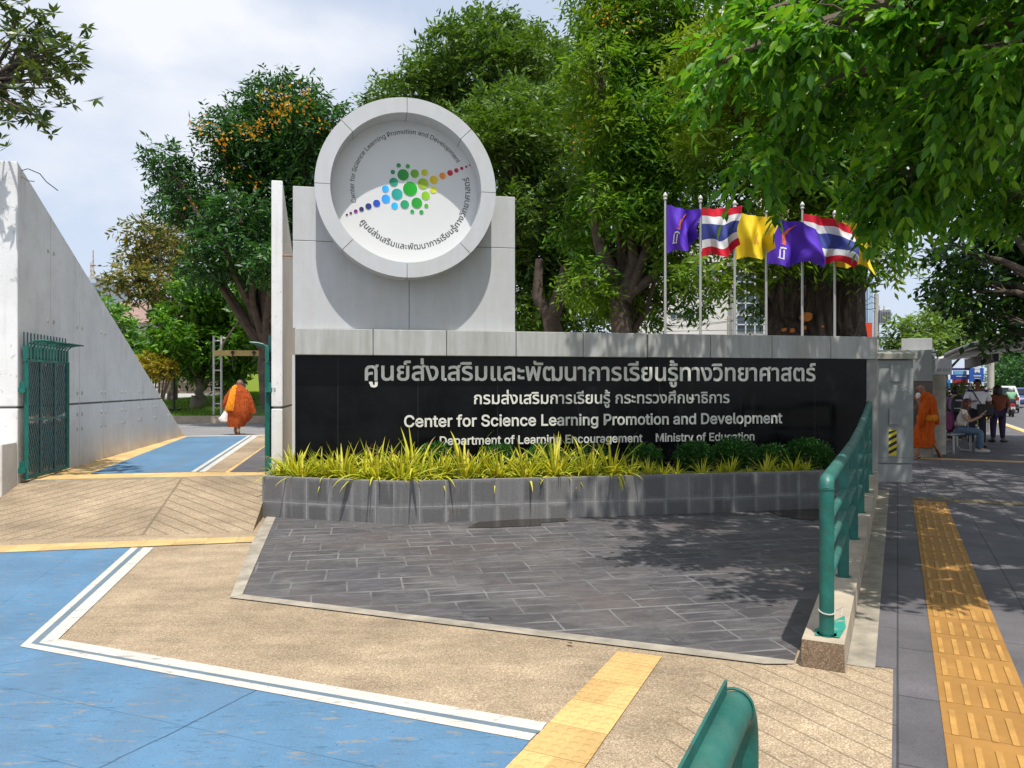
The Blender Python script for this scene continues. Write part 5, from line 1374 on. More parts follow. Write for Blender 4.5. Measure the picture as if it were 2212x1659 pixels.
b = MB(); b.ball(wm.J['head'] + UP * .045 - wm.f * .018, (.093, .10, .075), 14); b.build('hair', m_hair, wm.o, smooth=True)
for q in 'LR':
    b = MB(); a, to = wm.J['an' + q], wm.J['to' + q]; dn = (to - a).xy.to_3d().normalized(); b.loft([(a + dn * x + UP * (-.06), dn.cross(UP) * w, UP * h, 0, 0) for x, w, h in ((-.07, .03, .03), (-.05, .045, .045), (.05, .05, .045), (.14, .05, .035), (.20, .03, .02))], 12); b.build('shoe', m_shoe, wm.o, smooth=True)
sh = MB(); q = wm.J['chest']; 
b = MB(); b.box(wm.w(.17, -.14, .98), (.36, .13, .30), (wm.r, wm.f, UP)); o = b.build('shoulder_bag', M('black_bag', (.012, .012, .013), .6, .2), bevel=.03)
b2 = MB(); pts = [wm.w(.0, .13, 1.50), wm.w(.13, .10, 1.42), wm.w(.175, .02, 1.25), wm.w(.175, -.08, 1.10), wm.w(.17, -.14, 1.0)]
b2.loft([(p, wm.r * .022 + UP * .012, wm.f * .006, 0, 0) for p in pts], 8); b2.build('strap', m_ink, o, smooth=True); prop(o, 'black shoulder bag hanging on the man in the white shirt', 'bag')
for q, s_ in ((-.17, 0), (.17, 0)):
    b = MB(); b.ball(wm.w(.0, q, 1.46), (.085, .09, .04), 12); b.build('shoulder_patch', M('blue_cloth', (.03, .035, .16), .8, .1), wm.o, smooth=True)

# woman in a brown top seen from behind
b0 = at(2156, 956, 21.8); b0.z = 0
bw = Body(b0, (.25, .97), dict(pelvis=(0, 0, .88), chest=(0, 0, 1.17), neck=(.01, 0, 1.34), head=(.05, 0, 1.50), shL=(0, -.19, 1.28), elL=(.03, -.27, 1.02), wrL=(.2, -.2, .98), shR=(0, .19, 1.28), elR=(.02, .27, 1.02), wrR=(.16, .2, .92),
    hipL=(0, -.10, .84), knL=(.02, -.12, .46), anL=(-.02, -.13, .10), toL=(.13, -.18, .04), hipR=(0, .10, .84), knR=(.02, .11, .46), anR=(-.02, .11, .10), toR=(.08, .24, .04)))
bw.figure('woman with black hair and brown top seen from behind on the pavement', m_skinD)
m_brown = M('brown_top', (.16, .038, .015), .8, .2, 6, .3, 14)
bw.garment('top', [[(bw.J['pelvis'] - UP * .05, .175), (bw.J['pelvis'].lerp(bw.J['chest'], .5), .16), ('chest', .165), (bw.J['neck'] - UP * .04, .085)], [('chest', .165), ('shL', .085), ('elL', .075)], [('chest', .165), ('shR', .085), ('elR', .075)]], m_brown)
bw.garment('trousers', [[('pelvis', .15), ('hipL', .12), ('knL', .09), ('anL', .062)], [('pelvis', .15), ('hipR', .12), ('knR', .09), ('anR', .062)]], M('navy_trousers', (.022, .014, .05), .8, .2, 8))
b = MB(); h = bw.J['head']; b.loft([(h + UP * z - bw.f * .02, bw.r * a, bw.f * a * 1.05, .02, 0) for z, a in ((-.20, .08), (-.14, .115), (-.04, .118), (.05, .112), (.10, .08), (.13, .03))], 18); b.build('hair', m_hair, bw.o, smooth=True)
for q in 'LR':
    b = MB(); a, to = bw.J['an' + q], bw.J['to' + q]; dn = (to - a).xy.to_3d().normalized(); b.loft([(a + dn * x + UP * (-.06), dn.cross(UP) * w, UP * h, 0, 0) for x, w, h in ((-.07, .03, .03), (-.05, .045, .045), (.05, .05, .045), (.14, .05, .035), (.20, .03, .02))], 12); b.build('shoe', m_shoe, bw.o, smooth=True)

# seated woman with red hair looking at her phone
b0 = BN + bx * .12 + by * .0; b0.z = 0
fw = Vector((.80, -.60, 0))
sw_ = Body(b0, fw, dict(pelvis=(0, 0, .56), chest=(.07, 0, .88), neck=(.10, 0, 1.03), head=(.16, 0, 1.165), shL=(.08, -.16, .98), elL=(.22, -.19, .74), wrL=(.42, -.10, .86), hdL=(.48, -.08, .95), shR=(.08, .16, .98), elR=(.20, .20, .74), wrR=(.42, .12, .84), hdR=(.50, .10, .92),
    hipL=(.03, -.09, .52), knL=(.44, -.10, .49), anL=(.40, -.10, .10), toL=(.56, -.10, .04), hipR=(.03, .09, .52), knR=(.44, .12, .49), anR=(.42, .13, .10), toR=(.58, .13, .04)))
sw_.look = (fw + Vector((.2, -.5, -.12))).normalized()
sw_.figure('seated woman with long red hair, white top and jeans looking at a phone', m_skinB, .6); sw_.face()
sw_.garment('top', [[('pelvis', .135), (sw_.J['pelvis'].lerp(sw_.J['chest'], .5), .125), ('chest', .135), (sw_.J['neck'] - UP * .03, .07)], [('chest', .135), ('shL', .07), (sw_.J['shL'].lerp(sw_.J['elL'], .35), .058)], [('chest', .135), ('shR', .07), (sw_.J['shR'].lerp(sw_.J['elR'], .35), .058)]], M('white_top', (.70, .67, .62), .8, .06))
sw_.garment('jeans', [[('pelvis', .14), ('hipL', .11), ('knL', .085), (sw_.J['knL'].lerp(sw_.J['anL'], .6), .085), (sw_.J['anL'] - UP * .02, .105)], [('pelvis', .14), ('hipR', .11), ('knR', .085), (sw_.J['knR'].lerp(sw_.J['anR'], .6), .085), (sw_.J['anR'] - UP * .02, .105)]], M('denim', (.085, .135, .20), .85, .3, 7, .2, 60))
b = MB(); h = sw_.J['head']; lk = sw_.look; b.loft([(h + UP * z - lk * o, Vector((lk.y, -lk.x, 0)).normalized() * a, lk * c, .05, z * 5) for z, a, c, o in ((-.34, .07, .04, .10), (-.24, .105, .07, .08), (-.12, .105, .08, .055), (-.02, .10, .09, .03), (.06, .098, .098, .008), (.105, .075, .08, .0), (.13, .03, .03, 0))], 18); b.build('hair', M('red_hair', (.09, .018, .010), .5, .3, 20), sw_.o, smooth=True)
for q in 'LR':
    b = MB(); a, to = sw_.J['an' + q], sw_.J['to' + q]; dn = (to - a).xy.to_3d().normalized(); b.loft([(a + dn * x + UP * (-.055), dn.cross(UP) * w, UP * h, 0, 0) for x, w, h in ((-.08, .035, .035), (-.06, .05, .05), (.05, .055, .05), (.16, .052, .04), (.22, .03, .02))], 12); b.build('shoe', M('white_trainer', (.5, .48, .45), .6, .1), sw_.o, smooth=True)
b = MB(); hp = sw_.J['wrR'].lerp(sw_.J['wrL'], .5) + sw_.f * .09 + UP * .10; ax2 = (sw_.f * .6 + UP * .8).normalized(); b.box(hp, (.075, .15, .009), (sw_.r, ax2, sw_.r.cross(ax2))); o = b.build('mobile_phone', M('phone_case', (.55, .50, .45), .4, .05), bevel=.004); prop(o, 'pale mobile phone in the hands of the seated woman', 'phone')
b = MB(); b.loft([(sw_.w(-.20, .05, z), sw_.r * a, sw_.f * c, .03, 0) for z, a, c in ((.50, .10, .06), (.54, .16, .10), (.75, .16, .10), (.92, .13, .08), (.98, .06, .04))], 16); o = b.build('backpack', M('magenta_pack', (.17, .02, .09), .7, .2, 8), smooth=True); prop(o, 'dark magenta backpack behind the seated woman', 'bag')

# another traveller with a dark backpack, partly hidden by the seated woman
b0 = at(2062, 948, 21.5); b0.z = 0
tr = Body(b0, (.3, .95), dict(pelvis=(0, 0, .86), chest=(0, 0, 1.13), neck=(.01, 0, 1.29), head=(.05, 0, 1.44), shL=(0, -.19, 1.23), elL=(.03, -.27, 1.0), wrL=(.2, -.2, .96), shR=(0, .19, 1.23), elR=(.02, .27, 1.0), wrR=(.16, .2, .92),
    hipL=(0, -.10, .82), knL=(.02, -.12, .46), anL=(-.02, -.13, .10), toL=(.13, -.18, .04), hipR=(0, .10, .82), knR=(.02, .11, .46), anR=(-.02, .11, .10), toR=(.12, .14, .04)))
tr.figure('person with black backpack standing behind the seated woman', m_skinB)
tr.garment('top', [[('pelvis', .15), (tr.J['pelvis'].lerp(tr.J['chest'], .5), .145), ('chest', .155), (tr.J['neck'] - UP * .04, .08)], [('chest', .155), ('shL', .08), ('elL', .07)], [('chest', .155), ('shR', .08), ('elR', .07)]], M('lilac_top', (.36, .20, .36), .8, .15))
tr.garment('trousers', [[('pelvis', .145), ('hipL', .115), ('knL', .085), ('anL', .065)], [('pelvis', .145), ('hipR', .115), ('knR', .085), ('anR', .065)]], m_trou)
b = MB(); b.ball(tr.J['head'] + UP * .02 - tr.f * .015, (.10, .10, .115), 14); b.build('hair', m_hair, tr.o, smooth=True)
b = MB(); b.loft([(tr.w(-.24, .03, z), tr.r * a, tr.f * c, .03, 0) for z, a, c in ((.84, .10, .06), (.88, .17, .11), (1.08, .18, .12), (1.26, .15, .10), (1.32, .07, .05))], 16); o = b.build('backpack', M('black_pack', (.016, .018, .026), .6, .3, 8), smooth=True); prop(o, 'black backpack worn by the person behind the seated woman', 'bag')
b2 = MB(); b2.box(tr.w(-.36, .03, .98), (.24, .012, .022), (tr.r, tr.f, UP)); b2.box(tr.w(-.365, .03, 1.2), (.16, .012, .04), (tr.r, tr.f, UP)); b2.build('reflective_strip', M('grey_strip', (.5, .5, .5), .4), o)

# ================================================================== buildings far behind
def wallbox(name, mat, par, x0, x1, y0, y1, d0, d1):
    """a block whose front face spans columns x0..x1 and rows y0..y1 at depth d0, reaching back to d1"""
    a, c = at(x0, y0, d0), at(x1, y1, d0); b = MB(); b.box(((a.x + c.x) / 2, (d0 + d1) / 2, (a.z + c.z) / 2), (abs(c.x - a.x), d1 - d0, abs(c.z - a.z))); return b.build(name, mat, par)
m_bwhite = M('white_render', (.62, .60, .56), .8, .06, .3); m_bpink = M('pink_render', (.50, .42, .38), .8, .08, .4)
m_glass = M('window_glass', (.035, .055, .07), .12, .3, .5, spec=.6); m_frame = M('window_frame', (.50, .52, .52), .5, .05)
bl_ = thing('office_building', 'long white building behind the flagpoles with glazed stair tower', 'building', at(1560, 835 + 1662 * 1.38 / 58, 58))
wallbox('wall', m_bwhite, bl_, 1380, 1588, 470, 880, 58, 70)
wallbox('side_wing', m_bpink, bl_, 1652, 1810, 440, 880, 60, 72)
for x in (1449, 1462, 1475, 1488):
    w = wallbox('window', m_glass, bl_, x, x + 11, 676, 687, 57.93, 58.0)
for x in range(1400, 1580, 32):
    w = wallbox('window', m_glass, bl_, x, x + 22, 575, 596, 57.93, 58.0)
tw = wallbox('stair_tower', m_bwhite, bl_, 1588, 1652, 430, 880, 57, 66)
for k in range(8):
    y0 = 452 + k * 46
    for j, x in enumerate((1592, 1612, 1632)):
        g = wallbox('window', m_glass, bl_, x, x + 17, y0, y0 + 34, 56.9, 57.0)
b = MB()
for k in range(17): q = at(1620, 448 + k * 23, 56.84); b.box(q, (2.2, .05, .09))
for x in (1591, 1610.5, 1630.5, 1650): q0, q1 = at(x, 440, 56.84), at(x, 880, 56.84); b.box((q0 + q1) / 2, (.09, .05, (q0 - q1).length))
b.build('mullion', m_frame, bl_)
for x in (1675, 1705, 1740):
    for y in (600, 660): wallbox('window', m_glass, bl_, x, x + 18, y, y + 30, 59.93, 60.0)
# street wires and a small lamp before it
b = MB()
for y0, y1 in ((704, 694), (707, 696)): b.tube([at(1440, y0, 50), at(1500, y0 - 2, 50), at(1570, y1, 50), at(1700, y1 - 18, 50)], .018, 5)
b.tube([at(1440, 716, 50), at(1520, 714, 50), at(1640, 713, 50), at(1760, 722, 50)], .02, 5)
o = b.build('overhead_wire', M('cable', (.03, .03, .03), .6)); prop(o, 'dark overhead wires crossing in front of the white building', 'wire')
q = at(1573, 900, 49); q.z = 0; b = MB(); b.tube([q, at(1573, 682, 49)], .07, 8); b.tube([at(1566, 690, 49), at(1580, 686, 49)], .04, 6); o = b.build('utility_pole', m_conc2); prop(o, 'small concrete pole carrying the wires before the white building', 'pole')
# pale glass tower and orange hoarding right of the huge trunk
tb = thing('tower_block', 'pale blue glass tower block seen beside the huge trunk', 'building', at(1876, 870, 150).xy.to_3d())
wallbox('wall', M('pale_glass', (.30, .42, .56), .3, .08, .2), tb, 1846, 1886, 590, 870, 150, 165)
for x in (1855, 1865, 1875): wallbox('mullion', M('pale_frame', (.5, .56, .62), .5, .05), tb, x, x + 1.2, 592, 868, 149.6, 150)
ob = thing('hoarding', 'bright orange red sign board above the right end of the coping', 'sign', at(1872, 870, 40).xy.to_3d())
wallbox('board', M('orange_board', (.62, .055, .012), .55, .05), ob, 1862, 1884, 697, 760, 40, 40.3); wallbox('post', m_steel, ob, 1871, 1875, 760, 880, 40.05, 40.2)
# utility pole with transformer
up = at(1893, 870, 42); up.z = 0
ut = thing('utility_pole', 'concrete utility pole with grey transformer right of the sign', 'pole', up)
b = MB(); b.tube([up, up + UP * 4, at(1893, 635, 42)], [.17, .15, .12], 12); b.build('pole', M('pole_concrete', (.42, .41, .39), .8, .1), ut, smooth=True)
b = MB(); q = at(1909, 684, 41.9); b.box(q, (.58, .45, .66)); 
for k in range(6): b.box(q + Vector((-.22 + k * .09, -.26, 0)), (.03, .08, .5))
b.build('transformer', M('transformer_grey', (.22, .23, .26), .5, .1), ut, bevel=.02)
b = MB(); b.tube([at(1886, 671, 42), at(1922, 668, 42)], .05, 6); b.tube([at(1893, 700, 42), at(1922, 700, 42), at(1922, 676, 42)], .03, 6)
for x in (1900, 1910): b.tube([at(x, 668, 41.9), at(x, 660, 41.9)], [.06, .03], 6)
b.build('crossarm', m_steel, ut)
b = MB(); 
for k in range(3): b.tube([at(1893, 645 + 10 * k, 42), at(1882, 640 + 14 * k, 41.5), at(1872, 650 + 9 * k, 41), at(1840, 640 + 5 * k, 41)], .02, 5)
b.tube([at(1909, 700, 41.8), at(1916, 712, 41.8), at(1908, 716, 41.8), at(1897, 722, 41.8)], .03, 5); b.build('cable', M('cable', (.03, .03, .03), .6), ut)
# far left: tower with mast, old roofed building, garden walls
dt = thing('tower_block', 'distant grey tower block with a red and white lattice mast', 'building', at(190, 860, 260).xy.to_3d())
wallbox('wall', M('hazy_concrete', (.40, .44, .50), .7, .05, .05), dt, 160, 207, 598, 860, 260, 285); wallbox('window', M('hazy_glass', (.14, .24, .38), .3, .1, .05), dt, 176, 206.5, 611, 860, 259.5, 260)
b = MB()
for x, y0, y1, w in ((201, 598, 540, 4.5), (196, 598, 566, 3.5)):
    for s_ in (-1, 1): b.tube([at(x + s_ * w / 2, y0, 262), at(x + s_ * .5, y1, 262)], .12, 4, 0 if s_ > 0 else 1)
    n = int((y0 - y1) / 5)
    for k in range(n):
        f0, f1 = k / n, (k + 1) / n; h0, h1 = w / 2 * (1 - f0) + .5 * f0, w / 2 * (1 - f1) + .5 * f1
        b.tube([at(x - h0, y0 + (y1 - y0) * f0, 262), at(x + h1, y0 + (y1 - y0) * f1, 262)], .12, 4, k % 2); b.tube([at(x - h0, y0 + (y1 - y0) * f0, 262), at(x + h0, y0 + (y1 - y0) * f0, 262)], .12, 4, k % 2)
b.build('lattice_mast', [M('mast_red', (.38, .24, .25), .6), M('mast_white', (.6, .6, .6), .6)], dt)
hb_ = thing('house', 'old building with reddish brown roof behind the left trees', 'building', at(310, 850, 75).xy.to_3d())
m_white2 = M('whitewashed', (.58, .56, .52), .8, .12, .5)
wallbox('wall', m_white2, hb_, 236, 420, 695, 860, 75, 88)
a0, a1 = at(226, 697, 74.4), at(430, 697, 74.4); r0_, r1_ = at(262, 652, 81), at(400, 652, 81); b = MB()
b.add([a0, a1, r1_, r0_, a0 + Vector((0, 14, 0)), a1 + Vector((0, 14, 0))], [(0, 1, 2, 3), (1, 5, 2), (5, 4, 3, 2), (4, 0, 3), (0, 4, 5, 1)]); b.build('roof', M('old_tiles', (.26, .17, .14), .85, .25, 2, .4, 20), hb_)
b = MB(); b.box(at(325, 655, 76), (.5, .5, 1.6)); b.box(at(327, 651, 76), (1.2, .3, .25)); b.build('roof_ornament', m_conc2, hb_)
for y in (716, 742): wallbox('ledge', M('grey_ledge', (.25, .24, .23), .8, .1), hb_, 234, 422, y, y + 6, 74.6, 75)
for x in range(250, 410, 26): wallbox('window', m_glass, hb_, x, x + 13, 722, 738, 74.92, 75)
gw = wallbox('garden_wall', M('blue_grey_wall', (.36, .39, .42), .8, .06, .5), None, 495, 556, 772, 842, 44, 44.4); prop(gw, 'plain blue grey wall behind the garden beyond the gate', 'wall')
lw = thing('garden_building', 'lime green wall of a low building beyond the gate', 'building', at(545, 850, 43).xy.to_3d())
wallbox('wall', M('lime_render', (.36, .48, .06), .8, .06, .6), lw, 531, 650, 768, 850, 43, 48); wallbox('dark_bay', M('dark_bay', (.06, .065, .07), .8), lw, 515, 531, 783, 846, 43.2, 44)
wallbox('roof', M('grey_roof', (.42, .44, .46), .7, .08), lw, 490, 655, 760, 768, 42.6, 49)
rw = wallbox('rubble_wall', slabs('rubble_stone', (.20, .16, .12), Vector((1, 0, 0)), UP, .5, .22, .03, .3), None, 340, 492, 803, 850, 45, 45.5); prop(rw, 'low rubble stone wall behind the yellow bush', 'wall')

# ================================================================== garden beyond the gate
yb_ = lambda px, d, z: Vector(((px - CX) / F * d, d, z))
def mound():
    b = MB(); NX, NY = 46, 14; X0, X1, Y0, Y1 = -34.0, 2.0, 29.5, 42.0
    vs = []
    for j in range(NY + 1):
        for i in range(NX + 1):
            x = X0 + (X1 - X0) * i / NX; y = Y0 + (Y1 - Y0) * j / NY; u = j / NY
            rise = min(1, u * 1.5); rise = rise * rise * (3 - 2 * rise)
            px = CX + F * x / y; side = min(1, max(0, (px - 330) / 200))
            vs.append((x, y, .40 + rise * (.42 + .42 * side) + .02 * math.sin(3 * x) * math.sin(2 * y)))
    b.add(vs, [(j * (NX + 1) + i, j * (NX + 1) + i + 1, (j + 1) * (NX + 1) + i + 1, (j + 1) * (NX + 1) + i) for j in range(NY) for i in range(NX)])
    return b
o = mound().build('lawn', m_lawnb, smooth=True); o['kind'] = 'structure'
b = MB(); b.box((-16, 29.35, .28), (36, .3, .36)); o = b.build('lawn_kerb', m_conc); o['kind'] = 'structure'
sheet('garden_path', [(-40, 40, 0), (-14.6, 38.6, 0), (-16.4, 42.5, 0), (-40, 46, 0)], M('white_paving', (.62, .60, .56), .8, .08), 1.0)
m_grass = leafmat('grass_blade', [(.10, .21, .014), (.14, .27, .018), (.19, .33, .03)], .6, .4)
n = 34000; gx = RNG.uniform(-27, -11, n); gy = RNG.uniform(29.6, 41.5, n); uu = np.clip((gy - 29.5) / 12.5 * 1.5, 0, 1); rise = uu * uu * (3 - 2 * uu)
sd_ = np.clip((CX + F * gx / gy - 330) / 200, 0, 1); gz = .39 + rise * (.42 + .42 * sd_)
keep = ~((gy > 38.6) & (gx < -14.9)); gx, gy, gz = gx[keep], gy[keep], gz[keep]; n = len(gx)
dd = unit(RNG.normal(size=(n, 3)) * .4 + np.array([0, 0, 1])); V = leaf_faces(np.stack([gx, gy, gz], 1), dd, unit(RNG.normal(size=(n, 3))), RNG.uniform(.06, .13, n), np.full(n, .035))
o = quads('grass', V, m_grass, None); o['kind'] = 'stuff'
# garden lamp post and height bar
q = at(376, 868, 32.5); q.z = .6; b = MB(); b.tube([q, q + UP * 2.3], .05, 8); b.box(q + UP * .02, (.5, .3, .06)); o = b.build('garden_lamp', M('black_metal', (.015, .015, .016), .4)); prop(o, 'thin black lamp post on the lawn beside the yellow bush', 'lamp post')
hbx = at(470, 904, 30.5); hbx.z = .2
hbar = thing('height_bar', 'yellow height limit bar on a white ladder post beyond the gate', 'barrier', hbx)
m_wpost = M('white_post_paint', (.56, .55, .52), .6, .15, 3)
b = MB()
for dx in (-.15, .15):
    q = hbx + Vector((dx, 0, 0)); b.tube([q, q + UP * (at(0, 725, 30.5).z - .2)], .045, 8)
for k, y in enumerate((736, 765, 800, 838, 872)): q = at(470, y, 30.5); b.tube([q + Vector((-.15, 0, 0)), q + Vector((.15, 0, 0))], .03, 6)
b.build('ladder_post', m_wpost, hbar, smooth=True)
b = MB(); a, c = at(463, 763, 30.4), at(640, 763, 30.4); b.box((a + c) / 2, ((c - a).x, .14, .22)); b.build('yellow_beam', M('beam_yellow', (.52, .37, .13), .6, .1, 2), hbar, bevel=.01)
for x in (502, 548):
    q = at(x, 763, 30.28); b = MB(); b.tube([q + UP * .04, q - UP * .18, q - UP * .3 + Vector((.12, 0, 0)), q - UP * .3 - Vector((.1, 0, 0))], .022, 6); b.ball(q + UP * .03, .07, 8); b.build('chain_hook', M('dark_iron', (.06, .035, .03), .7), hbar)
b = MB(); q = at(503, 772, 30.28); b.tube([q, at(503, 800, 30.3)], .02, 5); b.build('hanging_chain', M('dark_iron', (.06, .05, .045), .7), hbar)
q = at(662, 904, 30.5); q.z = .2; b = MB(); b.tube([q, q + UP * 3.4], .06, 8); b.build('far_post', m_wpost, hbar)

# ================================================================== trees
m_bark = M('dark_bark', (.075, .055, .042), .9, .45, 5, .8, 12); m_bark2 = M('brown_bark', (.13, .095, .07), .9, .35, 4, .6, 14); m_bark3 = M('grey_bark', (.20, .17, .13), .9, .3, 4, .5, 14)
G_DEEP = [(.016, .062, .020), (.025, .092, .022), (.042, .135, .024), (.075, .19, .03)]
G_MID = [(.036, .12, .014), (.070, .195, .018), (.12, .285, .022), (.19, .37, .035)]
G_LIME = [(.05, .14, .012), (.09, .21, .015), (.14, .28, .02), (.19, .32, .03)]
G_RAIN = [(.040, .100, .030), (.072, .155, .034), (.125, .225, .034), (.19, .30, .04)]
L_deep = leafmat('leaf_deep', G_DEEP, .4, .3); L_mid = leafmat('leaf_mid', G_MID, .4, .35); L_lime = leafmat('leaf_lime', G_LIME, .4, .45)
L_rain = leafmat('leaf_rain', G_RAIN, .5, .35, (.25, (.10, .19, .018)))
L_flame = leafmat('leaf_flame', G_MID, .45, .48, (.22, (.17, .29, .02)))
L_brown = leafmat('leaf_olive', [(.07, .10, .025), (.14, .14, .025), (.22, .18, .025), (.28, .21, .035), (.08, .13, .03)], .5, .4)
L_yel = leafmat('leaf_yellow', [(.28, .22, .02), (.40, .31, .03), (.48, .38, .05), (.22, .22, .02)], .5, .4)
L_flow = leafmat('blossom', [(.62, .26, .01), (.70, .36, .02), (.52, .18, .01), (.66, .42, .04)], .6, .4)
L_dark = leafmat('leaf_dark', [(.010, .036, .008), (.016, .055, .010), (.026, .085, .014), (.06, .13, .018)], .35, .25)
def blossoms(t, lst, d, n, size=.10):
    V = []
    for px, py, rx, ry in lst:
        c = np.array(at(px, py, d)); r = np.array([rx / F * d, rx / F * d * .8, ry / F * d]); k = int(n * rx * ry / 1500)
        heads = c + in_ball(max(3, k // 8), .5)[0] * r
        p = heads[RNG.integers(0, len(heads), k)] + RNG.normal(size=(k, 3)) * np.array([.14, .14, .16])
        V.append(leaf_faces(p, unit(RNG.normal(size=(k, 3)) + np.array([0, -.2, .5])), unit(RNG.normal(size=(k, 3))), RNG.uniform(.6, 1.3, k) * size, RNG.uniform(.6, 1.2, k) * size * .7))
    quads('blossom', np.concatenate(V), L_flow, t)
D = 27.0
cl1 = px_clusters([(610, 215, 85, 50), (690, 265, 70, 60), (545, 262, 65, 45), (640, 300, 80, 60), (485, 285, 55, 38), (560, 335, 80, 55), (690, 365, 75, 70), (505, 372, 50, 42), (620, 410, 90, 60), (365, 345, 45, 34), (395, 400, 50, 40), (375, 440, 40, 30), (440, 450, 55, 45), (510, 455, 60, 48), (590, 490, 70, 50), (480, 520, 60, 45), (450, 575, 50, 34), (540, 560, 60, 45), (600, 560, 60, 45), (690, 480, 60, 60)], D)
t1 = tree('flame_tree', 'tall dark green tree with orange blossom left of the emblem tower', yb_(600, D, .3), .34, cl1, L_deep, m_bark, 250, 7, .24, .075, .55, fork=.35, droop=.5)
blossoms(t1, [(600, 222, 50, 24), (570, 262, 60, 26), (485, 290, 50, 30), (545, 285, 40, 20), (690, 270, 26, 12), (640, 205, 40, 14), (500, 372, 20, 12), (640, 235, 40, 16), (400, 435, 18, 9), (560, 405, 20, 12)], D - 1.6, 60, .13)
D = 37.0
cl2 = px_clusters([(330, 500, 55, 32), (395, 520, 45, 40), (300, 545, 40, 26), (360, 560, 60, 38), (280, 595, 45, 26), (330, 620, 60, 36), (410, 590, 50, 40), (250, 612, 22, 16), (390, 650, 45, 30), (570, 610, 40, 26)], D)
tree('autumn_tree', 'thin olive brown tree with bare twigs above the fin wall slope', yb_(372, D, .6), .22, cl2, L_brown, m_bark2, 105, 6, .30, .11, .6, fork=.5, twigs=12, droop=.3)
D = 33.5
cl3 = px_clusters([(400, 690, 62, 48), (465, 650, 60, 42), (520, 690, 62, 50), (375, 745, 50, 42), (440, 740, 72, 52), (520, 750, 60, 50), (430, 620, 45, 30), (550, 640, 40, 34), (420, 790, 45, 26), (470, 800, 40, 22), (560, 720, 40, 46)], D)
tree('garden_tree', 'round mid green garden tree with straight trunk on the lawn', yb_(425, D, .85), .21, cl3, L_mid, m_bark3, 210, 6, .30, .12, .5, fork=.25)
D = 37
cl4 = px_clusters([(500, 800, 30, 20), (480, 770, 36, 26), (520, 770, 34, 24)], D); tree('garden_tree', 'dark twisted tree trunk behind the white ladder post', yb_(492, D, 1.0), .26, cl4, L_deep, m_bark, 150, 6, .28, .1, .5, fork=.55)
D = 31
cl5 = px_clusters([(332, 790, 38, 24, 0), (308, 797, 22, 18, .2), (356, 797, 24, 20, -.2), (335, 775, 24, 14, .3)], D)
t = thing('yellow_bush', 'small dome shaped yellow bush tree with many thin stems', 'bush', yb_(338, D, .55)); w = MB()
for k in range(9):
    e = at(338 + (k - 4) * 9, 806 - random.uniform(0, 14), D); s0 = yb_(338 + (k - 4) * 1.2, D, .4); w.tube([s0, s0.lerp(e, .5) + Vector((random.uniform(-.06, .06), 0, .05)), e], [.05, .035, .02], 6)
w.build('trunk', m_bark2, t); quads('crown', sprays(cl5, 750, 6, .14, .07, .25, .2, .3), L_yel, t)
D = 52
for lab, lst in (('hazy green tree behind the slope of the fin wall', [(240, 690, 46, 40), (262, 745, 44, 40), (225, 665, 30, 22)]), ('bushy green tree before the old house', [(300, 775, 50, 30), (345, 745, 34, 28), (390, 790, 50, 34)]), ('dark green tree behind the garden wall', [(520, 700, 60, 50), (585, 690, 50, 60), (570, 755, 60, 40)])):
    c = px_clusters(lst, D); tree('background_tree', lab, yb_(lst[0][0], D, .3), .2, c, L_mid, m_bark2, 75, 6, .42, .17, .7, group='trees behind the garden')
# palm beyond the lime wall
q = yb_(592, 39, .8); t = thing('palm_tree', 'dark palm with drooping fronds left of the narrow white wall', 'palm', q); w = MB(); hd_ = at(572, 735, 39); w.tube([q, q.lerp(hd_, .5) + Vector((.15, 0, 0)), hd_], [.2, .15, .13], 10); w.build('trunk', m_bark3, t)
VV = []
for k in range(16):
    a = k * 2.4; el = .2 + .75 * random.random(); p = np.array(hd_); d = np.array([math.cos(a) * math.cos(el), math.sin(a) * math.cos(el), math.sin(el)]); L_ = random.uniform(1.9, 2.7); pts = []
    for j in range(26): pts.append((p.copy(), d.copy())); p = p + d * L_ / 26; d = unit(d - np.array([0, 0, .055]))
    P_ = np.array([x for x, _ in pts[3:]]); Dn = np.array([y for _, y in pts[3:]]); sdv = unit(np.cross(Dn, np.array([0, 0, 1.0])))
    for s_ in (-1, 1): VV.append(leaf_faces(P_, unit(sdv * s_ + Dn * .6 + np.array([0, 0, -.35])), np.tile([0, 0, 1.0], (len(P_), 1)), np.full(len(P_), .55), np.full(len(P_), .05)))
quads('fronds', np.concatenate(VV), L_deep, t)
# spreading rain trees behind the emblem
D = 40.0
cl6 = px_clusters([(1010, 85, 75, 34), (1085, 95, 70, 36), (960, 130, 62, 34), (1060, 150, 90, 40), (1150, 125, 70, 36), (1215, 150, 60, 40), (905, 195, 80, 30), (840, 215, 50, 22), (985, 215, 90, 40), (1110, 205, 90, 40), (1190, 230, 70, 46), (1010, 290, 90, 50), (1120, 300, 90, 60), (1000, 60, 20, 22), (1240, 105, 40, 26), (1060, 60, 60, 22), (1130, 85, 50, 26), (930, 160, 50, 30), (1060, 240, 70, 40), (960, 260, 70, 40)], D)
tree('rain_tree', 'large spreading feathery tree whose top stands highest right of the emblem', yb_(1060, D, .2), .36, cl6, L_rain, m_bark, 105, 7, .34, .12, .8, fork=.5, twigs=9, droop=.15)
D = 30.0
cl7 = px_clusters([(1075, 225, 60, 34), (1150, 225, 80, 36), (1060, 290, 70, 46), (1140, 300, 80, 50), (1220, 290, 70, 50), (1090, 370, 80, 50), (1180, 390, 80, 60), (1110, 455, 80, 55), (1200, 480, 80, 60), (1140, 545, 80, 60), (1210, 590, 70, 60), (1120, 630, 60, 56), (1180, 680, 70, 50), (1250, 670, 60, 60), (1100, 520, 60, 70), (1240, 420, 60, 60), (1250, 540, 60, 60), (1140, 700, 50, 40)], D)
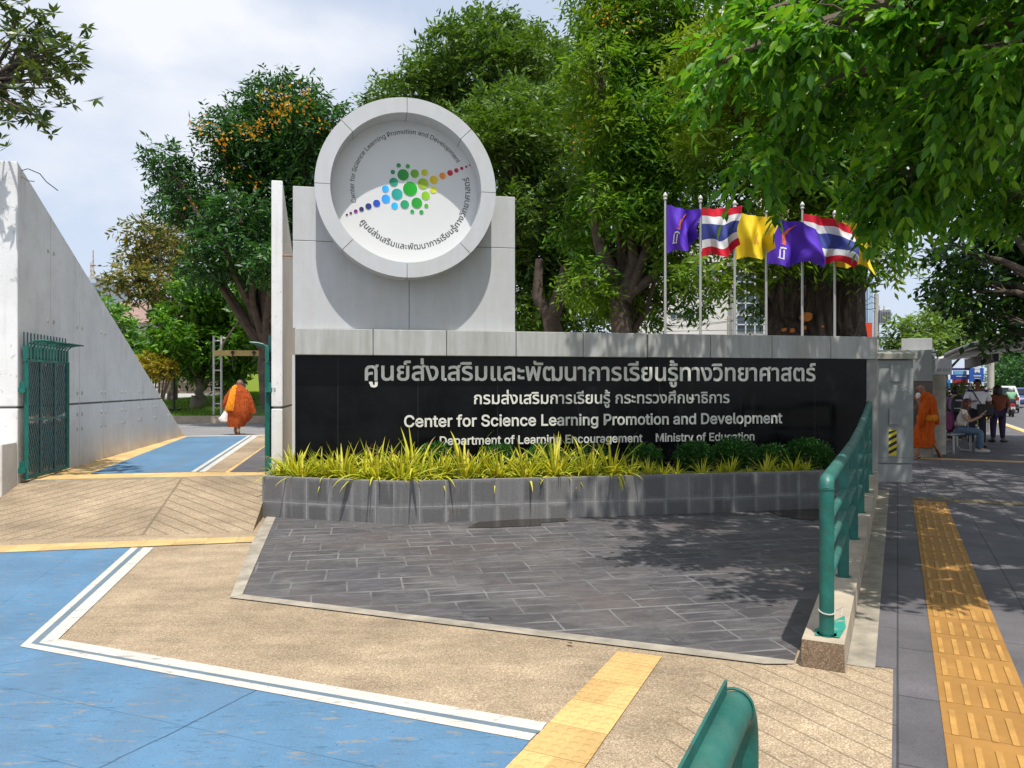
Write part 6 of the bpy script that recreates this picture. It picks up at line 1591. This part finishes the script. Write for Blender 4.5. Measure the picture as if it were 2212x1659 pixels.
tree('rain_tree', 'broad light topped tree directly behind the right edge of the emblem tower', yb_(1200, D, .2), .34, cl7, L_rain, m_bark, 190, 7, .27, .095, .6, fork=.55, twigs=8, droop=.25)
D = 24.5
cl8 = px_clusters([(1320, 40, 60, 50), (1400, 60, 90, 60), (1285, 135, 55, 50), (1370, 150, 90, 60), (1460, 150, 80, 70), (1290, 230, 60, 50), (1380, 250, 90, 60), (1480, 260, 80, 70), (1280, 330, 55, 50), (1350, 350, 80, 60), (1440, 380, 80, 60), (1290, 430, 60, 44), (1380, 450, 70, 44), (1320, 520, 60, 40), (1250, 500, 50, 44), (1420, 580, 60, 50), (1470, 540, 50, 50), (1270, 610, 50, 50), (1330, 640, 60, 44), (1390, 660, 44, 44), (1500, 630, 40, 50), (1300, -30, 80, 60), (1420, -40, 90, 60), (1520, 60, 80, 70), (1530, 200, 70, 70), (1520, 330, 60, 60), (1340, 270, 80, 60), (1330, 90, 70, 50), (1310, 190, 60, 50), (1430, 480, 60, 50), (1340, 430, 70, 50, -1.4), (1400, 340, 80, 60, -1.4)], D)
t8 = tree('flame_tree', 'tall tree with orange blossom patches and forked dark trunk mid picture', yb_(1345, D, .2), .30, cl8, L_flame, m_bark, 235, 7, .25, .07, .62, fork=.42, twigs=7, droop=.55)
blossoms(t8, [(1325, 40, 40, 22), (1300, 75, 30, 24), (1262, 170, 24, 36), (1270, 260, 20, 24), (1255, 330, 22, 18), (1240, 300, 14, 18), (1360, 62, 30, 20)], D - 1.8, 34, .10)
# V of dark limbs
w = MB()
for pts, r in (([(1345, 735), (1335, 640), (1300, 520), (1285, 420), (1300, 330)], .32), ([(1340, 650), (1372, 560), (1360, 450), (1330, 380)], .2), ([(1350, 650), (1400, 540), (1415, 420), (1440, 330)], .2), ([(1352, 640), (1420, 590), (1450, 510), (1452, 430)], .17)):
    w.tube([at(x, y, D - 1.2) + Vector((0, .2 * i, 0)) for i, (x, y) in enumerate(pts)], [r * (1 - .16 * i) for i in range(len(pts))], 10)
w.build('trunk', m_bark, t8, smooth=True)
w = MB(); w.tube([at(1205, 760, 27), at(1190, 690, 27), at(1215, 620, 27), at(1222, 575, 27)], [.38, .32, .24, .18], 10); w.tube([at(1190, 690, 27), at(1160, 640, 27), at(1165, 560, 27)], [.28, .2, .14], 10)
o = w.build('tree_stump', m_bark, smooth=True); prop(o, 'lopped brown trunk behind the coping beside the tower panel', 'tree')
# huge old trunk behind the flags
D = 21.5
t9 = thing('giant_tree', 'huge many stemmed old tree with cut limbs behind the flags', 'tree', yb_(1770, D, .2)); w = MB()
m_bark9, n_, l_, p_ = newmat('ficus_bark'); t_ = NT(n_, l_)
_rf = t_.noise(t_.vscale(t_.pos(), (5.5, 5.5, .8)), 1.5, 8, .7, .6)
l_.new(t_.ramp(_rf, (.36, (.012, .009, .007)), (.5, (.060, .045, .034)), (.66, (.17, .135, .105))), p_.inputs['Base Color']); p_.inputs['Roughness'].default_value = .9
l_.new(t_.bump(_rf, 1.0, .25), p_.inputs['Normal'])
for pts, r in (([(1700, 760), (1705, 690), (1715, 600), (1730, 480)], (.62, .55, .5, .45)), ([(1760, 760), (1765, 680), (1770, 590), (1780, 480), (1760, 330)], (.7, .62, .55, .5, .4)), ([(1825, 760), (1822, 690), (1825, 610), (1830, 560)], (.55, .5, .42, .3)), ([(1860, 760), (1852, 690), (1855, 630), (1872, 560), (1905, 500)], (.36, .32, .26, .18, .1)),
               ([(1695, 730), (1680, 650), (1640, 580), (1600, 540)], (.26, .2, .17, .13)), ([(1690, 740), (1660, 650), (1650, 560), (1640, 480)], (.2, .16, .14, .11)), ([(1735, 620), (1700, 560), (1660, 470), (1640, 380)], (.3, .24, .18, .12)), ([(1770, 500), (1700, 380), (1620, 280), (1540, 180)], (.34, .26, .2, .12)), ([(1775, 470), (1790, 360), (1800, 240), (1790, 100)], (.36, .3, .24, .16)), ([(1830, 560), (1860, 480), (1880, 420)], (.22, .16, .1))):
    w.tube([at(x, y, D) + Vector((0, RNG.uniform(-.3, .3), 0)) for x, y in pts], list(r), 14)
tk9 = w.build('trunk', m_bark9, t9, smooth=True)
m_cut = M('fresh_cut', (.50, .17, .035), .8, .25, 12)
for x, y, r in ((1746, 684, .12), (1738, 708, .06), (1712, 714, .07), (1847, 668, .06), (1838, 672, .05), (1778, 705, .035), (1696, 712, .05)):
    q = at(x, y, D - .62); b = MB(); b.loft([(q, Vector((r, 0, .2 * r)), Vector((0, .2 * r, r)), .06, x), (q + Vector((0, .25, 0)), Vector((r * 1.2, 0, .2 * r)), Vector((0, .2 * r, r * 1.2)), .06, x)], 14); b.build('cut_limb', m_cut, tk9)
cl9 = px_clusters([(1540, 120, 90, 70), (1640, 90, 90, 70), (1740, 110, 100, 80), (1840, 130, 100, 80), (1590, 220, 80, 70), (1690, 240, 90, 70), (1800, 260, 100, 80), (1900, 260, 90, 80), (1550, 330, 70, 60), (1640, 350, 70, 60), (1860, 380, 80, 60), (1920, 420, 60, 60), (1900, 500, 50, 46), (1930, 560, 30, 24), (1560, 440, 60, 40), (1480, 470, 50, 40), (1530, 580, 46, 40), (1590, 600, 44, 36), (1640, 640, 26, 40), (1960, 330, 70, 70), (1740, 390, 90, 50, -1.6), (1800, 470, 60, 40, -1.6), (1700, 470, 60, 44, -1.5), (1760, 540, 60, 34, -1.5), (1840, 560, 50, 34, -1.3), (1650, 540, 44, 40, -1.2), (1690, 330, 80, 60, -1.8), (1820, 350, 80, 60, -1.8), (1780, 200, 90, 70, -2)], D)
quads('crown', sprays(cl9, 330, 7, .24, .08, .6, .5), leafmat('leaf_old', [(.024, .085, .012), (.045, .13, .014), (.085, .20, .018), (.15, .28, .025)], .4, .45, (.22, (.20, .30, .016))), t9)
w = MB()
for x, y in ((1900, 590), (1912, 560), (1890, 610)): w.tube([at(1862, 640, D), at(x - 20, y + 10, D), at(x + 15, y - 5, D)], [.05, .04, .02], 6)
w.build('twig', m_bark9, t9)
# right: dark roadside tree over the bus stop
D = 15.0
cl10 = px_clusters([(2080, 545, 60, 44), (2150, 560, 70, 60), (2045, 610, 46, 34), (2110, 630, 66, 46), (2190, 640, 70, 50), (2150, 690, 60, 30), (2230, 560, 80, 70), (2180, 470, 70, 60), (2240, 420, 90, 80), (2120, 470, 50, 44), (2210, 340, 90, 70), (2280, 650, 80, 70), (2300, 300, 100, 90), (2300, 480, 100, 90), (2360, 600, 90, 90), (2350, 200, 100, 90), (2160, 715, 30, 14)], D)
t10 = tree('roadside_tree', 'dark leafy tree hanging over the bus shelter at the right edge', st(9.0, 3.9), .3, cl10, L_dark, m_bark, 250, 6, .17, .085, .45, fork=.6, droop=.45)
cl10b = px_clusters([(2060, 575, 40, 26), (2050, 640, 34, 18), (2090, 520, 30, 20)], D - .8); quads('crown', sprays(cl10b, 160, 6, .15, .08, .4, .4), L_mid, t10)
D = 40.0
cl11 = px_clusters([(1990, 705, 55, 30), (2045, 690, 50, 34), (2085, 715, 50, 28), (1955, 735, 36, 20), (2020, 735, 50, 18), (2110, 735, 40, 14)], D)
tree('roadside_tree', 'light green tree behind the bus shelter roof', yb_(2040, D, 0), .22, cl11, leafmat('leaf_pale', [(.06, .13, .015), (.10, .19, .02), (.15, .25, .03), (.19, .29, .05)], .4, .4), m_bark, 120, 6, .34, .13, .7, fork=.6)
cl12 = px_clusters([(1908, 735, 16, 14), (1915, 770, 22, 20)], 48); tree('roadside_tree', 'small dark tree seen below the transformer', yb_(1912, 48, 0), .1, cl12, L_deep, m_bark, 140, 5, .26, .1, .4, fork=.5)
# woods and hedge along the far side of the road
cw = []
for k in range(26):
    a = 18 + k * 7; p = st(a, 19.5 + RNG.uniform(-1, 2)); cw.append((p + UP * RNG.uniform(2.0, 4.5), (3.2, 3.2, RNG.uniform(2.4, 3.6))))
    p = st(a + 3, 22 + RNG.uniform(-1, 2)); cw.append((p + UP * RNG.uniform(5, 8), (3.6, 3.6, 3.4)))
o = quads('treeline', sprays(cw, 26, 6, .55, .26, .9, .3), L_deep, None); o['kind'] = 'stuff'
hg = MB(); hgc = [(st(24 + k * 3.0, 16.9) + UP * .55, (1.9, .9, .75)) for k in range(30)]
o = quads('hedge', sprays(hgc, 160, 5, .16, .09, .25, .1), L_mid, None); prop(o, 'low clipped green hedge along the far side of the road', 'hedge')
b = MB(); b.gbox(10, 240, 18, 40, -.25, -.02); o = b.build('verge', m_lawnb); o['kind'] = 'structure'
# shrub bed and planting behind the bus stop
cb = [(at(2078, 862, 23.5), (.9, .6, .5)), (at(2058, 880, 23.0), (.6, .5, .5)), (at(2085, 890, 23.8), (.7, .5, .4))]
t = thing('shrub', 'yellowish green shrub behind the waiting people at the bus stop', 'shrub', at(2074, 930, 23.5).xy.to_3d()); w = MB()
for c, r in cb: w.tube([Vector((c.x, c.y, 0)), c], [.04, .02], 6)
w.build('stem', m_stem, t); quads('foliage', sprays(cb, 900, 6, .10, .05, .2, .2), leafmat('leaf_croton', [(.10, .15, .02), (.17, .20, .03), (.24, .24, .05), (.07, .13, .02)], .4, .35), t)
# left: branch with whorls of oblong leaves, its trunk outside the picture
D = 9.5
t = thing('overhanging_tree', 'branch with whorls of long leaves at the top left corner', 'tree', Vector((-8.6, 10.5, 0))); w = MB()
hub = Vector((-8.6, 10.3, 5.2)); w.tube([Vector((-8.75, 10.5, -.2)), Vector((-8.7, 10.45, 1.4)), Vector((-8.55, 10.38, 3.2)), Vector((-8.5, 10.32, 4.4)), hub, Vector((-8.8, 10.2, 6.2)), Vector((-8.7, 10.1, 7.0))], [.22, .19, .17, .15, .13, .09, .04], 12)
tips = [(35, 40), (75, 45), (110, 70), (60, 90), (140, 95), (20, 110), (95, 120), (165, 110), (130, 135), (55, 150), (100, 160), (20, 175), (150, 165), (75, 190), (40, 215), (115, 190), (20, 240), (65, 245), (45, 265), (90, 215), (175, 150), (10, 80), (120, 175), (30, 140), (70, 60), (10, 205), (95, 85), (-30, 120), (-40, 60), (-30, 200), (-80, 150), (-70, 30), (-20, 10), (125, 110), (45, 120), (80, 135), (55, 230)] + [(random.uniform(-420, -60), random.uniform(-260, 150)) for _ in range(46)]
VV = []
j1 = at(30, 170, D); w.tube([hub, hub.lerp(j1, .5) + UP * .1, j1], [.1, .07, .04], 8)
for x, y in tips:
    dd_ = D + random.uniform(-.6, .9); e = at(x, y, dd_); s0 = hub.lerp(j1, random.uniform(.35, 1.0)) if x > -60 else hub.lerp(Vector((-8.7, 10.1, 7.0)), random.uniform(0, .9)); w.tube([s0, s0.lerp(e, .55) + Vector((random.uniform(-.1, .1), 0, .06)), e], [.022, .015, .008], 5, cap=False)
    for rep in range(6):
        c = np.array(e) + RNG.normal(size=3) * np.array([.17, .17, .12]); k = 9
        a = np.arange(k) * 2 * math.pi / k + random.random(); ax_ = unit(np.array([random.uniform(-.6, .6), random.uniform(-.6, .6), random.choice((1, .7, -.9 if y > 140 else .5))])); u_ = unit(np.cross(ax_, [.3, .9, .2])); v_ = np.cross(ax_, u_)
        d = unit(u_ * np.cos(a)[:, None] + v_ * np.sin(a)[:, None] + ax_ * random.uniform(.1, .8) + RNG.normal(size=(k, 3)) * .32 - np.array([0, 0, .22]))
        VV.append(leaf_faces(np.tile(c, (k, 1)), d, np.tile(ax_, (k, 1)) + RNG.normal(size=(k, 3)) * .2, RNG.uniform(.09, .17, k), RNG.uniform(.035, .058, k)))
w.build('trunk', m_bark, t, smooth=True); quads('crown', np.concatenate(VV), leafmat('leaf_whorl', [(.035, .075, .012), (.07, .12, .014), (.12, .16, .018), (.03, .06, .02)], .35, .38), t)

# ================================================================== near tree hanging over the picture from the right
def broad_leaves(base, d, nrm, ln, wd):
    """two folded halves a leaf, sharing the midrib: arrays of verts and faces"""
    n = len(base); side = unit(np.cross(d, nrm)); up = unit(np.cross(side, d)); ln = ln[:, None]; wd = wd[:, None]
    dr = np.array([0, 0, -1.0])
    p1, p2 = base + d * ln * .30, base + d * ln * .66 + dr * ln * .03; tip = base + d * ln + dr * ln * .10
    V = np.stack([base, p1 + side * wd * .5 + up * wd * .16, p2 + side * wd * .40 + up * wd * .12, tip, p2 - side * wd * .40 + up * wd * .12, p1 - side * wd * .5 + up * wd * .16], 1)
    return V
def leaf_mesh(name, V, mat, parent):
    n = len(V); me = bpy.data.meshes.new(name); me.vertices.add(6 * n); me.vertices.foreach_set('co', np.ascontiguousarray(V, dtype=np.float32).ravel())
    o = (np.arange(n) * 6)[:, None]; idx = np.concatenate([o + np.array([[0, 1, 2, 3]]), o + np.array([[0, 3, 4, 5]])], 1).ravel().astype(np.int32)
    me.loops.add(8 * n); me.loops.foreach_set('vertex_index', idx); me.polygons.add(2 * n)
    me.polygons.foreach_set('loop_start', np.arange(0, 8 * n, 4, dtype=np.int32)); me.polygons.foreach_set('loop_total', np.full(2 * n, 4, dtype=np.int32))
    me.update(calc_edges=True); return link(name, me, mat, parent)
TR = st(2.2, 3.7)
nt_ = thing('overhanging_tree', 'near leafy tree hanging into the picture from the upper right', 'tree', TR)
w = MB(); hub = TR + Vector((-.1, .3, 4.2))
w.tube([TR - UP * .2, TR + UP * .3, TR + Vector((.05, .1, 2.2)), hub], [.26, .2, .17, .15], 14)
boughs = [  # polylines of (column, row, depth), thick end first, how many sprays, leaf length
    ([(2300, -90, 5.2), (2000, -15, 5.4), (1780, 50, 5.5), (1650, 95, 5.6), (1545, 140, 5.6)], 80, .112),
    ([(2300, -120, 5.9), (1900, -40, 6.1), (1720, 5, 6.2), (1600, 40, 6.2)], 60, .112),
    ([(2280, 10, 5.4), (1980, 105, 5.8), (1800, 180, 6.0), (1715, 270, 6.0), (1665, 350, 5.9)], 76, .112),
    ([(2300, 90, 6.2), (2020, 220, 6.6), (1940, 310, 6.8), (1925, 380, 6.8), (1915, 420, 6.7)], 60, .112),
    ([(2300, 130, 5.8), (2100, 250, 6.2), (2010, 350, 6.4), (1965, 385, 6.5)], 60, .112),
    ([(2300, 190, 5.0), (2160, 150, 5.2), (2080, 170, 5.3), (2040, 200, 5.3)], 36, .108),
    ([(2320, 80, 4.6), (2230, 90, 4.8), (2170, 120, 4.9)], 22, .105),
    ([(2300, 220, 7.2), (2140, 290, 7.5), (2040, 370, 7.7), (1970, 430, 7.7)], 60, .115),
    ([(2300, -80, 7.8), (2050, 20, 8.2), (1900, 110, 8.4), (1780, 140, 8.5)], 84, .118),
    ([(2300, -10, 9.0), (2080, 110, 9.4), (1940, 220, 9.6), (1870, 260, 9.6)], 76, .12),
    ([(2300, 340, 8.6), (2150, 390, 9.0), (2060, 450, 9.2)], 36, .115),
    ([(2300, 440, 7.6), (2230, 400, 7.8), (2180, 430, 7.9)], 26, .112),
    ([(2100, -130, 7.6), (1850, -90, 8.0), (1640, -50, 8.2)], 44, .115)]
VB = []
def spray(p, ax, L, k, ln):
    ax = np.array(ax); p = np.array(p); side = unit(np.cross(ax, [0, 0, 1.0])); B, Dv = [], []
    for j in range(k):
        f = (j // 2 + .5) / ((k - 1) / 2 + .5); b = p + ax * L * f + np.array([0, 0, -.30]) * L * f * f
        s = 0 if j == k - 1 else (1 if j % 2 else -1)
        Dv.append(side * s * .9 + ax * (.75 if s else 1.2) + np.array([0, 0, -.55])); B.append(b)
    B = np.array(B); Dv = unit(np.array(Dv) + RNG.normal(size=(k, 3)) * .2)
    nr = unit(np.array([0, 0, 1.0]) + RNG.normal(size=(k, 3)) * .45); s = RNG.uniform(.75, 1.2, k)
    VB.append(broad_leaves(B, Dv, nr, ln * s, ln * .47 * s))
for line, n, LL in boughs:
    P_ = [at(*q) for q in line]; full = [hub, hub.lerp(P_[0], .6) + UP * .25] + P_
    m_ = len(full); w.tube(full, [.10 * (1 - .9 * i / (m_ - 1)) + .008 for i in range(m_)], 8)
    seg = [(P_[i], P_[i + 1]) for i in range(len(P_) - 1)]; ls = [(b_ - a_).length for a_, b_ in seg]; tot = sum(ls)
    for k in range(n):
        u = (random.random() ** .72) * tot; i = 0
        while i < len(ls) - 1 and u > ls[i]: u -= ls[i]; i += 1
        a_, b_ = seg[i]; p = a_.lerp(b_, min(1, u / ls[i])); d = (b_ - a_).normalized()
        q = Vector((random.uniform(-1, 1), random.uniform(-1, 1), random.uniform(-.8, .35))) * .27
        tip = p + q; 
        w.tube([p, p.lerp(tip, .5) + UP * .03, tip], [.010, .007, .004], 5, cap=False)
        for r_ in range(2):
            ax = unit(np.array(d) * random.uniform(.2, 1.2) + RNG.normal(size=3) * .7 + np.array([0, 0, -.3])); spray(tip, ax, random.uniform(.26, .40), 11, LL)
# the rest of the crown, above and beyond the frame, that shades the pavement and the right of the sign
for (x, y, z, r, n) in ((4.9, 4.9, 5.6, 1.1, 130), (4.2, 4.15, 4.6, .75, 80), (5.9, 6.2, 6.2, 1.4, 150), (6.2, 8.0, 6.6, 1.5, 150), (7.6, 7.6, 6.6, 1.5, 140), (7.6, 9.6, 7.0, 1.6, 150), (6.2, 4.6, 6.0, 1.3, 100), (7.6, 5.8, 6.4, 1.4, 100), (9.0, 9.4, 6.4, 1.5, 130), (9.0, 11.6, 7.0, 1.6, 130), (5.2, 10.0, 7.2, 1.3, 120), (3.6, 10.0, 7.6, 1.2, 110), (7.0, 11.6, 7.6, 1.6, 120), (2.7, 9.4, 7.0, .9, 70), (4.4, 8.8, 7.0, 1.2, 110), (2.1, 7.0, 6.3, .75, 90), (3.1, 7.0, 6.4, .95, 130), (4.2, 7.0, 6.4, 1.0, 130), (3.0, 8.2, 6.9, 1.0, 120), (1.9, 8.2, 6.9, .75, 80), (2.55, 4.2, 4.75, .5, 50), (3.35, 4.35, 4.8, .65, 80), (3.9, 5.3, 5.6, .8, 90), (3.0, 5.9, 6.0, .7, 70), (5.2, 6.2, 6.2, 1.0, 100), (6.5, 10.9, 6.4, 1.4, 170), (5.3, 9.3, 6.2, 1.2, 130), (4.2, 9.9, 6.6, 1.0, 100)):
    c = Vector((x, y, z)); w.tube([hub, hub.lerp(c, .5) + UP * .3, c], [.09, .06, .025], 7)
    for k in range(n):
        q = unit(RNG.normal(size=3)) * (random.random() ** .4) * r * np.array([1, 1, .6]); ax = unit(q + RNG.normal(size=3) * .6 + np.array([0, 0, -.2])); spray(np.array(c) + q, ax, random.uniform(.26, .42), 11, .125)
w.build('trunk', m_bark2, nt_, smooth=True)
L_near = leafmat('leaf_near', [(.050, .17, .016), (.075, .235, .018), (.11, .30, .022), (.15, .36, .025), (.22, .42, .03)], .38, .55, spec=.4)
leaf_mesh('crown', np.concatenate(VB), L_near, nt_)

# ================================================================== traffic
m_tyre = M('tyre', (.014, .014, .015), .8, .1); m_rim = M('rim', (.35, .35, .36), .35, .05, metal=.6); m_dglass = M('car_glass', (.010, .012, .018), .08, .1, spec=.6)
m_tail = M('tail_light', (.42, .01, .01), .25, .05); m_plate = M('plate', (.55, .55, .56), .5, .03)
def car(a, b_, paint_, label, fwd=1, tall=1.0):
    base = st(a, b_, -.13); f, r = G1 * fwd, G2 * fwd; t = thing('car', label, 'car', base, 'vehicles on the road')
    W_ = .88; P = lambda x, y, z: base + f * x + r * y + UP * z * tall
    prof = [(-2.1, .38), (-2.15, .75), (-2.05, 1.0), (-1.85, 1.05), (-1.65, 1.05), (.75, 1.05), (1.1, 1.02), (1.95, .86), (2.12, .66), (2.1, .38), (1.7, .28), (-1.8, .28)]
    bm_ = MB(); bm_.extr([P(x, -W_, z) for x, z in prof], r * (2 * W_)); body = bm_.build('body', paint_, t, bevel=.06, fix=True)
    cab = [(-2.0, 1.03), (-1.72, 1.56), (-1.5, 1.62), (.1, 1.62), (.35, 1.55), (1.0, 1.03)]
    c = MB(); lo = [P(x, -W_ * (.97 if z < 1.1 else .80), z) for x, z in cab]; hi = [P(x, W_ * (.97 if z < 1.1 else .80), z) for x, z in cab]; n = len(cab)
    c.add(lo + hi, [tuple(range(n)), tuple(range(n, 2 * n))[::-1]] + [(i, n + i, n + (i + 1) % n, (i + 1) % n) for i in range(n)]); c.build('cabin', paint_, t, bevel=.05, fix=True)
    g = MB(); g.add([P(-1.985, -.66, 1.12), P(-1.985, .66, 1.12), P(-1.785, .60, 1.52), P(-1.785, -.60, 1.52)], [(0, 1, 2, 3)]); 
    o = MB(); o.extr([P(-2.00, -.68, 1.10), P(-2.00, .68, 1.10), P(-1.785, .58, 1.53), P(-1.785, -.58, 1.53)], f * .06); o.build('rear_window', m_dglass, t, fix=True)
    o = MB(); o.extr([P(.95, -.66, 1.10), P(.95, .66, 1.10), P(.45, .58, 1.52), P(.45, -.58, 1.52)], f * .05); o.build('windscreen', m_dglass, t, fix=True)
    for s_ in (-1, 1):
        o = MB(); o.extr([P(-1.6, s_ * W_ * .955, 1.10), P(.75, s_ * W_ * .955, 1.10), P(.2, s_ * W_ * .84, 1.52), P(-1.45, s_ * W_ * .84, 1.52)], r * s_ * .02); o.build('side_window', m_dglass, t, fix=True)
        o = MB(); o.box(P(-2.10, s_ * .70, .86), (.12, .26, .22 * tall), (f, r, UP)); o.build('tail_light', m_tail, t, bevel=.03)
        o = MB(); o.box(P(2.08, s_ * .62, .70), (.12, .32, .14), (f, r, UP)); o.build('headlight', m_plate, t, bevel=.03)
        for x in (-1.30, 1.32):
            q = P(x, s_ * (W_ - .09), 0); q.z = base.z + .32; wh = MB(); wh.tube([q - r * .11, q - r * .09, q + r * .09, q + r * .11], [.29, .32, .32, .29], 20); wo = wh.build('wheel', m_tyre, t, smooth=True)
            wh = MB(); wh.tube([q + r * s_ * .10, q + r * s_ * .118], [.2, .18], 14); wh.build('rim', m_rim, wo)
    o = MB(); o.box(P(-2.17, 0, .72), (.02, .36, .14), (f, r, UP)); o.build('number_plate', m_plate, t)
    o = MB(); o.box(P(-2.14, 0, .45), (.16, 1.6, .2), (f, r, UP)); o.build('bumper', M('bumper', (.03, .03, .032), .6), t, bevel=.04)
    return t
car(56, 6.5, M('white_car_paint', (.55, .55, .56), .2, .03, spec=.6), 'white car with dark rear window behind the standing man', 1, 1.08)
car(67, 6.6, M('red_car_paint', (.36, .02, .03), .2, .03, spec=.6), 'red car further along the road behind the white car')
car(70, 9.6, M('blue_car_paint', (.05, .09, .26), .2, .03, spec=.6), 'blue car on the far lane at the right edge', -1)
mbase = st(47.2, 6.15, -.13); f, r = G1, G2
mt = thing('motorcycle', 'red motorcycle seen from behind with a rider in a green vest', 'motorcycle', mbase, 'vehicles on the road')
P = lambda x, y, z: mbase + f * x + r * y + UP * z
for x in (-.62, .64):
    b = MB(); q = P(x, 0, .29); b.tube([q - r * .05, q - r * .04, q + r * .04, q + r * .05], [.25, .29, .29, .25], 18); b.build('wheel', m_tyre, mt, smooth=True)
b = MB(); b.loft([(P(-.75, 0, .72), r * .07, UP * .05, 0, 0), (P(-.6, 0, .66), r * .13, UP * .12, 0, 0), (P(-.2, 0, .62), r * .14, UP * .14, 0, 0), (P(.2, 0, .55), r * .12, UP * .2, 0, 0), (P(.5, 0, .72), r * .10, UP * .2, 0, 0), (P(.62, 0, .9), r * .08, UP * .08, 0, 0)], 12); b.build('body', M('moto_red', (.42, .015, .025), .25, .05, spec=.6), mt, smooth=True)
b = MB(); b.loft([(P(-.7, 0, .80), r * .11, UP * .04, 0, 0), (P(-.3, 0, .79), r * .14, UP * .05, 0, 0), (P(.15, 0, .77), r * .10, UP * .04, 0, 0)], 10); b.build('seat', m_ink, mt, smooth=True)
b = MB(); b.tube([P(.48, -.34, 1.0), P(.55, -.1, 1.03), P(.55, .1, 1.03), P(.48, .34, 1.0)], .018, 6); b.tube([P(.66, 0, .3), P(.54, 0, 1.03)], .035, 6); b.build('handlebar', m_rim, mt)
b = MB(); b.box(P(-.80, 0, .66), (.05, .22, .10), (f, r, UP)); b.build('tail_light', m_tail, mt, bevel=.02)
b = MB(); b.box(P(-.84, 0, .50), (.015, .22, .16), (f, r, UP)); b.build('number_plate', m_plate, mt)
b = MB(); b.tube([P(-.7, .17, .32), P(-.1, .17, .26)], [.06, .04], 8); b.build('exhaust', m_rim, mt)
rd = Body(mbase, G1, dict(pelvis=(-.12, 0, .90), chest=(-.04, 0, 1.22), neck=(.0, 0, 1.39), head=(.04, 0, 1.53), shL=(-.02, -.19, 1.33), elL=(.2, -.3, 1.1), wrL=(.42, -.32, 1.04), shR=(-.02, .19, 1.33), elR=(.2, .3, 1.1), wrR=(.42, .32, 1.04),
    hipL=(-.1, -.10, .86), knL=(.30, -.2, .70), anL=(.1, -.2, .32), toL=(.24, -.22, .26), hipR=(-.1, .10, .86), knR=(.30, .2, .70), anR=(.1, .2, .32), toR=(.24, .22, .26)))
rd.figure('motorcycle rider in pale green vest and white helmet', m_skinD)
rd.garment('vest', [[('pelvis', .15), (rd.J['pelvis'].lerp(rd.J['chest'], .5), .16), ('chest', .175), (rd.J['neck'] - UP * .04, .09)], [('chest', .175), ('shL', .085), ('elL', .07)], [('chest', .175), ('shR', .085), ('elR', .07)]], M('green_vest', (.16, .36, .20), .7, .1, 8))
rd.garment('trousers', [[('pelvis', .15), ('hipL', .115), ('knL', .09), ('anL', .065)], [('pelvis', .15), ('hipR', .115), ('knR', .09), ('anR', .065)]], m_trou)
b = MB(); b.ball(rd.J['head'] + UP * .03, (.135, .135, .14), 16); b.build('helmet', M('helmet_white', (.58, .58, .6), .25, .05), rd.o, smooth=True)
# fallen leaves on the pavement and paving
m_dead = leafmat('dead_leaf', [(.14, .09, .04), (.20, .15, .07), (.09, .06, .03), (.22, .20, .10)], .8, .1)
k = 0
for px, py in ((2020, 1085), (2040, 1056), (1990, 1100), (2075, 1075), (2150, 1090), (1968, 1068), (1905, 1092), (2100, 1050), (2185, 1120), (1986, 1122), (1672, 1306), (1330, 1190), (1238, 1392), (2030, 1075), (1700, 1300), (2130, 1044), (1930, 1060)):
    q = onz(px, py, .016); a = random.uniform(0, 6.3); d = np.array([[math.cos(a), math.sin(a), .12]]); d = unit(d)
    V = leaf_faces(np.array([tuple(q)]), d, np.array([[0.1, .1, 1.0]]), np.array([random.uniform(.05, .10)]), np.array([random.uniform(.025, .04)])); o = quads('fallen_leaf', V, m_dead, None)
    prop(o, 'small dry fallen leaf lying on the paving', 'leaf', 'fallen leaves on the paving')
